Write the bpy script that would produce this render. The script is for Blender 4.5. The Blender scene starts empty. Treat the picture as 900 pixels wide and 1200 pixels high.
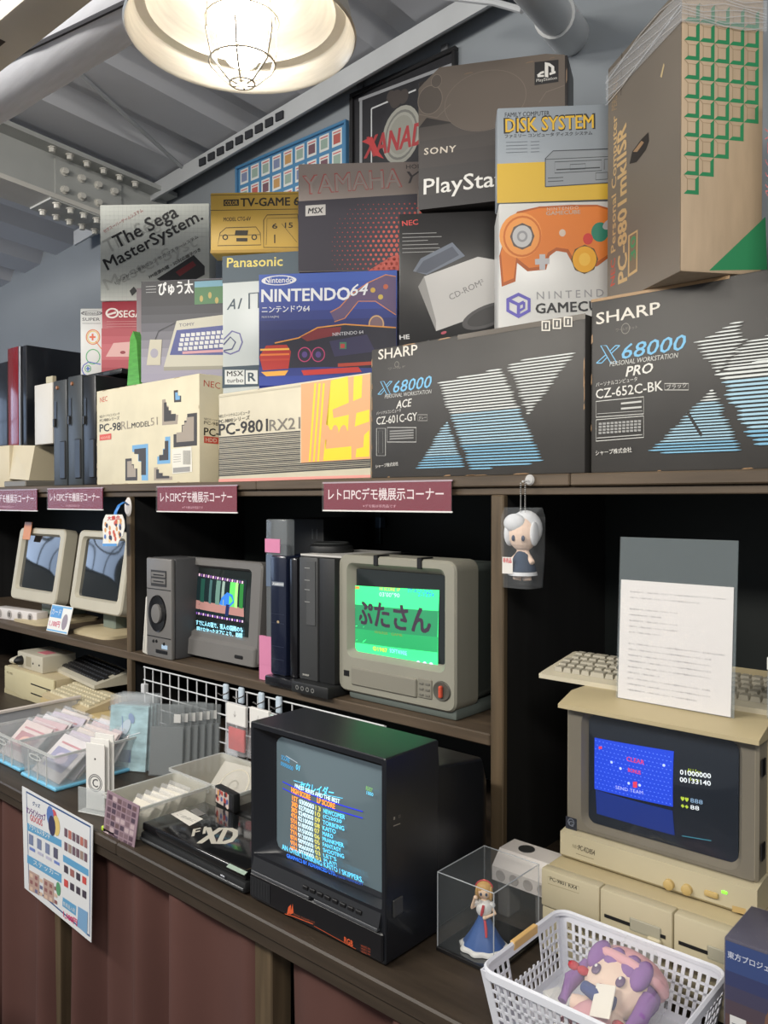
import bpy, bmesh, math, random
from mathutils import Vector, Matrix
random.seed(7)
S = bpy.context.scene
COL = S.collection
R_ = math.radians

# ---------------------------------------------------------------- camera, world, lights, exposure
FPX, YAW, PITCH, CAMZ = 950.0, R_(41.5), R_(0.85), 1.6
cd = bpy.data.cameras.new('camera'); cam = bpy.data.objects.new('camera', cd); COL.objects.link(cam)
cd.sensor_fit = 'VERTICAL'; cd.sensor_height = 36.0; cd.lens = FPX / 1200 * 36
cd.clip_start = 0.02
cam.location = (0, 0, CAMZ); cam.rotation_euler = (R_(90) - PITCH, 0, YAW)
S.camera = cam
S.view_settings.view_transform = 'Standard'; S.view_settings.look = 'None'
S.view_settings.gamma = 1.0; S.view_settings.use_curve_mapping = False
S.view_settings.exposure = -0.08
W = bpy.data.worlds.new('shop_ambient'); S.world = W; W.use_nodes = True
W.node_tree.nodes['Background'].inputs[0].default_value = (0.90, 0.94, 1.0, 1)
W.node_tree.nodes['Background'].inputs[1].default_value = 0.42

def area(name, loc, tgt, sx, sy, power, col=(1, 1, 1)):
    l = bpy.data.lights.new(name, 'AREA'); l.shape = 'RECTANGLE'; l.size = sx; l.size_y = sy
    l.energy = power; l.color = col
    o = bpy.data.objects.new(name, l); COL.objects.link(o); o.location = loc
    d = Vector(tgt) - Vector(loc); o.rotation_euler = d.to_track_quat('-Z', 'Y').to_euler()
    return o
# added fill lights without fixtures, for assumed ceiling lamps behind and beside the camera
area('added_fill_light', (0.6, -0.8, 3.0), (-0.6, 1.2, 0.6), 1.2, 0.3, 52, (1.0, 0.95, 0.86))
area('added_fill_light', (-1.9, -1.1, 3.0), (-2.2, 1.2, 0.6), 1.2, 0.3, 70, (1.0, 0.95, 0.86))
area('added_fill_light', (-4.2, -1.0, 3.0), (-3.8, 1.4, 0.7), 1.2, 0.3, 70, (1.0, 0.96, 0.9))

# ---------------------------------------------------------------- measuring helpers: pixel of the photograph -> point on a real plane
Fh = Vector((-math.sin(YAW), math.cos(YAW), 0)); Rt = Vector((math.cos(YAW), math.sin(YAW), 0))
FW = Fh * math.cos(PITCH) + Vector((0, 0, -math.sin(PITCH))); UP = Fh * math.sin(PITCH) + Vector((0, 0, math.cos(PITCH)))
CP = Vector((0, 0, CAMZ))
def ray(x, y): return FW + Rt * ((x - 450) / FPX) + UP * (-(y - 600) / FPX)
def hit(x, y, ax, v):
    d = ray(x, y); t = (v - CP[ax]) / d[ax]; return CP + d * t
def aX(x, y, v): return hit(x, y, 0, v)
def aY(x, y, v): return hit(x, y, 1, v)
def aZ(x, y, v): return hit(x, y, 2, v)

# ---------------------------------------------------------------- materials
_mc = {}
def lin(c):
    out = []
    for k in c[:3]:
        k = k / 255.0; out.append(k / 12.92 if k <= 0.04045 else ((k + 0.055) / 1.055) ** 2.4)
    return (*out, 1)
def M(name, rgb, rough=0.6, metal=0.0, var=0.0, scale=6.0, stretch=None, bump=0.0, emit=0.0, trans=0.0, alpha=1.0, coat=0.0, ior=1.45):
    """procedural Principled material; var = strength of a noise that lightens and darkens the colour"""
    if name in _mc: return _mc[name]
    m = bpy.data.materials.new(name); m.use_nodes = True; nt = m.node_tree; b = nt.nodes['Principled BSDF']
    c = lin(rgb)
    b.inputs['Base Color'].default_value = c; b.inputs['Roughness'].default_value = rough; b.inputs['Metallic'].default_value = metal
    b.inputs['IOR'].default_value = ior
    if trans: b.inputs['Transmission Weight'].default_value = trans
    if alpha < 1: b.inputs['Alpha'].default_value = alpha
    if coat: b.inputs['Coat Weight'].default_value = coat; b.inputs['Coat Roughness'].default_value = 0.08
    if emit: b.inputs['Emission Color'].default_value = c; b.inputs['Emission Strength'].default_value = emit
    if var or bump:
        tc = nt.nodes.new('ShaderNodeTexCoord'); mp = nt.nodes.new('ShaderNodeMapping'); nz = nt.nodes.new('ShaderNodeTexNoise')
        nz.inputs['Scale'].default_value = scale; nz.inputs['Detail'].default_value = 6
        if stretch: mp.inputs['Scale'].default_value = stretch
        nt.links.new(tc.outputs['Object'], mp.inputs['Vector']); nt.links.new(mp.outputs['Vector'], nz.inputs['Vector'])
        if var:
            rp = nt.nodes.new('ShaderNodeValToRGB')
            rp.color_ramp.elements[0].position = 0.3; rp.color_ramp.elements[1].position = 0.7
            rp.color_ramp.elements[0].color = (*[k * (1 - var) for k in c[:3]], 1)
            rp.color_ramp.elements[1].color = (*[min(1, k * (1 + var)) for k in c[:3]], 1)
            nt.links.new(nz.outputs['Fac'], rp.inputs['Fac']); nt.links.new(rp.outputs['Color'], b.inputs['Base Color'])
        if bump:
            bp = nt.nodes.new('ShaderNodeBump'); bp.inputs['Strength'].default_value = bump; bp.inputs['Distance'].default_value = 0.004
            nt.links.new(nz.outputs['Fac'], bp.inputs['Height']); nt.links.new(bp.outputs['Normal'], b.inputs['Normal'])
    _mc[name] = m
    return m
def ink(rgb, rough=0.45): return M('ink_%d_%d_%d' % tuple(rgb), rgb, rough)
def glow(rgb, e=1.0): return M('phosphor_%d_%d_%d_%d' % (*rgb, int(e * 100)), rgb, 0.25, emit=e)
def film(name, rgb, alpha, rough=0.12): return M(name, rgb, rough, alpha=alpha, coat=0.4)

# ---------------------------------------------------------------- mesh building
def rrect(x0, z0, x1, z1, r, n=4):
    """rounded rectangle, counter-clockwise from lower left, as (a, b) pairs"""
    p = []
    for cx, cz, a0 in ((x0 + r, z0 + r, 180), (x1 - r, z0 + r, 270), (x1 - r, z1 - r, 0), (x0 + r, z1 - r, 90)):
        for k in range(n + 1):
            a = R_(a0 + 90 * k / n); p.append((cx + r * math.cos(a), cz + r * math.sin(a)))
    return p
class MB:
    def __init__(s): s.v = []; s.f = []; s.m = []; s.mats = []
    def mi(s, mat):
        if mat not in s.mats: s.mats.append(mat)
        return s.mats.index(mat)
    def add(s, vs, fs, mat):
        o = len(s.v); s.v += [tuple(v) for v in vs]; i = s.mi(mat)
        for f in fs: s.f.append(tuple(o + k for k in f)); s.m.append(i)
        return s
    def box(s, x0, y0, z0, x1, y1, z1, mat, T=None):
        v = [(x, y, z) for z in (z0, z1) for y in (y0, y1) for x in (x0, x1)]
        if T: v = [T @ Vector(q) for q in v]
        return s.add(v, [(0, 2, 3, 1), (4, 5, 7, 6), (0, 1, 5, 4), (1, 3, 7, 5), (3, 2, 6, 7), (2, 0, 4, 6)], mat)
    def rbox(s, x0, y0, z0, x1, y1, z1, r, mat, seg=2, T=None):
        bm = bmesh.new(); bmesh.ops.create_cube(bm, size=1)
        for v in bm.verts: v.co = Vector(((x0 + x1) / 2 + v.co.x * (x1 - x0), (y0 + y1) / 2 + v.co.y * (y1 - y0), (z0 + z1) / 2 + v.co.z * (z1 - z0)))
        bmesh.ops.bevel(bm, geom=bm.edges[:], offset=r, segments=seg, profile=0.5, affect='EDGES')
        bm.verts.index_update()
        vs = [(T @ v.co) if T else v.co.copy() for v in bm.verts]; fs = [[v.index for v in f.verts] for f in bm.faces]
        bm.free(); return s.add(vs, fs, mat)
    def loops(s, L, mat, cap0=False, cap1=False, closed=True):
        n = len(L[0]); vs = [p for l in L for p in l]; fs = []
        for i in range(len(L) - 1):
            for k in range(n if closed else n - 1):
                a, b = i * n + k, i * n + (k + 1) % n
                fs.append((a, b, b + n, a + n))
        if cap0: fs.append(tuple(reversed(range(n))))
        if cap1: fs.append(tuple((len(L) - 1) * n + k for k in range(n)))
        return s.add(vs, fs, mat)
    def lathe(s, prof, mat, n=24, c=(0, 0, 0), T=None, cap0=False, cap1=False):
        L = []
        for r, z in prof:
            l = [Vector((c[0] + r * math.cos(2 * math.pi * k / n), c[1] + r * math.sin(2 * math.pi * k / n), c[2] + z)) for k in range(n)]
            L.append([T @ q for q in l] if T else l)
        return s.loops(L, mat, cap0, cap1)
    def tube(s, path, r, mat, n=6, cap=True):
        path = [Vector(p) for p in path]; L = []
        for i, p in enumerate(path):
            d = (path[min(i + 1, len(path) - 1)] - path[max(i - 1, 0)]).normalized()
            a = d.cross(Vector((0, 0, 1)))
            if a.length < 1e-3: a = d.cross(Vector((1, 0, 0)))
            a.normalize(); b = a.cross(d); rr = r[i] if isinstance(r, (list, tuple)) else r
            L.append([p + (a * math.cos(2 * math.pi * k / n) + b * math.sin(2 * math.pi * k / n)) * rr for k in range(n)])
        return s.loops(L, mat, cap, cap)
    def cyl(s, p, q, r, mat, n=12): return s.tube([p, q], r, mat, n)
    def prism(s, pts, y0, y1, mat):
        """polygon in (x, z) pushed from y0 to y1"""
        n = len(pts)
        return s.loops([[(x, y0, z) for x, z in pts], [(x, y1, z) for x, z in pts]], mat, True, True)
    def sph(s, c, r, mat, n=16, m=10, T=None):
        rx, ry, rz = r if isinstance(r, (tuple, list)) else (r, r, r); L = []
        for i in range(m + 1):
            a = math.pi * min(max(i / m, 0.004), 0.996)
            l = [Vector((c[0] + rx * math.sin(a) * math.cos(2 * math.pi * k / n), c[1] + ry * math.sin(a) * math.sin(2 * math.pi * k / n), c[2] - rz * math.cos(a))) for k in range(n)]
            L.append([T @ q for q in l] if T else l)
        return s.loops(L, mat, True, True)
    def xf(s, T): s.v = [tuple(T @ Vector(v)) for v in s.v]; return s
    def build(s, name, parent=None, loc=None, rz=0.0, smooth=35, rot=None):
        me = bpy.data.meshes.new(name); me.from_pydata([tuple(v) for v in s.v], [], s.f)
        for m in s.mats: me.materials.append(m)
        me.polygons.foreach_set('material_index', s.m)
        bm = bmesh.new(); bm.from_mesh(me); bmesh.ops.recalc_face_normals(bm, faces=bm.faces[:]); bm.to_mesh(me); bm.free()
        if smooth:
            me.polygons.foreach_set('use_smooth', [True] * len(me.polygons)); me.set_sharp_from_angle(angle=R_(smooth))
        me.update()
        o = bpy.data.objects.new(name, me); COL.objects.link(o)
        if parent: o.parent = parent
        if loc is not None: o.location = loc
        o.rotation_euler = rot if rot else (0, 0, rz)
        return o
def tag(o, label=None, cat=None, group=None, kind=None):
    if label: o['label'] = label
    if cat: o['category'] = cat
    if group: o['group'] = group
    if kind: o['kind'] = kind
    return o
def thing(name, label, cat, loc=(0, 0, 0), rz=0.0, group=None, rot=None):
    o = bpy.data.objects.new(name, None); COL.objects.link(o); o.empty_display_size = 0.05
    o.location = loc; o.rotation_euler = rot if rot else (0, 0, rz)
    return tag(o, label, cat, group)
def mat_of(o):
    m = Matrix.Translation(o.location) @ o.rotation_euler.to_matrix().to_4x4()
    return mat_of(o.parent) @ m if o.parent else m

# ---------------------------------------------------------------- flat print on a face
_tx = {}
def text_mesh(body, bold=0.0, shear=0.0, spacing=1.0):
    key = (body, bold, shear, spacing)
    if key in _tx: return _tx[key]
    cu = bpy.data.curves.new('lettering', 'FONT'); cu.body = body; cu.resolution_u = 2; cu.offset = bold; cu.shear = shear
    cu.space_character = spacing; cu.fill_mode = 'BOTH' if False else 'FRONT'
    ob = bpy.data.objects.new('lettering', cu)
    me = bpy.data.meshes.new_from_object(ob)
    vs = [(v.co.x, v.co.y) for v in me.vertices]; fs = [tuple(p.vertices) for p in me.polygons]
    bpy.data.objects.remove(ob); bpy.data.curves.remove(cu); bpy.data.meshes.remove(me)
    if vs:
        x0 = min(v[0] for v in vs); x1 = max(v[0] for v in vs); y0 = min(v[1] for v in vs); y1 = max(v[1] for v in vs)
        vs = [((a - x0) / max(x1 - x0, 1e-6), (b - y0) / max(y1 - y0, 1e-6)) for a, b in vs]
    _tx[key] = (vs, fs)
    return _tx[key]
class Art:
    """print on one face of an object; points are photo pixels measured onto that face (or (u, v) metres with uv=True)"""
    def __init__(s, obj, o=(0, 0, 0), ux=(1, 0, 0), uz=(0, 0, 1), step=0.00003, surf=None, uv=False):
        s.obj = obj; s.o = Vector(o); s.ux = Vector(ux); s.uz = Vector(uz); s.n = s.ux.cross(s.uz); s.k = 1; s.step = step
        s.parts = {}; s.surf = surf; s.uv = uv
        m = mat_of(obj); s.W0 = m @ s.o; r = m.to_3x3(); s.Wx = r @ s.ux; s.Wz = r @ s.uz; s.Wn = r @ s.n
    def q(s, p):
        if s.uv: return Vector((p[0], p[1]))
        d = ray(p[0], p[1]); t = (s.W0 - CP).dot(s.Wn) / d.dot(s.Wn); w = CP + d * t - s.W0
        return Vector((w.dot(s.Wx), w.dot(s.Wz)))
    def P(s, u):
        h = (0.0012 + s.k * 0.00006 + s.surf(u[0], u[1])) if s.surf else (0.00012 + s.k * s.step)
        return s.o + s.ux * u[0] + s.uz * u[1] + s.n * h
    def mb(s, part): return s.parts.setdefault(part, MB())
    def poly(s, pts, mat, part='artwork', raw=False):
        s.k += 1; u = pts if raw else [s.q(p) for p in pts]
        s.mb(part).add([s.P(a) for a in u], [tuple(range(len(u)))], mat); return s
    def rect(s, a, b, c, mat, part='artwork', n=1):
        """parallelogram: a lower left, b lower right, c upper left"""
        a, b, c = s.q(a), s.q(b), s.q(c); s.k += 1
        vs = [s.P(a + (b - a) * (i / n) + (c - a) * (j / n)) for j in range(n + 1) for i in range(n + 1)]
        s.mb(part).add(vs, [(j * (n + 1) + i, j * (n + 1) + i + 1, (j + 1) * (n + 1) + i + 1, (j + 1) * (n + 1) + i) for j in range(n) for i in range(n)], mat); return s
    def r4(s, x0, y0, x1, y1, mat, part='artwork', n=1): return s.rect((x0, y1), (x1, y1), (x0, y0), mat, part, n)
    def ell(s, c, rx, ry, mat, part='artwork', n=24, ri=0.0, rot=0.0):
        """ellipse around pixel c; rx, ry in metres; ri > 0 leaves a ring"""
        c = s.q(c); s.k += 1; cr, sr = math.cos(rot), math.sin(rot)
        def pt(a, f): x, y = rx * f * math.cos(a), ry * f * math.sin(a); return s.P(c + Vector((x * cr - y * sr, x * sr + y * cr)))
        A = [2 * math.pi * k / n for k in range(n)]
        if ri: s.mb(part).add([pt(a, 1) for a in A] + [pt(a, ri) for a in A], [(k, (k + 1) % n, n + (k + 1) % n, n + k) for k in range(n)], mat)
        else: s.mb(part).add([pt(a, 1) for a in A], [tuple(range(n))], mat)
        return s
    def line(s, pts, w, mat, part='artwork', closed=False):
        """stroke of width w metres along pixel points"""
        u = [s.q(p) for p in pts]; s.k += 1; n = len(u); L = []; Rr = []
        for i in range(n):
            a = u[i - 1] if (i > 0 or closed) else u[i]; b = u[(i + 1) % n] if (i < n - 1 or closed) else u[i]
            d = b - a
            if d.length < 1e-9: d = Vector((1, 0))
            d.normalize(); nn = Vector((-d.y, d.x)) * w / 2; L.append(s.P(u[i] + nn)); Rr.append(s.P(u[i] - nn))
        m = n if closed else n - 1
        s.mb(part).add(L + Rr, [(i, (i + 1) % n, n + (i + 1) % n, n + i) for i in range(m)], mat); return s
    def text(s, body, a, b, h, mat, part='lettering', bold=0.0, shear=0.0, spacing=1.0, up=None):
        """lettering whose box runs from a (lower left) to b (lower right), h pixels high at the left end"""
        a2, b2 = s.q(a), s.q(b); c2 = s.q(up) if up else s.q((a[0], a[1] - h)) if not s.uv else s.q((a[0], a[1] + h))
        if not up:      # keep the letters upright on the face
            d = (b2 - a2); nn = Vector((-d.y, d.x)).normalized(); c2 = a2 + nn * (c2 - a2).length
        s.k += 1; vs, fs = text_mesh(body, 0.0, shear, spacing)
        if not vs: return s
        d1 = (b2 - a2).normalized(); d2 = (c2 - a2).normalized(); e = min(max(bold, 0.0) * 0.75, 0.034) * (c2 - a2).length
        # heavier weights are the same outline struck several times a hair apart
        for i, (m1, m2) in enumerate(((-1, -.7), (1, .7), (-1, .7), (1, -.7), (0, 0)) if e > 0 else ((0, 0),)):
            s.k += 0.4; sh = d1 * (m1 * e) + d2 * (m2 * e)
            s.mb(part).add([s.P(a2 + (b2 - a2) * x + (c2 - a2) * y + sh) for x, y in vs], fs, mat)
        return s
    def stripes(s, pts, n, duty, cols, part='artwork', vary=0.0):
        """the polygon filled with n horizontal strokes running through the colours from top to bottom"""
        u = [s.q(p) for p in pts]; lo = min(p.y for p in u); hi = max(p.y for p in u); s.k += 1
        for i in range(n):
            v = hi - (i + 0.5) * (hi - lo) / n; xs = []
            for k in range(len(u)):
                p, r = u[k], u[(k + 1) % len(u)]
                if (p.y - v) * (r.y - v) < 0: xs.append(p.x + (r.x - p.x) * (v - p.y) / (r.y - p.y))
            if len(xs) < 2: continue
            x0, x1 = min(xs), max(xs); hgt = (hi - lo) / n * duty / 2
            x0 -= vary * random.random(); x1 += vary * random.random()
            if x1 - x0 < 0.004: continue
            t = i / max(n - 1, 1) * (len(cols) - 1); cmat = cols[min(int(round(t)), len(cols) - 1)]
            e = min(0.012, (x1 - x0) / 3)
            s.mb(part).add([s.P(Vector(w)) for w in ((x0, v - hgt * .2), (x0 + e, v - hgt), (x1 - e, v - hgt), (x1, v), (x1 - e, v + hgt), (x0 + e, v + hgt), (x0, v + hgt * .2))], [tuple(range(7))], cmat)
        return s
    def build(s, names=None):
        for k, m in s.parts.items():
            nm = (names or {}).get(k, k)
            me = bpy.data.meshes.new(nm); me.from_pydata([tuple(v) for v in m.v], [], m.f)
            for mm in m.mats: me.materials.append(mm)
            me.polygons.foreach_set('material_index', m.m); me.update()
            o = bpy.data.objects.new(nm, me); COL.objects.link(o); o.parent = s.obj; o['kind'] = 'stuff'
        s.parts = {}
        return s

# ================================================================ structure
WALLY = 2.30
wall_m = M('painted_grey_wall', (134, 140, 146), 0.8, var=0.05, scale=1.5)
ceil_m = M('painted_grey_steel', (186, 188, 194), 0.7, var=0.06, scale=2.0)
trim_m = M('pale_grey_steel', (176, 179, 182), 0.55, var=0.06, scale=5)
def cz(x, y): return 3.262 + 0.078 * (x + 1.68) - 0.083 * (y - 2.3)
mb = MB(); mb.box(-7.0, -3.0, -0.35, 3.0, 2.6, -0.30, M('dark_floor', (70, 62, 55), 0.6, var=0.15, scale=4)); tag(mb.build('floor'), kind='structure')
mb = MB(); mb.box(-7.0, WALLY, -0.30, 3.0, WALLY + 0.12, 4.2, wall_m); tag(mb.build('wall_back'), kind='structure')
mb = MB(); mb.box(-6.6, -3.0, -0.30, -6.5, WALLY, 4.2, wall_m); tag(mb.build('wall_left'), kind='structure')
# assumed daylight window in the side wall, out of frame, mirrored in the dark tube screens
mb = MB(); mb.box(-6.498, -0.75, 1.45, -6.49, 1.15, 2.55, M('window_daylight', (196, 220, 255), 0.2, emit=2.6)); wn = tag(mb.build('window_1', smooth=0), kind='structure')
mb = MB()
for y in (-0.78, -0.15, 0.48, 1.12): mb.box(-6.50, y, 1.42, -6.47, y + 0.05, 2.58, M('window_frame_grey', (90, 92, 94), 0.5))
for z in (1.42, 2.02, 2.54): mb.box(-6.50, -0.78, z, -6.47, 1.17, z + 0.04, M('window_frame_grey', (90, 92, 94), 0.5))
mb.build('window_frame', wn, smooth=0)
# folded deck overhead, its ribs running towards the wall
xs = []; x = -6.6
while x < 2.4:
    xs += [(x, 0.0), (x + 0.20, 0.0), (x + 0.25, 0.075), (x + 0.35, 0.075), (x + 0.40, 0.0)]; x += 0.40
L = []
for y in (-0.6, 2.34):
    L.append([(a, y, cz(a, y) + h) for a, h in xs])
for y in (2.34, -0.6):
    L.append([(a, y, cz(a, y) + h + 0.03) for a, h in xs])
mb = MB(); mb.loops(L, ceil_m, closed=False); tag(mb.build('ceiling', smooth=0), kind='structure')
# pale channel along the head of the wall
mb = MB()
for i in range(12):
    x0 = -4.2 + i * 0.5; x1 = x0 + 0.5
    a, b = cz(x0, 2.3) - 0.005, cz(x1, 2.3) - 0.005
    for (y0, y1, d0, d1) in ((2.20, 2.30, 0.0, 0.012), (2.20, 2.212, 0.012, 0.075)):
        mb.add([(x0, y0, a - d1), (x1, y0, b - d1), (x1, y1, b - d1), (x0, y1, a - d1), (x0, y0, a - d0), (x1, y0, b - d0), (x1, y1, b - d0), (x0, y1, a - d0)],
               [(0, 1, 2, 3), (4, 5, 6, 7), (0, 1, 5, 4), (1, 2, 6, 5), (2, 3, 7, 6), (3, 0, 4, 7)], trim_m)
tr = tag(mb.build('trim_1', smooth=0), kind='structure')
mb = MB()
for i in range(9):
    x = -3.05 + i * 0.065; z = cz(x, 2.2) - 0.05
    mb.box(x, 2.192, z - 0.016, x + 0.045, 2.199, z + 0.016, M('dark_slot', (40, 42, 48), 0.7))
mb.build('slot_row', tr)

# ---------------------------------------------------------------- girder with bolted splice
gd_m = M('grey_girder_paint', (168, 170, 168), 0.55, var=0.08, scale=6)
gd = thing('steel_girder', 'painted steel roof girder with bolted splice plates, upper left', 'girder', (-3.46, 0, 0))
def gy(mb, y0, y1, x0, x1, dz0, dz1, mat):
    """bar along Y below the roof line between two drops"""
    v = []
    for y in (y0, y1):
        c = cz(-3.46, y); v += [(x0, y, c + dz0), (x1, y, c + dz0), (x1, y, c + dz1), (x0, y, c + dz1)]
    mb.add(v, [(0, 1, 2, 3), (4, 5, 6, 7), (0, 1, 5, 4), (1, 2, 6, 5), (2, 3, 7, 6), (3, 0, 4, 7)], mat)
mb = MB(); gy(mb, 0.4, 2.29, -0.01, 0.01, -0.27, -0.045, gd_m); mb.build('web', gd, smooth=0)
mb = MB(); gy(mb, 0.4, 2.29, -0.10, 0.10, -0.06, -0.04, gd_m); mb.build('top_flange', gd, smooth=0)
mb = MB(); gy(mb, 0.4, 2.29, -0.10, 0.10, -0.285, -0.265, M('pale_girder_paint', (196, 194, 188), 0.5, var=0.06, scale=6)); mb.build('bottom_flange', gd, smooth=0)
mb = MB(); gy(mb, 1.72, 2.04, 0.01, 0.018, -0.245, -0.075, gd_m); mb.build('splice_plate', gd, smooth=0)
mb = MB(); gy(mb, 1.66, 2.12, -0.095, 0.095, -0.293, -0.285, gd_m); mb.build('splice_plate', gd, smooth=0)
bolt_mb = MB(); bolt_mb.lathe([(0.013, -0.022), (0.013, -0.004), (0.019, -0.004), (0.019, 0.0)], M('bolt_paint', (205, 203, 196), 0.5), 8, cap0=True)
b0 = None
def bolt(loc, rot):
    global b0
    if b0 is None: b0 = bolt_mb.build('bolt', gd); o = b0
    else: o = b0.copy(); COL.objects.link(o)
    o.location = loc; o.rotation_euler = rot
for i in range(7):
    for xx in (-0.06, 0.07):
        y = 1.70 + i * 0.062; bolt((xx, y, cz(-3.46, y) - 0.293), (0, 0, 0))
for i in range(6):
    y = 1.68 + i * 0.08; bolt((0.07, y, cz(-3.46, y) - 0.06), (0, 0, 0))
for y, d in ((1.76, 0.12), (1.84, 0.12), (1.92, 0.12), (2.0, 0.12), (1.76, 0.2), (1.84, 0.2), (1.92, 0.2), (2.0, 0.2)):
    bolt((0.018, y, cz(-3.46, y) - d), (0, -R_(90), 0))
# brace rod and roof pipe
mb = MB(); a = aY(92, 56, 1.55); a.z = cz(a.x, 1.55) - 0.012; b = aY(222, 204, 2.26); mb.cyl(a, b, 0.009, trim_m, 8)
tag(mb.build('brace_rod'), 'thin steel brace rod crossing below the roof deck at the girder', 'rod')
pm = M('white_pipe', (205, 207, 208), 0.4)
pt = thing('vent_pipe', 'short white vent pipe with collar at the top of the wall', 'pipe')
a = aY(612, -30, 1.75); b = aY(668, 42, 2.29); d = (b - a)
mb = MB(); mb.cyl(a - d * 0.55, b, 0.052, pm, 20); mb.build('pipe', pt)
mb = MB(); mb.cyl(a + d * 0.62, b, 0.060, pm, 20); mb.build('collar', pt)
mb = MB(); a = aY(520, -4, 2.0); b = aY(612, 12, 2.0); mb.tube([a, aY(580, 3, 2.0), b], 0.010, trim_m, 8); tag(mb.build('conduit'), 'thin grey conduit leading to the white vent pipe', 'conduit')
# wrapped duct and rail in the upper left corner
dm = M('pale_duct_wrap', (222, 224, 232), 0.6, var=0.07, scale=9, stretch=(1, 6, 1), bump=0.2)
du = thing('wrapped_duct', 'large pale fabric wrapped duct with dark seam below the roof, upper left', 'duct')
p0 = aY(-70, 132, 0.95); p1 = aY(215, -65, 1.05); d = (p1 - p0).normalized(); r0 = 0.105
mb = MB(); mb.tube([p0 + (p1 - p0) * (k / 10) for k in range(-10, 11)], [r0 * (1 + 0.02 * (k % 2)) for k in range(-10, 11)], dm, 28); mb.build('duct_wrap', du)
side = d.cross(Vector((0, 0, 1))).normalized(); dn = side.cross(d)
toc = (CP - (p0 + p1) / 2).normalized()
mb = MB(); pts = []
for k in range(13):
    t = k / 12; ang = R_(-14 + 52 * t); base = p0 + (p1 - p0) * t
    t1 = (toc - d * toc.dot(d)).normalized(); t2 = d.cross(t1)
    if t2.z > 0: t2 = -t2
    pts.append(base + (t1 * math.cos(ang - 0.3) + t2 * math.sin(ang - 0.3)) * (r0 * 1.03))
mb.tube(pts, 0.006, M('dark_seam', (48, 48, 54), 0.7), 6); mb.build('seam', du)
rl = thing('lamp_rail', 'beige slotted lamp rail running past the wrapped duct, top left corner', 'rail')
a = aY(-45, 82, 0.66); b = aY(115, -50, 0.70); mb = MB(); d = (b - a).normalized(); a = a - d * 0.3
sd = d.cross(Vector((0, 0, 1))).normalized()
T = Matrix.Translation(a) @ Matrix((d, sd, d.cross(sd))).transposed().to_4x4(); ln = (b - a).length
rail_m = M('beige_rail', (214, 204, 190), 0.5, var=0.05)
mb.rbox(0, -0.04, -0.018, ln, 0.04, 0.018, 0.004, rail_m, T=T); mb.build('rail_body', rl)
T0 = T
for s_ in (-1, 1):
    mb = MB(); mb.box(0.0, 0.008 * s_ - 0.005 + 0.0, 0.018 * s_ - 0.001, ln * 0.62, 0.008 * s_ + 0.012, 0.018 * s_ + 0.001, M('rail_slot', (70, 60, 55), 0.7), T=T); mb.build('slot', rl)

# ================================================================ shelving unit and counter
wood = M('dark_stained_shelf_wood', (84, 71, 57), 0.55, var=0.28, scale=5, stretch=(0.6, 8, 8), bump=0.15)
wood_v = M('dark_stained_post_wood', (88, 74, 56), 0.55, var=0.28, scale=5, stretch=(8, 8, 0.6), bump=0.15)
dark = M('black_stained_panel', (24, 24, 25), 0.6, var=0.25, scale=4, stretch=(8, 8, 0.5))
bdark = M('black_green_back_panel', (20, 26, 25), 0.6, var=0.2, scale=4)
TOPZ, MIDZ, CZ = 1.66, 1.027, 0.69
SY = 1.65
sh = thing('shelving_unit', 'tall dark stained wooden display shelving against the wall', 'shelf', (0, 0, 0))
seg = [(-5.3, -4.3), (-4.3, -2.95), (-2.95, -2.0), (-2.0, -0.9), (-0.9, 0.6)]
for i, (a, b) in enumerate(seg):
    mb = MB(); mb.rbox(a + 0.0008, SY, 1.632, b - 0.0008, 2.285, TOPZ, 0.003, wood, 1); mb.build('top_shelf_board', sh)
mb = MB(); mb.rbox(-5.3, SY + 0.012, 1.612, 0.6, SY + 0.05, 1.631, 0.002, wood, 1); mb.build('front_rail', sh)
mb = MB(); mb.rbox(-5.3, SY, 0.997, -1.115, 2.195, MIDZ, 0.003, wood, 1); mb.build('middle_shelf_board', sh)
for x0, x1 in ((-4.90, -4.84), (-2.765, -2.735), (-1.114, -1.077), (0.30, 0.34)):
    mb = MB(); mb.rbox(x0, SY + 0.001, CZ, x1, SY + 0.022, 1.612, 0.003, wood_v, 1); mb.build('post', sh)
    mb = MB(); mb.box(x0 + 0.004, SY + 0.022, CZ, x1 - 0.004, 2.195, 1.631, dark); mb.build('divider_panel', sh)
for x0, x1 in ((-5.3, -2.735), (-2.735, -1.09), (-1.09, 0.6)):
    mb = MB(); mb.box(x0 + 0.001, 2.195, CZ, x1 - 0.001, 2.215, 1.631, bdark); mb.build('back_panel', sh)
ct = thing('display_counter', 'long dark stained wooden counter with curtains below', 'counter', (0, 0, 0))
cw = M('counter_wood', (58, 49, 40), 0.5, var=0.3, scale=5, stretch=(0.6, 8, 8), bump=0.15)
for a, b in ((-5.3, -1.95), (-1.95, 0.6)):
    mb = MB(); mb.rbox(a + 0.0008, 1.13, 0.655, b - 0.0008, 2.195, CZ, 0.004, cw, 1); mb.build('counter_top', ct)
mb = MB(); mb.rbox(-5.3, 1.138, 0.625, 0.6, 1.165, 0.654, 0.003, cw, 1); mb.build('front_board', ct)
for px in (72, 316):
    c = aZ(px, 1110 if px > 200 else 1075, 0.6); x = aY(px, 1120, 1.20).x
    mb = MB(); mb.rbox(x - 0.03, 1.18, -0.30, x + 0.03, 1.24, 0.655, 0.003, wood_v, 1); mb.build('leg', ct)
for x in (-4.9, 0.4):
    mb = MB(); mb.rbox(x - 0.03, 1.18, -0.30, x + 0.03, 1.24, 0.655, 0.003, wood_v, 1); mb.build('leg', ct)
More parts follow.
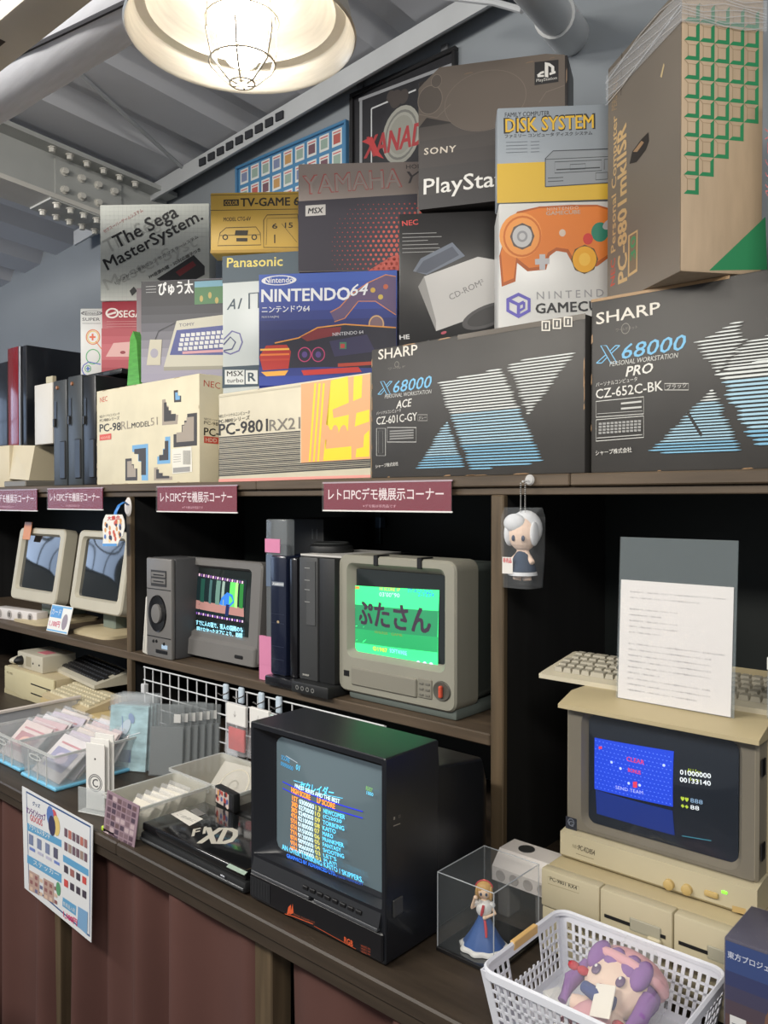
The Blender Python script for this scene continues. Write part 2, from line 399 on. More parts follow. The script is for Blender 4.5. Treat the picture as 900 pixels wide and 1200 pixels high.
# curtains below the counter
cur_m = M('maroon_brown_curtain', (84, 54, 48), 0.85, var=0.08, scale=3)
def curtain(x0, x1, label, seed):
    rnd = random.Random(seed); n = int((x1 - x0) / 0.008); L = []
    ph = rnd.random() * 6
    for z in (0.635, 0.60, 0.45, 0.20, -0.05, -0.285):
        row = []
        for i in range(n + 1):
            x = x0 + (x1 - x0) * i / n; amp = 0.034 + 0.020 * (0.635 - z) / 0.6
            row.append((x, 1.212 - 0.012 + amp * math.sin(x * 34 + ph + 1.5 * math.sin(x * 9 + ph) + 0.5 * z) * (0.6 + 0.4 * math.sin(x * 13 + ph)) - 0.015, z))
        L.append(row)
    mb = MB(); mb.loops(L, cur_m, closed=False); o = mb.build('curtain', smooth=80)
    so = o.modifiers.new('thickness', 'SOLIDIFY'); so.thickness = 0.002
    return tag(o, label, 'curtain', 'curtains below the counter')
curtain(-4.2, aY(68, 1110, 1.17).x, 'maroon brown curtain below the counter at the far left', 1)
curtain(aY(80, 1110, 1.17).x, aY(303, 1160, 1.17).x, 'wide maroon brown curtain under the counter, behind the hanging price sheet', 2)
curtain(aY(329, 1160, 1.17).x, -0.4, 'maroon brown curtain right of the wooden counter leg', 3)

# ================================================================ cartons on the top shelf
def grey(k): return ink((k, k, k))
BLK, WHT = ink((22, 22, 24)), ink((226, 226, 222))
tan_edge = ink((150, 118, 84))
def paper(name, rgb, rough=0.5, var=0.06, bump=0.08): return M(name, rgb, rough, var=var, scale=9, bump=bump)
def carton(name, label, x, y, z, w, d, h, yaw, mat, cat='box', r=0.004, group=None):
    mb = MB(); mb.rbox(0, 0, 0, w, d, h, r, mat, 2)
    o = mb.build(name, loc=(x, y, z), rz=R_(yaw)); tag(o, label, cat, group)
    # lid seam and tuck flap along the upper edge
    mb = MB(); mb.box(0.006, d * 0.1, h, w - 0.006, d * 0.5, h + 0.0015, mat); mb.box(0.006, d * 0.505, h, w - 0.006, d * 0.9, h + 0.0015, mat); mb.build('lid_flap', o, smooth=0)
    return o
def grad(A, a, b, c, cols, n=8, part='artwork'):
    """printed colour run from the lower edge a-b up to c"""
    a_, b_, c_ = A.q(a), A.q(b), A.q(c); A.k += 1; up = c_ - a_
    for i in range(n):
        t = i / max(n - 1, 1) * (len(cols) - 1); k = min(int(t), len(cols) - 2) if len(cols) > 1 else 0; f = t - k
        rgb = tuple(int(round(cols[k][j] * (1 - f) + cols[min(k + 1, len(cols) - 1)][j] * f)) for j in range(3))
        p = [a_ + up * (i / n), b_ + up * (i / n), b_ + up * ((i + 1) / n), a_ + up * ((i + 1) / n)]
        A.mb(part).add([A.P(q) for q in p], [(0, 1, 2, 3)], ink(rgb))
def outline(A, x0, y0, x1, y1, w, mat): A.line([(x0, y0), (x1, y0), (x1, y1), (x0, y1)], w, mat, closed=True)
def wear(o, w, h, seed, n=16, mat=tan_edge):
    """rubbed cardboard showing along the edges of a front face"""
    rnd = random.Random(seed); mb = MB()
    for i in range(n):
        e = rnd.choice('tblr'); s0 = rnd.random(); l = rnd.uniform(0.008, 0.05); t = rnd.uniform(0.0015, 0.004)
        if e in 'tb':
            x = s0 * (w - l); z = h - t - 0.001 if e == 't' else 0.001
            mb.add([(x, -0.0004, z), (x + l, -0.0004, z + t * .3), (x + l * .8, -0.0004, z + t), (x + l * .2, -0.0004, z + t * .8)], [(0, 1, 2, 3)], mat)
        else:
            z = s0 * (h - l); x = 0.001 if e == 'l' else w - t - 0.001
            mb.add([(x, -0.0004, z), (x + t, -0.0004, z + l * .2), (x + t * .8, -0.0004, z + l), (x + t * .1, -0.0004, z + l * .8)], [(0, 1, 2, 3)], mat)
    mb.build('edge_wear', o, smooth=0)

# ---- two black workstation cartons
char = M('charcoal_carton', (58, 56, 54), 0.5, var=0.12, scale=7, bump=0.12)
sw, sb1, sb2 = ink((206, 210, 208)), ink((160, 196, 214)), ink((122, 176, 206))
blue_t = ink((112, 176, 214))
def xlogo(A, x0, y0, x1, y1):
    """outlined slanted X; box given lower left / upper right"""
    dx, dy = x1 - x0, y1 - y0
    def p(u, v): return (x0 + dx * u, y0 + dy * v)
    A.line([p(.18, 1), p(.42, 1), p(.86, 0), p(.60, 0)], 0.0022, blue_t, closed=True)
    A.line([p(.98, 1), p(.62, .55)], 0.0022, blue_t); A.line([p(.80, 1), p(.55, .66)], 0.0022, blue_t); A.line([p(.80, 1), p(.98, 1)], 0.0022, blue_t)
    A.line([p(0, 0), p(.40, .48)], 0.0022, blue_t); A.line([p(0, 0), p(.22, 0)], 0.0022, blue_t); A.line([p(.22, 0), p(.47, .36)], 0.0022, blue_t)
ace = carton('computer_carton', 'charcoal carton with striped X print, under the orange controller box', -1.523, 1.668, TOPZ, 0.655, 0.46, 0.357, -0.6, char)
A = Art(ace)
A.text('SHARP', (443.5, 421.5), (489, 415.5), 11.5, ink((205, 200, 190)), bold=0.02)
A.ell((465, 427), 0.008, 0.008, ink((120, 116, 108)), ri=0.8); A.text('ワールド', (455, 434), (475, 431), 3, ink((120, 116, 108)))
xlogo(A, 443, 462, 460, 447); A.text('68000', (461, 460.5), (506, 454), 13.5, blue_t, shear=0.25, bold=0.015)
A.text('PERSONAL WORKSTATION', (451, 467), (506, 461), 4.5, ink((190, 190, 186)), shear=0.2)
A.text('ACE', (464.5, 479), (483, 476), 9, ink((214, 212, 206)), shear=0.25, bold=0.02)
A.text('パーソナルコンピュータ', (441.5, 486.5), (470, 482.5), 4, ink((205, 203, 198)))
A.text('CZ-601C-GY', (441.5, 498), (489, 492.5), 9, ink((210, 208, 202)), bold=0.012)
A.text('グレー', (491, 492), (500, 491), 4, ink((190, 188, 182))); outline(A, 490, 486, 501, 493, 0.001, ink((190, 188, 182)))
outline(A, 441.5, 502, 452, 534, 0.0016, ink((200, 200, 196))); outline(A, 444, 505, 449, 531, 0.001, ink((140, 140, 136)))
outline(A, 454, 501, 488, 518, 0.0016, ink((200, 200, 196)))
for j in range(4): A.line([(457, 505.5 + j * 3), (485, 504 + j * 3)], 0.004, ink((132, 132, 130)))
A.text('シャープ株式会社', (440.5, 549), (467, 545.5), 4.5, ink((208, 206, 200)), bold=0.01)
for k, s_ in enumerate('^oT'):
    x = 635 + k * 13; A.r4(x, 376 - k * 2.4, x + 10, 388 - k * 2.4, ink((205, 200, 190))); A.r4(x + 1.5, 377.5 - k * 2.4, x + 8.5, 386.5 - k * 2.4, ink((58, 56, 54)))
    A.line([(x + 5, 379 - k * 2.4), (x + 5, 385 - k * 2.4)], 0.004, ink((205, 200, 190)))
cs = [sw, sw, sw, sb1, sb1, sb2, sb2]
A.stripes([(514, 448), (588, 431), (637, 542), (553, 551)], 34, 0.46, cs, vary=0.008)
A.stripes([(595, 425), (674, 412), (620, 486)], 19, 0.42, [sw, sw, sw], vary=0.01)
A.stripes([(524, 494), (546, 548), (488, 549)], 18, 0.46, [sb1, sb1, sb2], vary=0.008)
A.build({'artwork': 'stripe_print', 'lettering': 'box_lettering'}); wear(ace, 0.655, 0.357, 1, 26)
mb = MB(); mb = MB(); mb.box(0.30, -0.0007, 0.345, 0.655, 0.0, 0.3575, M('carton_tape', (78, 70, 60), 0.3)); mb.build('packing_tape', ace, smooth=0)
pro = carton('computer_carton', 'charcoal carton with striped X print, under the big brown carton', -0.860, 1.672, TOPZ, 0.66, 0.46, 0.388, 0.5, char)
A = Art(pro)
A.text('SHARP', (699, 380.5), (773.5, 367.5), 13.5, ink((205, 200, 190)), bold=0.02)
A.ell((733, 385), 0.010, 0.012, ink((120, 116, 108)), ri=0.85); A.text('ワールドネット', (722, 389), (747, 385), 4, ink((120, 116, 108)))
xlogo(A, 699, 425.5, 727, 405); A.text('68000', (729, 421), (804, 409.5), 17, blue_t, shear=0.25, bold=0.015)
A.text('PERSONAL WORKSTATION', (714.5, 429.5), (795, 419), 5.5, ink((195, 195, 190)), shear=0.2)
A.text('PRO', (733.5, 441.5), (765.5, 436.5), 11.5, ink((216, 214, 208)), shear=0.25, bold=0.03)
A.text('パーソナルコンピュータ', (698.7, 453.5), (747, 446.5), 5, ink((208, 206, 200)))
A.text('CZ-652C-BK', (698.7, 467.5), (777, 457.5), 11, ink((214, 212, 206)), bold=0.012)
outline(A, 779, 449.5, 807, 457, 0.0015, ink((200, 198, 192))); A.text('ブラック', (781.5, 457), (805, 454), 6, ink((208, 206, 200)))
A.line([(698.7, 470.5), (754.5, 465), (754.5, 485), (698.7, 489)], 0.0016, ink((205, 205, 200)), closed=True)
A.line([(728, 473), (752, 470.5)], 0.004, ink((190, 190, 186))); A.line([(728, 479), (752, 477)], 0.004, ink((190, 190, 186))); A.line([(700, 485), (753, 481.5)], 0.001, ink((190, 190, 186)))
A.line([(698.7, 492), (754.5, 487.5), (754.5, 512.5), (698.7, 517)], 0.0016, ink((205, 205, 200)), closed=True)
for j in range(4):
    for i in range(11): A.r4(702 + i * 4.6, 495.5 + j * 3.6 - i * 0.33, 705.6 + i * 4.6, 498 + j * 3.6 - i * 0.33, ink((150, 150, 148)))
A.line([(700, 513.5), (753, 509.5)], 0.002, ink((180, 180, 176)))
A.text('シャープ株式会社', (698.7, 534), (741, 530), 6, ink((212, 210, 204)), bold=0.01)
A.stripes([(816, 402), (866, 376), (872, 400), (842, 437)], 14, 0.42, [sw, sw, sw], vary=0.01)
A.stripes([(842, 436), (905, 420), (960, 520), (887, 522)], 20, 0.56, [sw, sb1, sb1, sb2], vary=0.012)
A.stripes([(874, 402), (960, 372), (960, 424), (850, 430)], 13, 0.45, [sw, sw, sw], vary=0.01)
A.stripes([(835, 456), (868, 529), (762, 531)], 21, 0.5, [sw, sb1, sb1, sb2], vary=0.010)
A.line([(806, 483), (823, 511)], 0.006, ink((30, 30, 30)))
A.build({'artwork': 'stripe_print', 'lettering': 'box_lettering'}); wear(pro, 0.66, 0.388, 2, 26)
mb = MB(); mb.box(0.0, -0.0008, 0.382, 0.30, 0.02, 0.3885, M('brown_paper_tape', (152, 122, 86), 0.5)); mb.build('packing_tape', pro, smooth=0)

# ---- cream carton with yellow and orange picture
cream = M('cream_carton', (206, 198, 176), 0.6, var=0.06, scale=8, bump=0.1)
rx = carton('computer_carton', 'cream computer carton with black pinstripes and yellow orange picture', -2.220, 1.672, TOPZ, 0.695, 0.46, 0.295, -0.4, cream)
A = Art(rx)
for i in range(22):
    t = i / 21; A.line([(256.5, 513 + 44.5 * t), (352 if t < 0.78 else 434.5, (505.5 if t < .78 else 500.5) + 46.5 * t)], 0.0034 if i % 3 else 0.0046, ink((62, 60, 58)))
A.poly([(256.5, 565), (434.5, 559.5), (434.5, 556.5), (256.5, 561.5)], ink((226, 150, 140)))
A.poly([(353, 542.5), (434, 537.5), (434, 438), (353, 450)], ink((222, 160, 112)))
yl = ink((226, 204, 44))
for x in (366, 371, 376): A.poly([(x - 4, 541), (x - 2, 541), (x + 5, 449), (x + 2.6, 449.4)], yl)
A.poly([(379, 540), (412, 538), (412, 523), (382, 526), (381, 510), (388, 503), (395, 512), (400, 500), (408, 505), (409, 486), (391, 490), (390, 480), (409, 472), (408, 441), (388, 446)], yl)
A.poly([(414, 470), (424, 466), (425, 440), (415, 441)], yl); A.poly([(416, 500), (433, 494), (433, 480), (418, 484)], yl); A.poly([(417, 536), (433, 535), (433, 504), (427, 510), (426, 524), (418, 526)], yl)
for x in (383, 393, 403): A.ell((x, 507), 0.014, 0.022, ink((222, 160, 112)))
A.poly([(256.6, 466), (256.6, 464), (352, 451), (352, 453)], ink((190, 182, 160)))
A.text('NECパーソナルコンピュータ', (256.8, 490), (293, 485), 4, ink((50, 48, 46)))
A.text('PC-9800シリーズ', (256.8, 496.5), (293, 491.5), 5, ink((50, 48, 46)), bold=0.01)
A.text('PC-9801', (257, 510.5), (314, 505), 13.5, ink((44, 42, 42)), bold=0.03); A.text('RX21', (316, 505), (352, 502), 13, ink((120, 114, 106)), bold=0.01)
A.build({'artwork': 'picture_print', 'lettering': 'box_lettering'}); wear(rx, 0.695, 0.295, 3, 12, ink((170, 150, 120)))

# ---- cream carton with stair-step shapes
rl = carton('computer_carton', 'cream computer carton printed with stair-step blocks, left of the pinstriped carton', -3.012, 1.670, TOPZ, 0.695, 0.46, 0.374, -0.5, M('ivory_carton', (214, 205, 178), 0.6, var=0.08, scale=6, bump=0.1))
A = Art(rl)
def c8(x, y): return (100 + x / 5, 400 + y / 5)
def steps(pts, border, fill, k=0.72):
    q = [c8(*p) for p in pts]; A.poly(q, border)
    cx = sum(p[0] for p in q) / len(q); cy = sum(p[1] for p in q) / len(q)
    A.poly([(cx + (p[0] - cx) * k, cy + (p[1] - cy) * k) for p in q], fill)
gr, dk, lb = ink((160, 148, 134)), ink((66, 62, 60)), ink((116, 166, 206))
steps([(450, 342), (470, 338), (474, 378), (488, 378), (488, 404), (505, 404), (505, 432), (545, 430), (540, 485), (450, 492)], gr, dk, 0.74)
steps([(518, 288), (543, 285), (543, 318), (562, 318), (562, 355), (520, 358)], dk, lb, 0.62)
steps([(597, 425), (655, 418), (655, 610), (517, 622), (517, 545), (565, 540), (565, 490), (580, 488), (580, 465), (597, 463)], dk, gr, 0.74)
steps([(275, 610), (368, 600), (368, 815), (330, 815), (330, 705), (310, 703), (310, 650), (275, 648)], lb, dk, 0.74)
steps([(468, 560), (498, 557), (498, 715), (422, 720), (422, 675), (455, 672), (455, 630), (468, 628)], lb, dk, 0.72)
steps([(235, 688), (272, 685), (272, 720), (285, 720), (285, 745), (305, 745), (305, 815), (235, 817)], dk, gr, 0.72)
steps([(403, 740), (425, 738), (425, 770), (455, 770), (455, 792), (510, 792), (510, 812), (403, 815)], gr, dk, 0.72)
A.text('NEC', c8(87, 360), c8(130, 350), 6, ink((196, 84, 66)))
A.text('NECパーソナルコンピュータ', c8(85, 450), c8(200, 432), 3.4, dk); A.text('PC-9800シリーズ', c8(85, 474), c8(200, 458), 4, dk, bold=0.01)
A.text('PC-98', c8(85, 532), c8(208, 520), 9, ink((44, 42, 42)), bold=0.03); A.text('RL', c8(211, 519), c8(268, 510), 9.5, ink((150, 140, 124)))
A.text('MODEL', c8(272, 509), c8(380, 496), 6, ink((60, 56, 54)), bold=0.02); A.text('51', c8(384, 495), c8(425, 488), 9, ink((150, 140, 124)))
A.rect(c8(85, 582), c8(153, 574), c8(85, 548), ink((206, 84, 70))); A.text('HDD内蔵', c8(92, 575), c8(146, 569), 3.6, ink((224, 180, 160)))
A.rect(c8(512, 778), c8(628, 765), c8(508, 632), ink((222, 218, 206)), 'shipping_label')
for i in range(9): A.rect(c8(575 + i * 5, 722), c8(577.5 + i * 5, 721), c8(575 + i * 5, 640), ink((90, 88, 84)), 'shipping_label')
for j in range(4): A.line([c8(518, 665 + j * 14), c8(562, 661 + j * 14)], 0.0015, ink((140, 136, 130)), 'shipping_label')
A.rect(c8(516, 770), c8(615, 762), c8(516, 742), ink((150, 148, 144)), 'shipping_label')
A.build({'artwork': 'step_print', 'lettering': 'box_lettering'}); wear(rl, 0.695, 0.374, 4, 16, ink((178, 160, 128)))
A = Art(rl, o=(0.695, 0, 0), ux=(0, 1, 0))
A.text('NEC', (238.6, 452.5), (258, 456), 7.5, ink((196, 84, 66))); A.text('NECパーソナル', (239, 492), (258, 495), 3, dk); A.text('PC-9800', (239, 497), (262, 500), 4, dk, bold=0.01)
A.text('PC-98', (239, 510), (268, 513), 9, ink((44, 42, 42)), bold=0.03); A.rect((239, 519), (256, 520.5), (239, 511), ink((206, 84, 70))); A.text('HDD', (241, 517.5), (254, 518.5), 4.5, ink((232, 210, 190)), bold=0.02)
A.build({'artwork': 'side_print', 'lettering': 'side_lettering'})

# ---- second layer, turned towards the aisle
n64 = carton('console_box', 'dark blue game console box with orange racing picture, on the pinstriped carton', -2.045, 1.700, 1.957, 0.449, 0.10, 0.371, 34.1, M('blue_gloss_board', (30, 42, 112), 0.25, coat=0.3))
A = Art(n64); grad(A, (303.5, 452), (465, 449.5), (303.5, 322), [(40, 62, 150), (22, 30, 84), (24, 34, 96), (44, 66, 150), (52, 84, 168)], 12)
A.poly([(387, 366), (398, 360), (412, 345), (430, 332), (452, 322), (464, 324), (464, 368), (440, 352), (420, 352), (404, 372), (392, 376)], ink((92, 74, 110)))
A.line([(387, 366), (398, 360), (412, 345), (430, 332), (452, 322), (464, 324)], 0.0028, ink((206, 130, 60)))
A.line([(392, 377), (404, 373), (420, 353), (440, 353), (464, 369)], 0.0028, ink((206, 130, 60)))
for x, y, c in ((437, 340, (196, 160, 70)), (446, 348, (196, 170, 80)), (452, 336, (180, 90, 60))): A.ell((x, y), 0.008, 0.008, ink(c))
A.ell((441, 380), 0.026, 0.030, ink((120, 96, 104))); A.ell((441, 380), 0.024, 0.028, ink((214, 176, 120)), ri=0.88)
A.poly([(304, 417), (322, 402), (350, 396), (372, 384), (404, 380), (464, 384), (464, 432), (380, 430), (320, 432)], ink((22, 22, 44)))
A.line([(322, 402), (350, 396), (372, 384), (404, 380), (464, 384)], 0.004, ink((222, 150, 60)))
A.poly([(352, 395), (372, 385), (400, 383), (398, 392), (360, 400)], ink((120, 30, 40)))
A.poly([(304, 418), (312, 405), (336, 404), (341, 412), (338, 432), (308, 434)], ink((178, 42, 36)))
for j, c in enumerate(((240, 180, 70), (226, 120, 50), (190, 60, 40))): A.line([(305, 410 + j * 6), (339, 409 + j * 6)], 0.006, ink(c))
A.poly([(306, 436), (338, 434), (334, 440), (312, 441)], ink((236, 170, 70)))
for x in (357, 373): A.ell((x, 415.5), 0.022, 0.024, ink((188, 60, 110))); A.ell((x, 415.5), 0.019, 0.021, ink((30, 24, 52))); A.ell((x, 415.5), 0.009, 0.010, ink((84, 60, 130)))
A.poly([(353, 434), (420, 430), (424, 436), (356, 440)], ink((190, 48, 44))); A.poly([(396, 426), (464, 422), (464, 426), (396, 430)], ink((176, 60, 40)))
A.poly([(386, 400), (430, 392), (440, 412), (392, 418)], ink((44, 40, 80))); A.text('NINTENDO 64', (390, 394), (426, 391), 4, ink((206, 206, 214)))
A.r4(398, 401, 406, 409, ink((60, 120, 90))); A.r4(399, 403, 404, 408, ink((180, 60, 60)))
A.ell((327, 328.6), 0.058, 0.016, ink((222, 222, 226)), ri=0.82); A.text('Nintendo', (310.5, 332), (343.5, 331), 6.5, ink((224, 224, 228)), bold=0.02)
A.text('NINTENDO', (306.7, 354), (410, 351.5), 14.5, ink((226, 228, 232)), bold=0.045)
A.text('64', (411, 347), (432, 345.5), 13.5, ink((226, 228, 232)), bold=0.02, shear=0.3)
A.text('ニンテンドウ64', (307, 366.8), (363, 365), 7.5, ink((222, 224, 230)), bold=0.02); A.text('NUS-S-HA(JPN)', (307, 373.5), (327, 373), 3, ink((206, 208, 216)))
A.build({'artwork': 'picture_print', 'lettering': 'box_lettering'})

pana = carton('computer_box', 'white and teal home computer box with yellow title, half behind the blue box', -2.263, 1.722, 1.957, 0.30, 0.09, 0.478, 29.1, M('pale_teal_board', (196, 202, 200), 0.35, var=0.03))
A = Art(pana); te = ink((44, 66, 80))
A.poly([(260.5, 332), (352, 326), (352, 294), (260.5, 300.5)], te); A.poly([(260.5, 455), (352, 450), (352, 425), (260.5, 430)], te)
A.text('Panasonic', (266, 313.5), (331, 311.5), 11, ink((216, 196, 96)), bold=0.03)
A.text('A1', (266, 363), (284, 361.5), 12, te, shear=0.4, bold=0.02); A.line([(292, 362), (292, 344), (303, 343), (303, 361)], 0.006, te)
for r_, c in ((0.052, (96, 92, 150)), (0.040, (60, 66, 110))):
    A.line([(262, 398), (272, 388), (281, 391), (284, 401), (280, 411), (270, 415), (262, 412)] if r_ > .05 else [(262, 404), (270, 395), (276, 401), (272, 409), (262, 411)], 0.005, ink(c))
A.r4(263.5, 433.5, 286.5, 450.5, ink((218, 220, 216))); A.text('MSX', (266, 441), (285, 440.5), 6, BLK, bold=0.03); A.text('turbo', (266, 448.5), (285, 448), 5, BLK, bold=0.02)
A.r4(288, 434, 302, 450, ink((218, 220, 216))); A.text('R', (291, 447), (299.5, 446.5), 10, te, bold=0.05)
A.build({'artwork': 'panel_print', 'lettering': 'box_lettering'})

pyu = carton('computer_box', 'grey home computer box with blue keyboard picture, black top band', -2.767, 1.722, 2.037, 0.40, 0.10, 0.402, 32.8, M('lilac_grey_board', (150, 146, 158), 0.4, var=0.03))
A = Art(pyu); grad(A, (165.5, 448), (283, 446), (165.5, 330), [(150, 146, 164), (156, 152, 166), (120, 118, 128), (74, 74, 82), (40, 40, 46), (36, 36, 42)], 12)
A.text('ぴゅう太', (186, 346.5), (226.5, 343.5), 15.5, ink((222, 222, 222)), bold=0.03)
for j in range(3): A.line([(171, 336 + j * 3.4), (183, 335.4 + j * 3.4)], 0.0015, ink((190, 190, 190)))
A.poly([(228, 357), (264, 355), (264, 328), (228, 330)], ink((70, 118, 74))); A.poly([(228, 337), (264, 335), (264, 328), (228, 330)], ink((110, 160, 180)))
for x, y in ((236, 350), (246, 346), (254, 352)): A.ell((x, y), 0.007, 0.012, ink((180, 160, 90)))
A.poly([(192, 430), (207, 376), (283, 366), (283, 428)], ink((196, 192, 176))); A.poly([(192, 430), (283, 428), (283, 432), (192, 434.5)], ink((150, 146, 132)))
A.poly([(199, 416), (207, 387), (283, 379), (283, 416)], ink((70, 78, 140))); A.text('TOMY', (210, 383), (228, 381.5), 3.6, ink((60, 60, 90)))
for j in range(4):
    for i in range(9): A.r4(212 + i * 6 - j * 1.0, 391 + j * 5.4 - i * 0.5, 216.6 + i * 6 - j, 395 + j * 5.4 - i * 0.5, ink((214, 214, 214)))
A.line([(214, 413.5), (262, 411)], 0.010, ink((204, 150, 160)))
A.poly([(172, 428), (176, 398), (190, 398), (188, 428)], ink((196, 190, 170))); A.ell((181, 414), 0.016, 0.018, ink((160, 156, 170))); A.line([(182, 398), (186, 388), (206, 378)], 0.003, ink((60, 60, 66)))
A.build({'artwork': 'picture_print', 'lettering': 'box_lettering'})

lil = carton('computer_box', 'plain grey box edge standing behind the blue keyboard box', -2.93, 1.80, 2.037, 0.16, 0.10, 0.42, 40, M('dull_mauve_board', (128, 116, 120), 0.5, var=0.1, scale=14))
mb = MB(); q = [aY(*p, 1.715) for p in ((149, 452), (163.5, 450), (160, 400), (156, 388), (152.5, 396))]
L = [[(v.x, v.y + dy, v.z) for v in q] for dy in (0, 0.03)]
mb.loops(L, M('green_film', (88, 160, 72), 0.3, var=0.2, scale=20, stretch=(1, 1, 6)), True, True)
go = mb.build('plastic_sleeve'); tag(go, 'narrow bright green plastic sleeve beside the red console box', 'sleeve')

# ---- tall stack, left
seg_ = carton('console_box', 'red game console box under the white box with slanted title', -3.200, 1.800, 2.142, 0.30, 0.13, 0.303, 35.2, M('red_board', (150, 42, 56), 0.4, var=0.04))
A = Art(seg_); grad(A, (119, 440), (175, 440), (119, 385), [(150, 40, 54), (184, 92, 100), (160, 56, 68)], 6)
A.poly([(124, 418), (133, 402), (160, 400), (160, 418)], ink((206, 160, 156))); A.ell((144, 413), 0.012, 0.007, ink((130, 30, 44)))
A.ell((131.5, 367), 0.030, 0.022, ink((216, 206, 200)), ri=0.7); A.line([(126, 369), (136, 366)], 0.008, ink((216, 206, 200)))
A.text('SEGA', (139.5, 372), (166, 371.5), 8, ink((222, 212, 206)), bold=0.03)
for j in range(3): A.line([(125, 377 + j * 3), (160, 376.6 + j * 3)], 0.0014, ink((200, 140, 140)))
A.build({'artwork': 'picture_print', 'lettering': 'box_lettering'})
sfc = carton('console_box', 'white game console box with coloured controller outlines, left of the red box', -3.382, 1.800, 2.142, 0.13, 0.13, 0.303, 40.5, M('white_board', (206, 208, 206), 0.4, var=0.03))
A = Art(sfc)
A.ell((107.5, 367), 0.048, 0.011, ink((90, 90, 96)), ri=0.85); A.text('Nintendo', (97.5, 369), (118, 369), 4, ink((80, 80, 86)), bold=0.02)
A.text('SUPER', (96.5, 376), (117, 376), 3.6, ink((60, 60, 66)), bold=0.02); A.line([(96.5, 379), (118, 379)], 0.002, ink((110, 110, 116)))
A.ell((109, 395), 0.032, 0.034, ink((206, 110, 50)), ri=0.88); A.ell((109, 395), 0.026, 0.028, ink((214, 180, 80)), ri=0.86)
A.line([(105, 395), (112, 395)], 0.008, ink((206, 90, 50))); A.line([(108.5, 391), (108.5, 399)], 0.008, ink((206, 90, 50)))
A.line([(112, 400), (120, 410)], 0.004, ink((206, 110, 50))); A.ell((109, 418), 0.032, 0.034, ink((70, 160, 100)), ri=0.88)
A.line([(98, 428), (104, 424), (118, 427)], 0.004, ink((60, 80, 170))); A.line([(98, 438), (106, 443), (118, 439)], 0.004, ink((60, 80, 170))); A.line([(98, 428), (96, 433), (98, 438)], 0.004, ink((60, 80, 170)))
A.ell((103, 432), 0.014, 0.016, ink((60, 150, 90)), ri=0.8); A.line([(101, 432), (105.5, 432)], 0.006, ink((40, 90, 170))); A.line([(103, 429.5), (103, 435)], 0.006, ink((40, 90, 170)))
A.build({'artwork': 'picture_print', 'lettering': 'box_lettering'})
sms = carton('console_box', 'white game console box with large slanted black title, topmost at left', -3.210, 1.800, 2.449, 0.471, 0.11, 0.409, 39.0, M('off_white_board', (204, 207, 200), 0.45, var=0.03))
A = Art(sms)
for i in range(26): x = 119 + i * 4.9; A.line([(x, 352), (x, 241)], 0.0006, ink((188, 192, 190)))
for j in range(22): y = 243 + j * 5; A.line([(118, y), (245, y - 0.6)], 0.0006, ink((188, 192, 190)))
gh = ink((176, 178, 172))
A.text('The Sega', (129, 302), (198, 266), 22, gh); A.text('MasterSyst', (128, 345), (234, 292), 19, gh)
A.text('The Sega', (140, 296), (212, 258), 21, ink((30, 30, 32)), bold=0.02); A.text('MasterSystem.', (128.5, 321), (240.5, 261), 18.5, ink((30, 30, 32)), bold=0.02)
A.text('セガスーパーゲームシステム', (122.5, 273.5), (168, 248), 4.5, ink((170, 70, 70)))
A.text('ビデオゲーム専用マシン セガ マスターシステム', (136, 334), (233, 279), 4.5, ink((40, 40, 42))); A.text('FM音源内蔵・3D対応端子つき', (176, 327), (236, 294), 4.5, ink((40, 40, 42)), bold=0.02)
A.poly([(184, 327), (227, 299), (240, 312), (240, 322), (206, 340)], ink((44, 44, 46))); A.poly([(206, 319), (226, 306), (230, 311), (211, 324)], ink((120, 40, 44)))
A.poly([(152, 341), (157, 336), (161, 341), (155, 347)], ink((40, 40, 42)))
A.build({'artwork': 'picture_print', 'lettering': 'box_lettering'})
tvg = carton('console_box', 'yellow video game box with black line drawing, between white and grey red boxes', -2.329, 1.722, 2.457, 0.315, 0.09, 0.21, 38.3, M('mustard_board', (204, 166, 72), 0.45, var=0.04))
A = Art(tvg); bk = ink((48, 42, 32))
A.line([(246.5, 229), (349, 227)], 0.0016, bk); A.line([(246.5, 246.5), (349, 245)], 0.0020, bk); A.line([(246.5, 295), (349, 293)], 0.010, ink((176, 140, 56)))
A.rect((262, 241.5), (280, 241), (262, 234), bk); A.text('COLOR', (263.5, 240.4), (278.5, 240), 5, ink((204, 166, 72)), bold=0.02)
A.text('TV-GAME 6', (282, 242), (350.5, 240.5), 9.5, bk, bold=0.05); A.text('MODEL CTG-6V', (262, 259.5), (294, 258.5), 4.6, bk, bold=0.02)
A.line([(255, 288), (258, 273), (265, 267), (300, 266), (305, 273), (306, 287)], 0.0024, bk, closed=True); A.line([(258, 276), (305, 275)], 0.0018, bk)
A.ell((264, 278), 0.010, 0.010, bk, ri=0.6); A.ell((298, 278), 0.010, 0.010, bk, ri=0.6); A.rect((275, 276), (290, 276), (276, 270), bk); A.rect((277, 283), (290, 283), (277, 279), bk)
A.line([(309, 290), (309, 258), (313, 252), (349, 251), (352, 290)], 0.0026, bk, closed=True); A.line([(312, 287), (313, 256), (351, 255)], 0.0014, bk)
A.text('6', (319, 268), (325, 268), 6, bk, bold=0.03); A.text('15', (334, 267), (343, 267), 6, bk, bold=0.03); A.line([(322, 275), (322, 285)], 0.004, bk); A.line([(330, 262), (348, 284)], 0.0012, bk)
A.build({'artwork': 'line_print', 'lettering': 'box_lettering'})
yam = carton('computer_box', 'grey topped computer box with red halftone dots, above the blue box', -1.934, 1.772, 2.330, 0.40, 0.10, 0.345, 38.5, M('taupe_board', (152, 140, 134), 0.4, var=0.03))
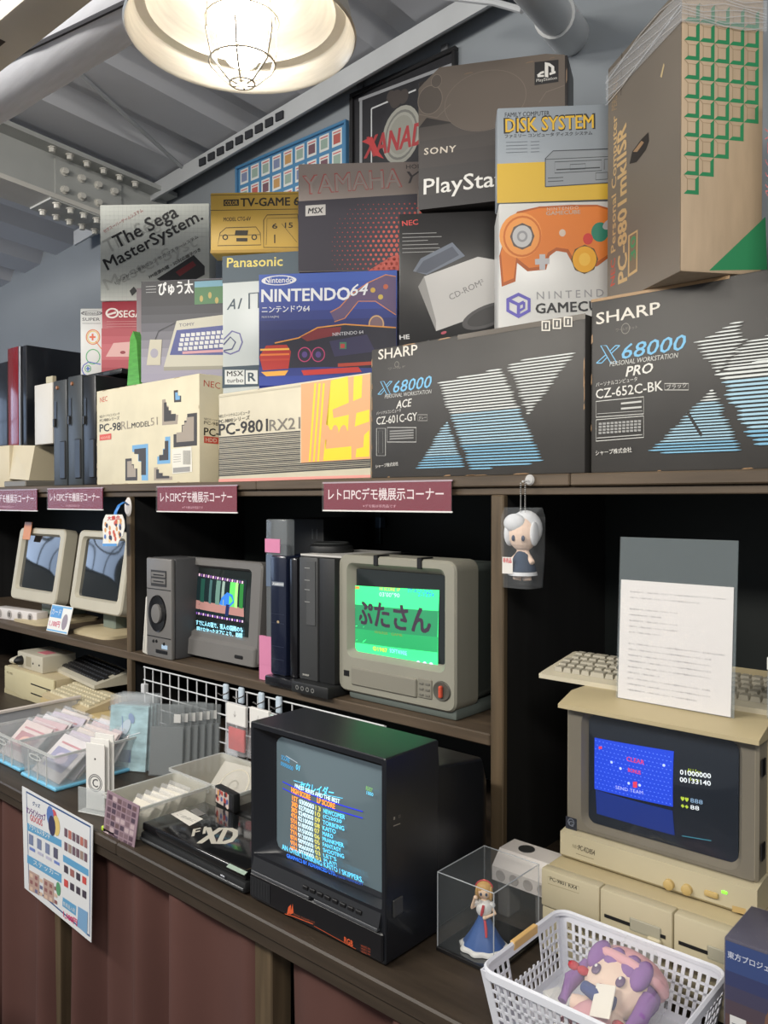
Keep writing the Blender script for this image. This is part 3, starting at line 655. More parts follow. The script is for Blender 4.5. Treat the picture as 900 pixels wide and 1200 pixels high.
A = Art(yam); A.poly([(349.5, 318), (489, 316), (489, 227), (349.5, 236)], ink((50, 46, 58)))
rnd = random.Random(4); dots = [ink((170, 66, 62)), ink((196, 84, 72))]
u0 = A.q((349.5, 318)); 
for j in range(15):
    for i in range(24):
        u = 0.010 + i * 0.0165 + (0.008 if j % 2 else 0); v = 0.008 + j * 0.0145; t = max(0, min(1, (u - 0.05) / 0.36)) * max(0, min(1, 1.15 - abs(v - 0.07) / 0.19))
        r_ = 0.0082 * t
        if r_ < 0.0012 or u > 0.394: continue
        A.uv = True; A.ell((u, v), r_, r_, dots[1 if t > .5 else 0], n=8); A.uv = False; A.k -= 1
A.poly([(430, 318), (489, 316.5), (489, 296), (460, 300)], ink((186, 82, 70)))
A.text('YAMAHA', (356, 228), (471, 219), 22, ink((168, 86, 84)), bold=0.03); A.text('YAMAHA', (357, 227), (470, 218.6), 20, ink((156, 143, 137)))
A.text('YIS', (477, 215), (512, 213), 14, ink((56, 50, 54)), shear=0.3); A.text('HOME', (476, 198), (500, 197), 5, ink((56, 50, 54)))
A.rect((358, 253.5), (381.5, 252), (358, 241), ink((200, 196, 192))); A.text('MSX', (361, 250.5), (379, 249.5), 6.5, ink((40, 38, 42)), bold=0.05, shear=0.2)
A.build({'artwork': 'halftone_print', 'lettering': 'box_lettering'})

# ---- right-hand stack
cdr = carton('console_box', 'black disc drive box with white console picture, under the dark brown box', -1.468, 1.722, 2.026, 0.34, 0.13, 0.368, 34.5, M('black_gloss_board', (38, 37, 38), 0.35, var=0.05))
A = Art(cdr); 
A.text('NEC', (471.5, 265), (490, 263), 6, ink((190, 60, 56)), bold=0.03)
for j, w_ in enumerate((40, 46, 30, 42, 44, 38)): A.line([(471.5, 274 + j * 4.4), (471.5 + w_, 272.8 + j * 4.4)], 0.0016, ink((150, 150, 150)))
A.poly([(484, 318), (493, 303), (530, 284), (545, 300), (500, 322)], ink((96, 104, 118))); A.poly([(487, 319), (496, 306), (530, 289), (538, 299), (500, 320)], ink((66, 72, 86)))
A.poly([(490, 336), (497, 324), (560, 301), (600, 308), (600, 356), (517, 386), (511, 388)], ink((186, 184, 182))); A.poly([(490, 336), (497, 324), (511, 376), (511, 388)], ink((140, 138, 136)))
A.text('CD-ROM²', (528, 352), (568, 333), 7, ink((120, 118, 118)), bold=0.01)
A.ell((572, 370), 0.075, 0.030, ink((60, 58, 60)), rot=0.35); A.ell((572, 370), 0.060, 0.022, ink((34, 32, 34)), rot=0.35); A.ell((520, 390), 0.008, 0.004, ink((170, 60, 80)), rot=.3)
A.text('HE', (468.5, 398), (480, 397), 5, ink((200, 200, 200)), bold=0.05); A.text('SYSTEM', (500, 404), (540, 402), 5, ink((180, 180, 180)))
A.build({'artwork': 'picture_print', 'lettering': 'box_lettering'})
psx = carton('console_box', 'large dark brown game console box with square logo, top of the middle stack', -1.423, 1.752, 2.402, 0.405, 0.13, 0.353, 21.7, M('espresso_board', (52, 48, 47), 0.4, var=0.05))
A = Art(psx); grad(A, (490.5, 246), (663, 226), (490.5, 150), [(46, 44, 46), (72, 66, 63)], 6)
br = ink((98, 88, 80)); br2 = ink((82, 74, 68)); br3 = ink((116, 105, 96))
A.poly([(490.5, 150), (490.5, 104), (504, 90), (515, 79), (640, 63), (662, 64), (662, 138), (560, 150), (545, 146), (500, 138)], br)
A.ell((568, 118), 0.112, 0.080, br3, ri=0.985, n=40); A.ell((568, 118), 0.110, 0.078, br, n=40)
A.ell((504, 117), 0.034, 0.038, br2); A.ell((504, 117), 0.036, 0.040, br3, ri=0.94); A.ell((511.5, 95), 0.014, 0.017, br2); A.ell((511.5, 95), 0.0155, 0.0185, br3, ri=0.9)
A.line([(490.5, 134), (512, 138), (528, 122)], 0.002, br3); A.line([(632, 120), (640, 108), (662, 100)], 0.002, br3)
A.text('SONY', (497, 181.5), (534, 178), 7.5, ink((206, 196, 182)), bold=0.03, spacing=1.15)
A.text('PlayStation', (496.5, 234), (628, 219), 24, ink((218, 216, 212)), bold=0.012)
A.poly([(626.5, 100), (654.5, 96), (654.5, 70), (626.5, 73)], ink((30, 29, 31)))
A.poly([(638.5, 90), (642.5, 91), (642.5, 77), (646, 79), (646, 84.5), (649.5, 84), (649.5, 78), (644, 74), (638.5, 73)], ink((214, 212, 208)))
A.line([(630, 89), (634, 85.5), (637.5, 84.5)], 0.006, ink((214, 212, 208))); A.line([(630, 89.5), (637.5, 89)], 0.005, ink((214, 212, 208))); A.line([(644, 87), (651, 84.5)], 0.006, ink((214, 212, 208)))
A.text('PlayStation', (628.5, 97.4), (652.5, 94), 4.6, ink((206, 204, 200)))
A.build({'artwork': 'embossed_print', 'lettering': 'box_lettering'}); wear(psx, 0.405, 0.353, 9, 8, ink((120, 100, 82)))
gc = carton('console_box', 'white console box with orange controller picture, below the grey and yellow box', -1.126, 1.702, 2.026, 0.330, 0.16, 0.309, 37.5, M('white_gloss_board', (214, 214, 212), 0.3, var=0.02))
A = Art(gc); org, orl, ord_ = ink((222, 124, 42)), ink((238, 156, 76)), ink((176, 88, 28))
A.poly([(585, 300), (596, 262), (606, 248), (632, 242), (670, 240), (700, 240), (735, 250), (744, 290), (744, 320), (724, 318), (716, 300), (700, 312), (676, 318), (664, 296), (652, 294), (644, 300), (640, 316), (618, 318), (606, 308), (604, 330), (588, 336)], ord_)
A.poly([(587, 296), (598, 262), (608, 250), (632, 244), (700, 242), (732, 252), (741, 290), (741, 316), (726, 314), (716, 296), (698, 308), (678, 314), (666, 292), (652, 290), (642, 296), (636, 312), (620, 314), (605, 302), (602, 326), (590, 331)], org)
A.ell((610, 276), 0.052, 0.056, orl); A.ell((612, 277), 0.047, 0.051, ink((206, 108, 34)), ri=0.9); A.ell((612, 277), 0.030, 0.033, ink((96, 84, 80)), n=8); A.ell((612, 277), 0.024, 0.027, ink((196, 196, 198))); A.ell((612, 277), 0.013, 0.014, ink((150, 150, 154)), ri=0.6)
A.line([(627, 307), (644, 306)], 0.014, ink((190, 190, 194))); A.line([(635.5, 298), (635.5, 316)], 0.014, ink((190, 190, 194)))
A.ell((685, 304), 0.033, 0.036, ink((92, 74, 40)), n=8); A.ell((685, 304), 0.029, 0.032, ink((232, 168, 36))); A.ell((685, 304), 0.014, 0.016, ink((240, 190, 70)))
A.ell((703, 272), 0.021, 0.024, ink((30, 128, 104))); A.ell((689, 280), 0.012, 0.014, ink((206, 56, 48))); A.ell((716, 262), 0.022, 0.012, ink((180, 180, 184)), rot=0.5); A.ell((659, 273), 0.008, 0.009, ink((214, 196, 180)))
A.text('NINTENDO', (641, 247), (678, 245), 3.6, ink((210, 190, 170)), spacing=1.2); A.text('GAMECUBE', (640, 252.5), (680, 250.5), 4.6, ink((196, 170, 150)), bold=0.04)
A.text('NINTENDO', (629, 351), (722, 347), 9, ink((150, 150, 154)), spacing=1.5); A.text('GAMECUBE', (628, 367.5), (722, 363), 11.5, ink((40, 40, 44)), bold=0.05, spacing=1.05)
pu = ink((96, 88, 178))
A.line([(607.5, 345), (620, 351), (620, 364), (607.5, 371), (595, 364), (595, 351)], 0.0085, pu, closed=True); A.line([(607.5, 357), (607.5, 370)], 0.008, pu); A.line([(596, 351.5), (607.5, 357), (614, 354)], 0.008, pu); A.line([(614, 354), (614, 361), (609, 364)], 0.006, pu)
A.build({'artwork': 'picture_print', 'lettering': 'box_lettering'})
dsk = carton('console_box', 'grey and yellow disk drive box with line drawing, above the orange controller box', -1.131, 1.702, 2.337, 0.300, 0.085, 0.235, 37.0, M('blue_grey_board', (150, 158, 166), 0.4, var=0.03))
A = Art(dsk); A.poly([(582.5, 238), (726, 233), (726, 186), (582.5, 192)], ink((214, 176, 56)))
A.text('FAMILY COMPUTER', (591.7, 137.5), (644, 135.2), 5.4, ink((48, 50, 54)), bold=0.01)
A.text('DISK SYSTEM', (591, 156.5), (697, 151), 18, ink((40, 38, 34)), bold=0.075); A.text('DISK SYSTEM', (592.5, 155), (695.5, 150), 15.5, ink((224, 180, 52)), bold=0.02)
A.text('ファミリー コンピュータ ディスク システム', (591.7, 162), (694, 158), 4.6, ink((48, 50, 54)), bold=0.02)
for j in range(4): A.line([(593, 167 + j * 4), (618, 166 + j * 4)], 0.0012, ink((96, 104, 112))); A.line([(622, 166.2 + j * 4), (632, 165.8 + j * 4)], 0.0012, ink((96, 104, 112)))
ln_ = ink((60, 64, 70)); A.poly([(639, 219), (726, 213), (726, 176), (648, 177), (639, 186)], ink((140, 146, 152)))
A.line([(639, 219), (639, 186), (648, 177), (726, 174)], 0.0022, ln_); A.line([(639, 219), (726, 213.5)], 0.0022, ln_); A.line([(639, 187), (726, 183)], 0.0016, ln_)
A.line([(650, 203), (650, 190), (705, 187.5), (705, 200)], 0.0018, ln_, closed=True); A.line([(652, 199), (703, 196.5)], 0.003, ln_); A.line([(668, 193), (686, 192), (686, 198), (668, 199)], 0.0016, ln_, closed=True)
A.line([(642, 209), (660, 208)], 0.0018, ln_); A.line([(642, 213), (660, 212)], 0.0018, ln_); A.line([(698, 211), (698, 203), (712, 202), (712, 210)], 0.0016, ln_, closed=True); A.line([(708, 199), (708, 187), (726, 186)], 0.0016, ln_)
A.build({'artwork': 'line_print', 'lettering': 'box_lettering'})

# ---- big carton on the right
P0 = Vector((-0.625, 1.587)); yaw88 = 52.0
big = carton('computer_carton', 'big worn brown carton with green block pattern, standing on the right charcoal carton', P0.x, P0.y, 2.050, 0.180, 0.318, 0.560, yaw88, M('kraft_tan_carton', (186, 164, 138), 0.65, var=0.06, scale=9, stretch=(6, 6, 1), bump=0.1), r=0.005)
A = Art(big); gn = ink((44, 134, 88)); tl = ink((150, 128, 98))
U1 = A.q((872, 163)); U0 = A.q((799, 241)); cw_ = 0.0325; chh = 0.0375
for j in range(16):
    for i in range(5):
        u0 = 0.006 + i * cw_; v0 = 0.565 - (j + 1) * chh; um = u0 + cw_ / 2; 
        lim = U0.y + (u0 - U0.x) * (U1.y - U0.y) / (U1.x - U0.x) + 0.004
        if v0 < lim or u0 + cw_ > 0.172 or j < 1: continue
        k = cw_ * 0.24; A.uv = True
        A.poly([(u0 + cw_, v0), (u0 + cw_, v0 + chh), (u0 + cw_ - k, v0 + chh - k), (u0 + cw_ - k, v0 + k)], gn); A.k -= 1
        A.poly([(u0, v0), (u0 + cw_, v0), (u0 + cw_ - k, v0 + k), (u0 + k, v0 + k)], gn); A.k -= 1
        A.line([(u0 + k, v0 + k), (u0 + k, v0 + chh - k), (u0 + cw_ - k, v0 + chh - k)], 0.0012, tl); A.line([(u0, v0 + chh), (u0 + k, v0 + chh - k)], 0.0012, tl); A.k -= 2; A.uv = False
A.poly([(831, 317), (899, 316), (897, 254)], gn)
A.uv = True; A.rect((0.006, 0.545), (0.09, 0.545), (0.006, 0.565), gn); A.uv = False
A.build({'artwork': 'block_pattern_print'})
A = Art(big, o=(0, 0.318, 0), ux=(0, -1, 0))
A.uv = True; A.rect((0.001, 0.001), (0.317, 0.001), (0.001, 0.559), ink((112, 104, 94)), 'brown_panel'); A.uv = False
tn = ink((196, 164, 116))
A.text('NEC', (720.5, 333), (721, 302), 8, ink((190, 74, 54)), up=(715.5, 336), bold=0.03)
A.text('Personal Computer', (723, 293), (725, 132), 8, tn, up=(716, 297), bold=0.02)
A.text('PC-8801mkⅡSR', (735, 328), (734, 144), 8, tn, up=(724, 333), bold=0.05)
A.poly([(747, 318), (747.5, 269), (736.5, 276), (736, 325)], tn); A.poly([(745.8, 315), (746.2, 272), (738, 277), (737.6, 321)], ink((120, 104, 84))); A.text('30', (745, 302), (745.4, 275), 7, ink((60, 140, 92)), up=(738.8, 306), bold=0.04)
A.poly([(738, 192), (741, 178), (752, 163), (760, 155), (761, 165), (757, 176), (746, 190)], ink((34, 28, 24)), 'hand_hole'); A.poly([(742, 178), (752, 165), (755, 167), (747, 178)], ink((150, 120, 88)), 'hand_hole')
A.poly([(774, 90), (778, 74), (779, 76), (776, 91)], ink((190, 170, 130)))
A.text('PERSONAL', (723, 128), (725, 88), 6, ink((150, 128, 100)), up=(717, 130)); A.line([(728, 112), (729, 62)], 0.002, ink((70, 62, 54)))
A.build({'artwork': 'panel_print', 'lettering': 'box_lettering'}); 
mb = MB(); fm = film('clear_film_tape', (225, 228, 232), 0.14)
mb.box(-0.0035, -0.0035, 0.485, 0.1835, -0.0025, 0.545, fm); mb.box(-0.0035, -0.0035, 0.485, -0.0025, 0.3215, 0.545, fm); mb.box(0.1825, -0.0035, 0.485, 0.1835, 0.3215, 0.545, fm); mb.build('film_wrap', big, smooth=0)
mb = MB()
for k in range(7):
    z = 0.488 + k * 0.009; mb.tube([(-0.004, -0.004 + 0.325 * t, z + 0.012 * math.sin(t * 5 + k)) for t in (0, .25, .5, .75, 1)], 0.0012, film('film_crease', (235, 238, 242), 0.30), 4)
    mb.tube([(0.185 * t - 0.003, -0.0042, z + 0.006 * math.sin(t * 7 + k)) for t in (0, .25, .5, .75, 1)], 0.0012, film('film_crease', (235, 238, 242), 0.30), 4)
mb.build('film_crease', big)
side_b = carton('magazine_box', 'pale white box with red lettering at the right edge, beside the brown carton', -0.462, 1.60, 2.050, 0.30, 0.22, 0.36, 2.0, M('pale_grey_board', (196, 194, 190), 0.45, var=0.03))
A = Art(side_b); A.text('パーソナル', (896, 150), (897, 230), 5, ink((170, 80, 80)), up=(903, 150)); A.uv = True; A.rect((0.006, 0.03), (0.012, 0.03), (0.006, 0.33), ink((220, 218, 214))); A.rect((0.03, 0.02), (0.28, 0.02), (0.03, 0.34), ink((150, 152, 158))); A.uv = False; A.build()

# ---- consoles and pieces at the far left of the shelf
cons_m = M('graphite_plastic', (58, 62, 64), 0.4, var=0.05); cons_b = M('black_plastic', (26, 27, 29), 0.35)
for i, (xa, xb, top, lab) in enumerate(((62.5, 78, 2.112, 'upright graphite console, leftmost of the three beside the step carton'), (79.5, 96, 2.118, 'upright graphite console, middle of the three beside the step carton'), (97.5, 112, 2.105, 'upright black console touching the step carton'))):
    xL = aY(xa, 500, 1.68).x; xR = aY(xb, 500, 1.68).x
    t = thing('game_console', lab, 'console', (xL, 1.68, TOPZ), group='upright consoles'); w_ = xR - xL; h_ = top - TOPZ
    mb = MB(); mb.rbox(0, 0, 0, w_, 0.40, h_, 0.006, cons_m if i < 2 else cons_b, 2); mb.build('shell', t)
    mb = MB(); mb.rbox(w_ * .55, -0.006, 0.03, w_ * .95, 0.01, h_ * .42, 0.003, cons_b, 1); mb.build('front_cover', t)
    mb = MB(); mb.box(w_ * .1, -0.002, h_ * .55, w_ * .28, 0.01, h_ * .8, cons_b); mb.build('slot', t, smooth=0)
    mb = MB(); mb.rbox(w_ * .08, -0.008, h_ * .56, w_ * .2, 0, h_ * .64, 0.002, cons_b, 1); mb.build('latch', t)
    if i < 2:
        mb = MB(); mb.lathe([(0.0, 0.006), (0.007, 0.006), (0.009, 0)], M('bronze_button', (176, 120, 84), 0.35, 0.5), 12, T=Matrix.Translation((w_ * .35, 0, h_ * .93)) @ Matrix.Rotation(R_(90), 4, 'X')); mb.build('power_button', t)
xL = aY(114, 450, 1.86).x; xR = aY(147, 450, 1.86).x
cb = thing('game_console', 'flat black console under the red and white console boxes', 'console', (xL - 0.34, 2.135 - 0.36, 2.122 - 0.0))
cb.location = (-3.47, 1.78, 2.1195)
mb = MB(); mb.rbox(0, 0, 0, 0.46, 0.36, 0.022, 0.004, cons_b, 2); mb.build('shell', cb)
for k in range(4):
    mb = MB(); mb.box(0.05 + k * 0.09, -0.001, 0.006, 0.10 + k * 0.09, 0.002, 0.016, cons_m); mb.build('port', cb, smooth=0)
t = thing('desktop_computer', 'beige desktop computer with sloping keyboard front, far left of the top shelf', 'computer', (aY(-40, 560, 1.70).x, 1.70, TOPZ))
xr = aY(11, 560, 1.70).x - t.location.x; bg = M('aged_beige_plastic', (200, 188, 160), 0.5, var=0.05)
mb = MB(); mb.rbox(0, 0.0, 0.0, xr, 0.42, 0.20, 0.006, bg, 2); mb.build('case', t)
mb = MB(); mb.loops([[(xr, 0.0, 0.04), (xr, 0.38, 0.04), (xr, 0.38, 0.20), (xr, 0.02, 0.20)], [(xr + 0.20, 0.0, 0.03), (xr + 0.20, 0.38, 0.03), (xr + 0.20, 0.38, 0.19), (xr + 0.20, 0.03, 0.19)]], bg, True, True); mb.build('side_unit', t, smooth=20)
mb = MB(); mb.rbox(xr + 0.01, -0.03, 0.0, xr + 0.23, 0.30, 0.028, 0.004, M('grey_tray', (120, 116, 108), 0.5), 1); mb.build('tray', t)
zz = TOPZ + 0.2005
x0 = aY(9, 450, 1.80).x; x1 = aY(26, 450, 1.80).x
t = thing('game_console', 'upright glossy black console with dark red front edge, on the beige computer', 'console', (x0, 1.80, zz)); hh = aY(26, 404, 1.80).z - zz
mb = MB(); mb.rbox(0, 0.012, 0, x1 - x0 + 0.02, 0.40, hh, 0.006, M('gloss_black', (24, 26, 32), 0.3, coat=0.4), 2); mb.build('shell', t)
mb = MB(); mb.rbox(0, 0, 0, (x1 - x0) * 0.72, 0.012, hh, 0.004, M('dark_red_gloss', (120, 22, 30), 0.2, coat=0.5), 2); mb.build('front_edge', t)
mb = MB(); mb.rbox((x1 - x0) * 0.74, 0.0, 0, (x1 - x0) * 0.84, 0.012, hh, 0.003, M('silver_trim', (120, 122, 128), 0.3, 0.6), 1); mb.build('trim_strip', t)
x2 = aY(-30, 450, 1.80).x
mb = MB(); mb.rbox(x2, 1.80, zz, x0 - 0.006, 2.1, zz + hh - 0.06, 0.006, M('gloss_black', (24, 26, 32), 0.3), 2); tag(mb.build('game_console'), 'plain black box at the left edge beside the red edged console', 'console')
xa, xb = aY(40.5, 480, 1.72).x, aY(61.5, 480, 1.72).x
t = thing('memory_card_case', 'slim white plastic case standing on the beige computer', 'case', (xa, 1.72, TOPZ + 0.191)); hh = aY(50, 450, 1.72).z - TOPZ - 0.191
mb = MB(); mb.rbox(0, 0, 0, xb - xa, 0.03, hh, 0.003, M('white_plastic', (208, 204, 196), 0.45), 2); mb.build('case_body', t)
mb = MB(); mb.rbox((xb - xa) * .6, 0.004, hh, (xb - xa) * .95, 0.024, hh + 0.03, 0.002, M('ivory_plastic', (186, 178, 150), 0.5), 1); mb.build('case_tab', t)

# ---- framed pictures on the wall
def framed(name, label, c4, inset, fr_m, depth=0.02):
    a = aY(*c4[0], WALLY - 0.002); b = aY(*c4[1], WALLY - 0.002); c = aY(*c4[2], WALLY - 0.002)
    w_ = b.x - a.x; h_ = a.z - c.z
    t = thing(name, label, 'poster', (a.x, WALLY - 0.001 - depth, c.z)); 
    for (x0, z0, x1, z1) in ((0, 0, w_, inset), (0, h_ - inset, w_, h_), (0, inset, inset, h_ - inset), (w_ - inset, inset, w_, h_ - inset)):
        mb = MB(); mb.rbox(x0, 0, z0, x1, depth, z1, 0.002, fr_m, 1); mb.build('frame_bar', t)
    return t, w_, h_
t, w_, h_ = framed('wall_poster', 'blue framed grid poster of small game covers on the back wall', ((279, 197), (409, 147), (279, 262)), 0.012, M('blue_frame', (70, 120, 160), 0.4))
mb = MB(); mb.box(0.012, 0.012, 0.012, w_ - 0.012, 0.018, h_ - 0.012, ink((74, 126, 166))); mb.build('backing_sheet', t, smooth=0)
A = Art(t, o=(0, 0.012, 0), uv=True); rnd = random.Random(3)
for j in range(4):
    for i in range(9):
        x = 0.025 + i * (w_ - 0.04) / 9; z = h_ - 0.085 - j * 0.082
        A.rect((x, z), (x + 0.055, z), (x, z + 0.066), ink((206, 208, 206)))
        A.rect((x + 0.008, z + 0.010), (x + 0.047, z + 0.010), (x + 0.008, z + 0.048), ink(rnd.choice([(170, 90, 84), (120, 130, 160), (180, 140, 90), (110, 80, 90), (140, 160, 150)])))
        A.line([(x + 0.006, z + 0.056), (x + 0.049, z + 0.056)], 0.005, ink((190, 90, 90))); A.k -= 3
A.build({'artwork': 'cover_print'})
t, w_, h_ = framed('framed_poster', 'black framed dark poster with red lettering and round seal on the wall', ((413, 112), (537, 64), (413, 232)), 0.016, M('black_frame', (34, 34, 36), 0.35))
mb = MB(); mb.box(0.016, 0.012, 0.016, w_ - 0.016, 0.018, h_ - 0.016, M('poster_black', (40, 40, 44), 0.4, var=0.2, scale=12)); mb.build('backing_sheet', t, smooth=0)
A = Art(t, o=(0, 0.012, 0))
def pp(u, v): a_, b_ = Vector((413, 112)).lerp(Vector((537, 64)), u), None; return (a_.x, a_.y + v)
A.line([pp(.06, 8), pp(.94, 9)], 0.012, ink((140, 142, 146))); A.line([pp(.08, 10), pp(.08, 100)], 0.014, ink((140, 142, 146)))
A.line([pp(.18, 24), pp(.60, 22)], 0.006, ink((190, 192, 194))); A.line([pp(.18, 24), pp(.18, 100)], 0.006, ink((190, 192, 194))); A.line([pp(.94, 9), pp(.94, 60)], 0.008, ink((140, 142, 146)))
for p, r_ in (((464, 116), 0.030), ((473, 113), 0.024), ((458, 113), 0.02)): A.ell(p, r_, r_ * 1.1, ink((66, 60, 58)))
A.ell((470, 158), 0.092, 0.105, ink((150, 150, 142))); A.ell((470, 158), 0.078, 0.09, ink((110, 110, 106)), ri=0.9); A.ell((470, 158), 0.06, 0.07, ink((136, 136, 128)))
A.text('XANADU', (427, 186), (512, 164), 24, ink((156, 54, 58)), bold=0.04, shear=0.1)
A.poly([(424, 166), (436, 160), (444, 178), (450, 186), (440, 182), (434, 170)], ink((176, 58, 60)))
A.build({'artwork': 'poster_print', 'lettering': 'poster_lettering'})
for u in (0.1, 0.9):
    mb = MB(); mb.rbox(u * w_ - 0.015, 0.002, h_, u * w_ + 0.015, 0.016, h_ + 0.025, 0.003, M('clip_metal', (120, 122, 126), 0.4, 0.5), 1); mb.build('hanging_clip', t)

# ================================================================ pendant lamp
lp = thing('pendant_lamp', 'glowing industrial pendant lamp with wide metal shade and wire bulb cage', 'lamp', (-1.15, 0.92, 2.42))
shm = M('spun_aluminium', (196, 190, 178), 0.34, 0.85, var=0.08, scale=14, stretch=(1, 1, 14))
mb = MB(); mb.lathe([(0.200, 0.0), (0.203, 0.004), (0.200, 0.008), (0.192, 0.045), (0.168, 0.056), (0.150, 0.075), (0.080, 0.135), (0.055, 0.150), (0.050, 0.21), (0.042, 0.21), (0.047, 0.150), (0.075, 0.130), (0.145, 0.070), (0.163, 0.050), (0.166, 0.045), (0.184, 0.042), (0.188, 0.038), (0.196, 0.004), (0.200, 0.0)], shm, 56); mb.build('lamp_shade', lp)
mb = MB(); mb.lathe([(0.030, 0.12), (0.034, 0.16), (0.034, 0.30), (0.012, 0.33), (0.010, 0.34)], M('dark_socket', (60, 58, 56), 0.4, 0.6), 20, cap0=True, cap1=True); mb.build('socket', lp)
mb = MB(); mb.tube([(0, 0, 0.33), (0, 0, 0.92)], 0.005, M('black_cord', (24, 24, 25), 0.6), 8); mb.build('cord', lp)
mb = MB(); mb.lathe([(0.004, -0.050), (0.026, -0.042), (0.042, -0.015), (0.044, 0.015), (0.034, 0.060), (0.022, 0.10), (0.020, 0.125)], M('lit_bulb', (255, 248, 236), 0.3, emit=56.0), 24, cap0=True, cap1=True); mb.build('bulb', lp)
cgm = M('cage_wire', (190, 182, 168), 0.35, 0.7)
for k in range(6):
    a = k * math.pi / 3 + 0.2; mb = MB(); mb.tube([(r_ * math.cos(a), r_ * math.sin(a), z) for r_, z in ((0.040, 0.13), (0.062, 0.06), (0.066, 0.0), (0.055, -0.05), (0.025, -0.078), (0.010, -0.082))], 0.0020, cgm, 6); mb.build('cage_wire', lp)
for r_, z in ((0.064, 0.03), (0.058, -0.045), (0.022, -0.080)):
    mb = MB(); mb.tube([(r_ * math.cos(k * math.pi / 12), r_ * math.sin(k * math.pi / 12), z) for k in range(25)], 0.0020, cgm, 6); mb.build('cage_ring', lp)

# ================================================================ red shelf signs
sg_m = M('crimson_card', (112, 14, 42), 0.4)
for lab, xa, xb, yt, yb in (('crimson sign with white Japanese lettering above the green screened monitor', 378, 530, 562, 599), ('crimson sign with white Japanese lettering above the grey computer tower', 183.5, 278, 568, 600),
                            ('crimson sign with white Japanese lettering above the two tilted beige monitors', 55.5, 120.5, 571, 597), ('crimson sign with white Japanese lettering cut by the left photo edge', -22, 43.5, 573, 598)):
    p = aY(xa, yb, 1.642); q = aY(xb, yt, 1.642); w_, h_ = q.x - p.x, q.z - p.z
    t = thing('shelf_sign', lab, 'sign', (p.x, 1.642, p.z), group='crimson shelf signs')
    mb = MB(); mb.box(0.004, 0.001, 0.004, w_ - 0.004, 0.0025, h_ - 0.004, sg_m); mb.build('card', t, smooth=0)
    mb = MB(); mb.box(0, -0.0025, 0, w_, -0.0019, h_, film('sign_sleeve', (230, 226, 230), 0.035, 0.06)); mb.build('clear_sleeve', t, smooth=0)
    mb = MB(); mb.box(0, 0.0, 0, w_, 0.003, 0.004, WHT); mb.box(0, 0.0, h_ - 0.004, w_, 0.003, h_, ink((170, 150, 160))); mb.build('sleeve_edge', t, smooth=0)
    A = Art(t, o=(0, 0.001, 0), uv=True); A.text('レトロPCデモ機展示コーナー', (w_ * .05, h_ * .38), (w_ * .94, h_ * .38), h_ * .40, ink((226, 214, 216)), bold=0.012); A.text('※デモ機は非売品です', (w_ * .34, h_ * .14), (w_ * .60, h_ * .14), h_ * .10, ink((206, 160, 172))); A.build({'lettering': 'sign_lettering'})

# ================================================================ monitors
def crt(t, W_, H_, D_, inner, bm, hm, gm, T=None, ro=0.02, ri=0.02, rec=0.016, bulge=0.010, bd=0.06, lip=0.010, back=(0.16, 0.14), names=('bezel', 'housing', 'screen')):
    T = T or Matrix.Identity(4); x0, z0, x1, z1 = inner
    def lo(r, y): return [(x, y, z) for x, z in r]
    mb = MB(); mb.loops([lo(rrect(0, 0, W_, H_, ro), bd), lo(rrect(0, 0, W_, H_, ro), 0.006), lo(rrect(0.005, 0.005, W_ - 0.005, H_ - 0.005, ro * .8), 0.0),
                         lo(rrect(x0 - lip, z0 - lip, x1 + lip, z1 + lip, ri + lip * .5), 0.0), lo(rrect(x0 - lip * .8, z0 - lip * .8, x1 + lip * .8, z1 + lip * .8, ri + lip * .4), 0.004), lo(rrect(x0, z0, x1, z1, ri), rec + 0.004)], bm)
    mb.xf(T).build(names[0], t)
    bx, bz = back; mb = MB()
    mb.loops([lo(rrect(0.004, 0.004, W_ - 0.004, H_ - 0.004, ro), bd), lo(rrect(0.010, 0.008, W_ - 0.010, H_ - 0.008, ro), bd + 0.008), lo(rrect(0.018, 0.012, W_ - 0.018, H_ - 0.014, ro), D_ * .52),
              lo(rrect(W_ / 2 - bx, 0.03, W_ / 2 + bx, 0.03 + bz * 2, 0.02), D_ * .9), lo(rrect(W_ / 2 - bx * .92, 0.035, W_ / 2 + bx * .92, 0.02 + bz * 2, 0.02), D_)], hm, False, True)
    mb.xf(T).build(names[1], t)
    n = 12; mb = MB(); cx, cz_ = (x0 + x1) / 2, (z0 + z1) / 2; hx, hz = (x1 - x0) / 2, (z1 - z0) / 2
    def sf(x, z): return bulge * max(0, 1 - ((x - cx) / hx) ** 2) * max(0, 1 - ((z - cz_) / hz) ** 2) ** 1.0 if bulge else 0
    mb.loops([[(x0 + (x1 - x0) * i / n, rec - sf(x0 + (x1 - x0) * i / n, z0 + (z1 - z0) * j / n), z0 + (z1 - z0) * j / n) for i in range(n + 1)] for j in range(n + 1)], gm, closed=False)
    mb.xf(T).build(names[2], t, smooth=80)
    R3 = T.to_3x3()
    return lambda **k: Art(t, o=T @ Vector((0, rec, 0)), ux=R3 @ Vector((1, 0, 0)), uz=R3 @ Vector((0, 0, 1)), surf=sf, **k)
glass = M('dark_crt_glass', (26, 30, 32), 0.06, coat=0.6)
glass_lit = M('lit_crt_glass', (34, 40, 40), 0.08, coat=0.5)
beige = M('warm_beige_plastic', (188, 182, 164), 0.45, var=0.04); beige_d = M('aged_yellow_plastic', (184, 170, 138), 0.5, var=0.05)
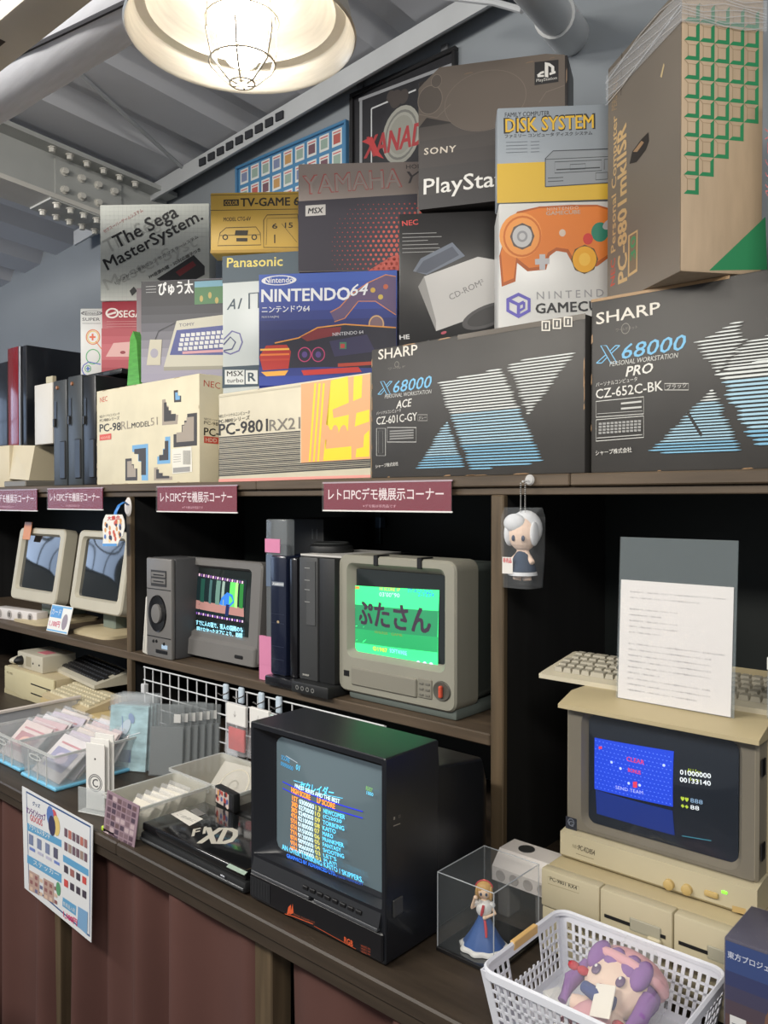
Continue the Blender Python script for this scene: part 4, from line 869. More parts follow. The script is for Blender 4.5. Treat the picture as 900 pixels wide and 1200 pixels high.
# ---- two tilted beige monitors, left bay
def vents(t, T, pts, m):
    for x0, y0, z0, x1, y1, z1 in pts: mb = MB(); mb.box(x0, y0, z0, x1, y1, z1, m); mb.xf(T).build('vent_slot', t, smooth=0)
for lab, lx, ly, w_, yaw in (('beige monitor with bluish window reflection, left of the pair', -3.955, 1.735, 0.455, 0), ('beige monitor beside the wooden post, right of the pair', -3.405, 1.750, 0.440, -1)):
    t = thing('crt_monitor', lab, 'monitor', (lx, ly, MIDZ), R_(yaw), group='tilted beige monitors')
    T = Matrix.Translation((0, 0, 0.100)) @ Matrix.Rotation(R_(-9), 4, 'X')
    mk = crt(t, w_, 0.345, 0.36, (0.045, 0.058, w_ - 0.048, 0.308), beige, M('warm_beige_shell', (164, 156, 136), 0.5, var=0.05), glass, T, ro=0.03, ri=0.018)
    vents(t, T, [(w_ - 0.0115, 0.11, z, w_ - 0.0085, 0.125, z + 0.05) for z in (0.06, 0.15, 0.24)], M('vent_dark', (70, 64, 54), 0.6))
    mb = MB(); mb.loops([[(w_ / 2 + a * .16, 0.06 + .14 + b * .11, 0.075) for a, b in rrect(-1, -1, 1, 1, .3)], [(w_ / 2 + a * .11, 0.06 + .13 + b * .09, 0.112) for a, b in rrect(-1, -1, 1, 1, .3)]], M('dark_khaki_plastic', (110, 102, 86), .5), True, True); mb.build('swivel_neck', t)  # neck in a darker plastic than the beige base
    mb = MB(); mb.rbox(w_ / 2 - 0.05, 0.07, 0.02, w_ / 2 + 0.05, 0.25, 0.09, 0.006, M('clear_spacer', (120, 130, 120), 0.2), 1); mb.build('swivel_block', t)
    mb = MB(); mb.loops([[(w_ / 2 + a * .16, -0.02 + .14 + b * .15, z) for a, b in rrect(-1, -1, 1, 1, .35)] for z, in ((0.0,), (0.012,))] + [[(w_ / 2 + a * .13, .12 + b * .12, 0.024) for a, b in rrect(-1, -1, 1, 1, .35)]], beige_d, True, True); mb.build('stand_base', t)
mb = MB(); p = aY(28, 622, 1.72); mb.rbox(0, 0, 0, 0.075, 0.004, 0.085, 0.0015, M('orange_tag', (206, 134, 84), 0.4), 1); o = mb.build('price_tag', loc=aY(26, 632, 1.765), rot=(R_(-9), 0, 0)); tag(o, 'small orange tag on the upper corner of the left beige monitor', 'tag')
# power strip and price card on the shelf
t = thing('power_strip', 'short white power strip lying on the shelf beside the left beige monitor', 'power strip', (-4.02, 1.69, MIDZ), R_(6))
mb = MB(); mb.rbox(0, 0, 0, 0.36, 0.06, 0.055, 0.006, M('white_abs', (214, 208, 204), 0.4), 2); mb.build('strip_body', t)
for k in range(4):
    mb = MB(); mb.lathe([(0.020, 0.002), (0.020, 0.0)], M('socket_ring', (170, 164, 160), 0.4), 16, T=Matrix.Translation((0.045 + k * 0.088, 0, 0.028)) @ Matrix.Rotation(R_(90), 4, 'X'), cap0=True); mb.build('outlet', t)
    mb = MB(); mb.box(0.038 + k * 0.088, -0.0035, 0.018, 0.042 + k * 0.088, -0.002, 0.038, BLK); mb.box(0.049 + k * 0.088, -0.0035, 0.018, 0.053 + k * 0.088, -0.002, 0.038, BLK); mb.build('outlet_slots', t, smooth=0)
t = thing('price_card', 'small blue and white price card leaning between the tilted monitors', 'card', (-3.455, 1.672, MIDZ + 0.001), R_(-10), rot=(R_(-14), 0, R_(2)))
mb = MB(); mb.rbox(0, 0, 0, 0.175, 0.004, 0.118, 0.0015, WHT, 1); mb.build('card', t)
A = Art(t, uv=True); A.rect((0.006, 0.062), (0.10, 0.062), (0.006, 0.112), ink((90, 150, 206))); A.rect((0.004, 0.004), (0.171, 0.004), (0.004, 0.010), ink((110, 170, 214))); A.rect((0.004, 0.108), (0.171, 0.108), (0.004, 0.114), ink((110, 170, 214)))
A.text('カード', (0.014, 0.074), (0.09, 0.074), 0.026, WHT); A.text('1,100円', (0.014, 0.022), (0.10, 0.022), 0.026, ink((196, 50, 96)), bold=0.03); A.ell((0.135, 0.05), 0.022, 0.034, ink((150, 140, 150))); A.build()
# wobbler on the post
t = thing('wobbler_card', 'round colourful card on a blue strip fixed to the wooden post', 'card', (0, 0, 0))
mb = MB(); c = aY(150.5, 594, 1.648); mb.lathe([(0.0, 0.006), (0.022, 0.006), (0.028, 0)], M('white_abs', (214, 208, 204), 0.4), 18, T=Matrix.Translation(c) @ Matrix.Rotation(R_(90), 4, 'X') @ Matrix.Diagonal((0.8, 1.3, 1, 1))); mb.build('sticker_pad', t)
pts = [aY(x, y, yy) for x, y, yy in ((150, 592, 1.642), (145, 588, 1.62), (139, 592, 1.60), (135, 600, 1.59), (134, 606, 1.588))]
mb = MB(); mb.loops([[p + Vector((-0.008, 0, 0)) for p in pts], [p + Vector((0.008, 0.003, 0)) for p in pts]], M('blue_strip', (60, 130, 206), 0.35), closed=False); o = mb.build('strip', t); o.modifiers.new('thickness', 'SOLIDIFY').thickness = 0.001
cc = [(120, 617), (121, 609), (124, 603), (143, 603), (145.5, 610), (146, 618), (144, 627), (140, 633), (137, 640), (120, 640), (121, 630)]
mb = MB(); q = [aY(*p, 1.585) for p in cc]; mb.loops([[(v.x, 1.585, v.z) for v in q], [(v.x, 1.587, v.z) for v in q]], ink((226, 222, 214)), True, True); mb.build('card', t, smooth=20)
A = Art(t, o=(0, 1.585, 0))
rnd = random.Random(5)
for k in range(26): A.ell((123 + rnd.random() * 19, 610 + rnd.random() * 24), 0.008, 0.009, ink(rnd.choice([(196, 90, 70), (206, 150, 90), (90, 120, 180), (60, 60, 80), (230, 200, 150)])), n=8)
A.text('大集合', (126, 610), (141, 609), 5, ink((196, 60, 50)), bold=0.05); A.poly([(120.5, 640), (137, 640), (137, 637), (120.5, 637)], ink((90, 150, 210))); A.build()

# ================================================================ middle bay
gpl = M('warm_grey_plastic', (112, 110, 108), 0.45, var=0.04); gpl_d = M('dark_grey_plastic', (78, 78, 80), 0.5, var=0.04)
x0 = aY(171.5, 770, 1.655).x; x1 = aY(201, 770, 1.655).x
tw = thing('computer_tower', 'grey computer tower with round disc door, left of the grey monitor', 'computer', (x0, 1.655, MIDZ)); w_ = x1 - x0; h_ = 0.362
mb = MB(); mb.rbox(0, 0.018, 0, w_, 0.15, h_, 0.008, gpl_d, 2); mb.build('case', tw)
mb = MB(); mb.rbox(0, 0, 0, w_, 0.018, h_, 0.007, gpl, 2); mb.build('front_panel', tw)
RX90 = Matrix.Rotation(R_(90), 4, 'X')
def dial(t, x, z, r, prof, m, name, y=0.0, n=28, sx=1.0): mb = MB(); mb.lathe(prof, m, n, T=Matrix.Translation((x, y, z)) @ RX90 @ Matrix.Diagonal((sx, 1, 1, 1)), cap0=True, cap1=True); return mb.build(name, t)
cx_ = w_ * .47; dz = h_ * .445
dial(tw, cx_, dz, 1, [(0.068, 0.0), (0.066, 0.005), (0.058, 0.003)], M('glossy_black', (22, 22, 24), 0.12, coat=.5), 'disc_ring', sx=0.82)
dial(tw, cx_, dz, 1, [(0.036, 0.0), (0.034, 0.010), (0.012, 0.012)], gpl, 'disc_hub', sx=0.82)
mb = MB(); mb.box(w_ * .22, -0.002, h_ * .72, w_ * .82, 0, h_ * .88, M('slot_dark', (52, 52, 54), .6)); mb.build('drive_bay', tw, smooth=0)
for k in (0.745, 0.81):
    mb = MB(); mb.rbox(w_ * .25, -0.005, h_ * k, w_ * .8, -0.001, h_ * (k + .05), 0.002, gpl, 1); o = mb.build('floppy_drive', tw); mb = MB(); mb.box(w_ * .35, -0.0062, h_ * (k + .02), w_ * .75, -0.005, h_ * (k + .03), BLK); mb.build('floppy_slot', o, smooth=0)
mb = MB(); mb.box(w_ * .04, -0.001, h_ * .205, w_ * .97, 0.002, h_ * .213, BLK); mb.box(w_ * .04, -0.001, h_ * .685, w_ * .97, 0.002, h_ * .692, BLK); mb.build('panel_seam', tw, smooth=0)
for u, z in ((.30, .16), (.42, .165), (.72, .15)): dial(tw, w_ * u, h_ * z, 1, [(0.006, 0), (0.005, 0.003)], BLK, 'jack', n=12)
mb = MB(); mb.rbox(w_ * .4, -0.003, h_ * .05, w_ * .85, 0.0, h_ * .085, 0.002, BLK, 1); mb.build('slot', tw)
mb = MB(); mb.box(w_ * .62, -0.001, h_ * .10, w_ * .85, 0.0, h_ * .14, ink((170, 196, 220))); mb.build('sticker', tw, smooth=0)
# leaning white tablet
mb = MB(); mb.rbox(0, 0, 0, 0.045, 0.26, 0.215, 0.006, M('cream_plastic', (206, 202, 192), 0.45), 2); o = mb.build('keyboard', loc=(aZ(153, 768, MIDZ).x, 1.66, MIDZ + 0.004), rot=(0, R_(7), 0)); tag(o, 'slim white keyboard standing on edge against the wooden post', 'keyboard')
A = Art(o, uv=True); A.line([(0.015, 0.01), (0.015, 0.20)], 0.003, ink((150, 146, 140))); A.line([(0.032, 0.01), (0.032, 0.20)], 0.003, ink((150, 146, 140))); A.build({'artwork': 'edge_groove'})
# grey monitor
gm = thing('crt_monitor', 'grey monitor showing a story game with Japanese text, beside the grey tower', 'monitor', (-2.555, 1.735, MIDZ))
T = Matrix.Translation((0, 0, 0.012)) @ Matrix.Rotation(R_(-4), 4, 'X')
mk = crt(gm, 0.455, 0.352, 0.40, (0.060, 0.094, 0.393, 0.316), gpl, gpl_d, glass_lit, T, ro=0.022, ri=0.012, back=(0.12, 0.13))
mb = MB(); mb.loops([[(x, y, z) for x, y in rrect(0.004, -0.012, 0.451, 0.06, 0.012)] for z in (0.004, 0.058)] + [[(x, y, 0.07) for x, y in rrect(0.008, 0.0, 0.447, 0.05, 0.01)]], gpl, True, True); mb.xf(T).build('chin', gm)
mb = MB(); mb.rbox(0.35, -0.016, 0.022, 0.395, -0.01, 0.034, 0.003, BLK, 1); mb.xf(T).build('power_button', gm)
mb = MB(); mb.box(0.02, -0.0128, 0.03, 0.05, -0.0118, 0.036, ink((90, 120, 120))); mb.xf(T).build('logo_badge', gm, smooth=0)
mb = MB(); mb.rbox(0.05, 0.02, 0.0, 0.40, 0.30, 0.02, 0.006, gpl_d, 1); mb.build('stand_base', gm)
A = mk(); 
def sq(A, x0, y0, x1, y1, m, n=5): A.rect((x0, y1), (x1, y1 + (x1 - x0) * 0.16), (x0, y0), m, n=n)
A.rect((228, 718), (287, 729), (231, 672), glow((20, 34, 36), 0.8), n=8); A.rect((230.5, 713), (287, 723), (230.5, 703), glow((150, 110, 104), 0.9), n=8)
for x, w0, c in ((236, 5, (30, 70, 60)), (247, 3, (60, 90, 90)), (255, 5, (90, 120, 110)), (262, 3, (130, 150, 140)), (271, 7, (90, 190, 90)), (277, 3, (150, 220, 120)), (282, 4, (40, 110, 50))): A.rect((x, 704 + (x - 230) * .16), (x + w0, 705 + (x - 230) * .16), (x + 1, 677 + (x - 230) * .12), glow(c, 0.8), n=4)
A.poly([(260, 708), (263, 700), (269, 694), (275, 697), (277, 706), (272, 711)], glow((50, 110, 190), 0.9)); A.poly([(266, 722), (268, 708), (272, 709), (270, 722)], glow((30, 40, 80), .8))
for k in range(20):
    x = 231 + k * 2.85; A.r4(x, 671.5 + k * .5, x + 1.6, 674.5 + k * .5, glow((206, 170, 190) if k % 2 else (120, 80, 140), 1.0), n=1); A.r4(x, 717 + k * .52, x + 1.6, 719.6 + k * .52, glow((206, 170, 200) if k % 2 else (110, 70, 150), 1.0), n=1)
tx = glow((150, 216, 236), 1.5)
A.text('すでに人の国で、悪人の国際のも', (231, 732), (286, 741.5), 6, tx, bold=0.02); A.text('と、明けなかったオアにより、時間', (225, 738.5), (285, 748.5), 6, tx, bold=0.02); A.text('がおそくなっていた。', (225, 745.5), (262, 752), 6, tx, bold=0.02); A.ell((248, 757), 0.006, 0.008, glow((70, 80, 180), 1.0))
A.build({'artwork': 'screen_picture', 'lettering': 'screen_text'})
# clear tall package with pink tape
p = aY(311, 800, 1.67); t = thing('packaged_cartridge', 'tall clear blister package with pink tape, left of the navy tower', 'package', (p.x, 1.672, MIDZ + 0.001)); w_ = 0.100; h_ = 0.512
mb = MB(); mb.rbox(0, 0.0, 0, w_, 0.035, h_, 0.006, film('clear_blister', (150, 156, 160), 0.35), 2); mb.build('blister', t)
mb = MB(); mb.rbox(0.012, 0.006, 0.02, w_ - 0.012, 0.03, h_ - 0.08, 0.003, M('dark_contents', (40, 44, 52), 0.5), 1); mb.build('contents', t)
pk = M('pink_tape', (206, 130, 164), 0.45)
mb = MB(); mb.box(-0.001, -0.002, h_ - 0.105, w_ * .7, 0.0, h_ - 0.062, pk); mb.build('tape', t, smooth=0)
mb = MB(); mb.loops([[(x, -0.002, 0), (x, 0.006, 0)] + [(x, 0.006, 0.14), (x, -0.002, 0.14)] for x in (-0.03, 0.035)], pk, True, True); mb.add([(-0.03, -0.003, 0.05), (0.035, -0.003, 0.05), (0.035, -0.003, 0.14), (-0.012, -0.003, 0.14)], [(0, 1, 2, 3)], pk); mb.build('tape', t, smooth=0)
mb = MB(); mb.box(0.004, -0.0015, 0.30, 0.034, 0, 0.40, ink((96, 110, 130))); mb.build('label', t, smooth=0)
# two tall towers
def tower(lab, px0, px1, px2, yb, top, m, md, seed):
    a = aY(px0, yb, 1.655).x; b = aY(px1, yb, 1.655).x; dd = aX(px2, yb, b).y - 1.655
    t = thing('computer_tower', lab, 'computer', (a, 1.655, MIDZ)); w_ = b - a; h_ = top - MIDZ
    return t, w_, h_, dd
nv = M('navy_gloss_plastic', (22, 28, 48), 0.25, coat=0.3); 
t, w_, h_, dd = tower('navy glossy manhattan-shaped computer tower right of the clear package', 316.5, 347, 352, 800, 1.428, nv, nv, 1)
t['label'] = 'tall navy glossy computer tower right of the clear package'
mb = MB(); mb.rbox(0, 0.0, 0.03, w_ * .62, 0.34, h_, 0.008, nv, 2); mb.build('left_column', t)
mb = MB(); mb.rbox(w_ * .70, 0.004, 0.03, w_, 0.34, h_ - 0.004, 0.008, M('black_gloss_plastic', (20, 20, 24), 0.25, coat=.3), 2); mb.build('right_column', t)
mb = MB(); mb.rbox(-0.004, -0.02, 0.0, w_ + 0.004, 0.36, 0.03, 0.006, M('black_gloss_plastic', (20, 20, 24), 0.25), 2); mb.build('base', t)
mb = MB(); mb.box(w_ * .62, 0.03, 0.03, w_ * .70, 0.32, h_ - 0.02, M('light_edge', (120, 136, 150), 0.4)); mb.build('inner_spine', t, smooth=0)
A = Art(t, uv=True); A.k = 30; A.rect((w_ * .08, h_ * .765), (w_ * .56, h_ * .765), (w_ * .08, h_ * .80), ink((96, 104, 116))); A.text('X68000', (w_ * .10, h_ * .772), (w_ * .54, h_ * .772), h_ * .020, ink((226, 228, 230)), bold=0.03, shear=.2)
for z in (.2, .3, .48, .55): A.line([(w_ * .06, h_ * z), (w_ * .56, h_ * z)], 0.0012, ink((50, 56, 74)))
A.ell((w_ * .33, h_ * .49), 0.006, 0.004, ink((170, 150, 120))); A.build({'artwork': 'front_detail', 'lettering': 'badge'})
dg = M('charcoal_plastic', (60, 61, 62), 0.5, var=0.06); dgb = M('black_matte_plastic', (30, 31, 32), 0.5)
t, w_, h_, dd = tower('tall charcoal computer tower left of the green screened monitor', 350.5, 372, 397, 806, 1.430, dg, dgb, 2)
wA = w_
mb = MB(); mb.rbox(0, 0.0, 0.035, w_, 0.36, h_, 0.005, dg, 2); mb.build('left_column', t)
mb = MB(); mb.rbox(w_ + 0.004, 0.002, 0.035, w_ + 0.070, 0.36, h_, 0.005, dgb, 2); mb.build('right_column', t)
mb = MB(); mb.rbox(-0.004, -0.03, 0.0, w_ + 0.074, 0.38, 0.035, 0.006, dgb, 2); mb.build('base', t)
mb = MB(); mb.box(w_ * .45, -0.003, h_ * .50, w_ * .92, 0.0, h_ * .97, M('charcoal_plastic_light', (74, 75, 76), 0.5)); mb.build('drive_cover', t, smooth=0)
A = Art(t, uv=True); A.k = 120
for z in (.67, .76, .83, .92): A.line([(w_ * .36, h_ * z), (w_ * .64, h_ * z)], 0.002, ink((150, 150, 148)))
A.text('SHARP', (w_ * .25, h_ * .12), (w_ * .60, h_ * .12), h_ * .014, ink((190, 188, 180)), bold=.03); A.build({'artwork': 'drive_marks', 'lettering': 'badge'})
A = Art(t, o=(0, -0.03, 0), uv=True)
for k in range(4): A.ell((w_ * .3 + k * 0.022, 0.017), 0.007, 0.007, ink((120, 120, 118)), ri=0.6, n=12)
A.build({'artwork': 'port_marks'})
zt = 1.4305; sheet_x = aY(372, 650, 1.75).x
mb = MB(); mb.rbox(aY(352, 651, 1.68).x, 1.68, zt, aY(352, 651, 1.68).x + 0.175, 1.95, zt + 0.006, 0.001, M('pale_sheet', (190, 188, 184), 0.5), 1); o = mb.build('plastic_sheet'); tag(o, 'thin pale sheet lying across the top of the charcoal tower', 'sheet')
t = thing('desk_fan_cap', 'low round black cap lying on the sheet above the charcoal tower', 'cap', (aY(388, 646, 1.80).x, 1.80, zt + 0.0062)); mb = MB(); mb.lathe([(0.070, 0.0), (0.072, 0.006), (0.068, 0.020), (0.050, 0.028), (0.030, 0.028)], dgb, 28, cap0=True, cap1=True); mb.build('cap_body', t)
mb = MB(); mb.lathe([(0.060, 0.026), (0.055, 0.031), (0.048, 0.028)], M('cap_rim', (50, 52, 52), .4), 28); mb.build('cap_rim', t); t.name = 'round_cap'
# black box behind
a = aY(338, 607, 1.93); b = aY(379, 607, 1.93); t = thing('black_equipment_box', 'black equipment box with vent slots standing behind the two tall towers', 'box', (a.x, 1.93, MIDZ)); w_ = b.x - a.x; h_ = a.z - MIDZ
mb = MB(); mb.rbox(0, 0, 0, w_, 0.22, h_, 0.006, M('soft_black', (30, 31, 33), 0.5), 2); mb.build('box_body', t)
for k in range(2): mb = MB(); mb.box(w_ * .68 + k * 0.022, -0.001, h_ * .86, w_ * .68 + k * 0.022 + 0.008, 0.001, h_ * .93, M('vent_grey', (66, 68, 70), .5)); mb.build('vent_slot', t, smooth=0)
# back wall bracket
c = aY(445, 612, 2.193); t = thing('wall_bracket', 'small dark metal bracket screwed to the back panel above the green screened monitor', 'bracket', (c.x, 2.18, c.z - 0.08))
mb = MB(); mb.rbox(-0.012, 0, 0, 0.012, 0.014, 0.16, 0.002, M('dark_metal', (50, 58, 60), 0.4, 0.6), 1); mb.build('plate', t)
mb = MB(); mb.rbox(0.014, -0.03, 0.06, 0.04, 0.0, 0.10, 0.003, M('blue_metal', (70, 90, 110), 0.35, 0.4), 1); mb.build('catch', t)
# white monitor with the pig game
wm_m = M('shaded_pale_plastic', (144, 142, 130), 0.45, var=0.04); wm_d = M('slate_green_shell', (96, 104, 100), 0.5, var=0.04)  # pale body colour darkened to carry the shade under the top shelf
x0 = aY(396.5, 800, 1.675).x
wm = thing('crt_monitor', 'pale grey monitor showing a bright green game title, beside the wooden post', 'monitor', (x0, 1.675, MIDZ)); w_ = aY(534, 800, 1.675).x - x0; h_ = aY(533, 658, 1.675).z - MIDZ
T = Matrix.Translation((0, 0, 0.022)); H_ = h_ - 0.022
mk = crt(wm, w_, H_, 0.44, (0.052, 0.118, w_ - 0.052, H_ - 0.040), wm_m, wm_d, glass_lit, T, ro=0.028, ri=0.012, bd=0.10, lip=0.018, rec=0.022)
mb = MB(); mb.rbox(0.03, 0.012, 0.0, w_ - 0.006, 0.40, 0.030, 0.008, wm_d, 2); mb.build('stand_base', wm)
mb = MB(); mb.rbox(0.055, -0.006, 0.045, w_ * .70, 0.004, 0.095, 0.003, M('pale_olive_panel', (132, 129, 118), 0.45), 1); mb.build('control_flap', wm)
mb = MB(); mb.rbox(w_ * .71, -0.004, 0.048, w_ * .82, 0.002, 0.100, 0.002, M('pale_olive_panel', (132, 129, 118), 0.45), 1); o = mb.build('key_panel', wm)
for i in range(2):
    for j in range(3): mb = MB(); mb.rbox(w_ * .725 + i * 0.021, -0.0065, 0.054 + j * 0.015, w_ * .725 + i * 0.021 + 0.014, -0.003, 0.060 + j * 0.015, 0.001, M('key_grey', (110, 108, 100), .5), 1); mb.build('key', o)
dial(wm, w_ * .895, 0.075, 1, [(0.027, 0.0), (0.024, 0.004), (0.012, 0.001)], M('dial_dark', (84, 82, 76), .4), 'dial_dish', sx=1.1)
mb = MB(); mb.rbox(w_ * .895 - 0.005, -0.012, 0.058, w_ * .895 + 0.005, 0.0, 0.090, 0.003, M('orange_red_lever', (206, 84, 60), 0.4), 1); mb.build('dial_lever', wm)
mb = MB(); mb.box(0.024, -0.002, 0.066, 0.044, 0.0, 0.082, BLK); mb.build('sensor_window', wm, smooth=0)
for u in (0.33, 0.70): mb = MB(); mb.rbox(w_ * u, -0.004, h_ - 0.026, w_ * u + 0.016, 0.05, h_ + 0.004, 0.002, BLK, 1); mb.build('clip', wm)
mb = MB(); mb.box(w_ - 0.0135, 0.22, 0.10, w_ - 0.0105, 0.27, 0.125, BLK); mb.build('side_latch', wm, smooth=0)
A = mk(); g1, g2, g3 = glow((64, 232, 130), 1.0), glow((46, 130, 88), 0.72), glow((44, 150, 92), 0.8)
A.rect((413.5, 770.5), (513.5, 784), (415, 686), g1, n=10)
A.rect((414, 736), (513.5, 746.5), (415, 708), g2, n=10); A.rect((413.8, 752.5), (513.5, 764.5), (414.2, 736), g3, n=10)
dk_ = glow((66, 56, 70), 0.28)
A.text('ぷたさん', (419, 730), (506, 742), 27, dk_, bold=0.05)
A.text('HAMBURGER', (441, 741.5), (457, 743.5), 3, glow((120, 130, 60), .7)); A.text('GAME', (461, 744), (474, 745.5), 3, glow((120, 130, 60), .7))
A.text('HI SCORE 1P', (447, 691.5), (471, 693), 4, glow((206, 190, 60), 1)); A.text("03'00''90", (447, 698.5), (471, 700), 5, glow((180, 240, 210), 1)); A.text('ST-ROUND', (480, 694), (508, 696), 4.5, glow((50, 70, 190), 1)); A.text('2-1234', (492, 698.5), (510, 699.5), 4.5, glow((50, 90, 210), 1))
A.r4(417, 687, 422, 690, glow((190, 120, 60), 1), n=1)
A.text('©1987', (438, 762), (455, 764.5), 5, glow((196, 190, 60), 1), bold=.03); A.text('SOFTWARE', (458, 764.5), (478, 768), 5, glow((130, 150, 220), 1), bold=.03)
for x, y in ((420, 767), (425, 767.6), (429.5, 768), (491, 777), (498.5, 778), (506, 779)): A.ell((x, y), 0.007, 0.007, glow((190, 190, 220), 1), n=10)
A.build({'artwork': 'screen_picture', 'lettering': 'screen_text'})

# ================================================================ right bay
def keyboard(lab, loc, rz, W_, D_, bm, km, rows, cols, h=0.022, rise=0.02, group=None):
    t = thing('keyboard', lab, 'keyboard', loc, R_(rz), group)
    mb = MB(); mb.loops([[(x, 0, 0), (x, D_, 0), (x, D_, h + rise), (x, D_ * .92, h + rise), (x, D_ * .12, h), (x, 0, h * .7)] for x in (0, 0.004, W_ - 0.004, W_)], bm, True, True); mb.build('keyboard_case', t, smooth=30)
    mb = MB(); kw = (W_ - 0.03) / cols; kd = D_ * .76 / rows; rnd = random.Random(cols)
    for j in range(rows):
        y0 = D_ * .14 + j * kd; z0 = h + rise * (j + .3) / rows * .9
        x = 0.015 + (0.004 * ((rows - j) % 3))
        while x < W_ - 0.02:
            w2 = kw * (1 if rnd.random() > .12 else 1.6)
            if j == 0 and 0.25 < x / W_ < 0.3: w2 = kw * 5
            if x + w2 > W_ - 0.012: break
            i = 0.0012; top = 0.002
            mb.add([(x + i, y0 + i, z0), (x + w2 - i, y0 + i, z0), (x + w2 - i, y0 + kd - i, z0 + .002), (x + i, y0 + kd - i, z0 + .002), (x + i + top, y0 + i + top, z0 + 0.010), (x + w2 - i - top, y0 + i + top, z0 + 0.010), (x + w2 - i - top, y0 + kd - i - top, z0 + 0.011), (x + i + top, y0 + kd - i - top, z0 + 0.011)],
                   [(4, 5, 6, 7), (0, 1, 5, 4), (1, 2, 6, 5), (2, 3, 7, 6), (3, 0, 4, 7)], km)
            x += w2
    o = mb.build('keys', t, smooth=0); o['kind'] = 'stuff'
    return t
cream_p = M('cream_computer_plastic', (186, 176, 148), 0.45, var=0.04); cream_s = M('sand_computer_plastic', (178, 164, 130), 0.5, var=0.05)
pcx, pcy, pcz = -0.836, 1.425, 0.862
pc = thing('desktop_computer', 'cream desktop computer with two floppy drives under the blue screen monitor', 'computer', (pcx, pcy, CZ)); W_, H_ = 0.45, pcz - CZ
mb = MB(); mb.rbox(0, 0.022, 0.006, W_, 0.42, H_, 0.006, cream_s, 2); mb.build('case', pc)
A0 = Art(pc)
def U(x, y): return A0.q((x, y))
zs = U(705, 1090).y
mb = MB(); mb.rbox(0, 0.0, 0.006, W_, 0.022, H_ * .55, 0.004, cream_p, 2); mb.build('lower_front', pc)
xa = U(704, 1046).x; xb = U(790, 1080).x
mb = MB(); mb.rbox(0, -0.004, H_ * .56, xa - 0.001, 0.022, H_, 0.004, cream_p, 2); mb.build('name_panel', pc)
for i, (l, r) in enumerate(((xa + 0.001, xb - 0.001), (xb + 0.001, W_))):
    mb = MB(); mb.rbox(l, -0.006, H_ * .36, r, 0.022, H_, 0.004, cream_p, 2); d = mb.build('floppy_drive', pc)
    mb = MB(); mb.box(l + 0.010, -0.0075, H_ * .70, min(r - 0.012, W_), -0.0055, H_ * .735, BLK); mb.build('disk_slot', d, smooth=0)
    mb = MB(); mb.rbox(l + 0.060, -0.008, H_ * .66, min(r - 0.02, W_), -0.005, H_ * .80, 0.002, M('slot_grey', (160, 156, 138), .5), 1); mb.build('slot_guide', d)
    mb = MB(); mb.rbox(min(r - 0.045, W_ - .02), -0.014, H_ * .60, min(r - 0.018, W_), -0.006, H_ * .68, 0.003, cream_p, 1); mb.build('eject_button', d)
    mb = MB(); mb.box(l + 0.022, -0.0072, H_ * .56, l + 0.026, -0.0058, H_ * .585, BLK); mb.build('drive_lamp', d, smooth=0)
A = Art(pc, o=(0, -0.004, 0)); A.text('PC-9801 RX4', (644.5, 1031.5), (676, 1043), 4.5, ink((70, 66, 56)), bold=0.02); A.line([(642, 1027), (678.5, 1039), (678.5, 1047), (642, 1035)], 0.0012, ink((160, 150, 122)), closed=True); A.build()
A = Art(pc); 
for j in range(5):
    for i in range(12): A.uv = True; A.ell((0.018 + i * 0.0085, H_ * .48 - j * 0.013), 0.0016, 0.0016, ink((70, 64, 50)), n=6); A.k -= 1
A.uv = False; A.build({'artwork': 'vent_holes'})
# monitor on it
bmx = thing('crt_monitor', 'beige monitor showing a blue game field, behind the white basket', 'monitor', (-0.828, 1.490, pcz)); W_ = 0.385; HM = 0.318
bez = M('taupe_bezel', (140, 132, 116), 0.42, var=0.04)
T = Matrix.Translation((0.004, 0.010, 0.058))
mk = crt(bmx, W_ - 0.008, 0.255, 0.40, (0.044, 0.022, W_ - 0.046, 0.243), bez, cream_s, M('blue_grey_crt_glass', (34, 40, 50), 0.06, coat=.6), T, ro=0.008, ri=0.022, rec=0.014, bulge=0.012)
mb = MB(); mb.loops([[(x, y, z) for y, z in ((0.0, 0.004), (-0.006, 0.010), (-0.006, 0.056), (0.03, 0.062), (0.30, 0.06), (0.30, 0.004))] for x in (0, 0.003, W_ - 0.003, W_)], cream_p, True, True); mb.build('front_chin', bmx, smooth=25)
mb = MB(); mb.loops([[(x, y, z) for y, z in ((-0.012, 0.312), (-0.012, 0.320), (0.045, 0.338), (0.30, 0.336), (0.30, 0.312))] for x in (-0.003, 0.004, W_ - 0.004, W_ + 0.003)], cream_s, True, True); mb.build('top_hood', bmx, smooth=25)
mb = MB(); mb.rbox(W_ - 0.012, 0.06, 0.06, W_, 0.28, 0.312, 0.004, cream_s, 1); mb.build('side_cheek', bmx)
for z in (0.10, 0.25): mb = MB(); mb.box(W_ - 0.001, 0.015, z, W_ + 0.001, 0.035, z + 0.03, BLK); mb.build('side_vent', bmx, smooth=0)
mb = MB(); mb.box(0.01, 0.008, 0.06, W_ - 0.01, 0.009, 0.309, film('smoked_filter', (60, 66, 74), 0.12, 0.05)); mb.build('screen_filter', bmx, smooth=0)
A = Art(bmx, o=(0, -0.006, 0))
def V(x, y): return A.q((x, y))
for x, y in ((784.5, 1036), (805.5, 1042)):
    v = V(x, y); dial(bmx, v.x, v.y, 1, [(0.010, 0.0), (0.0095, 0.007), (0.006, 0.009)], M('brass_beige_knob', (186, 160, 104), 0.4), 'knob', y=-0.006, n=20)
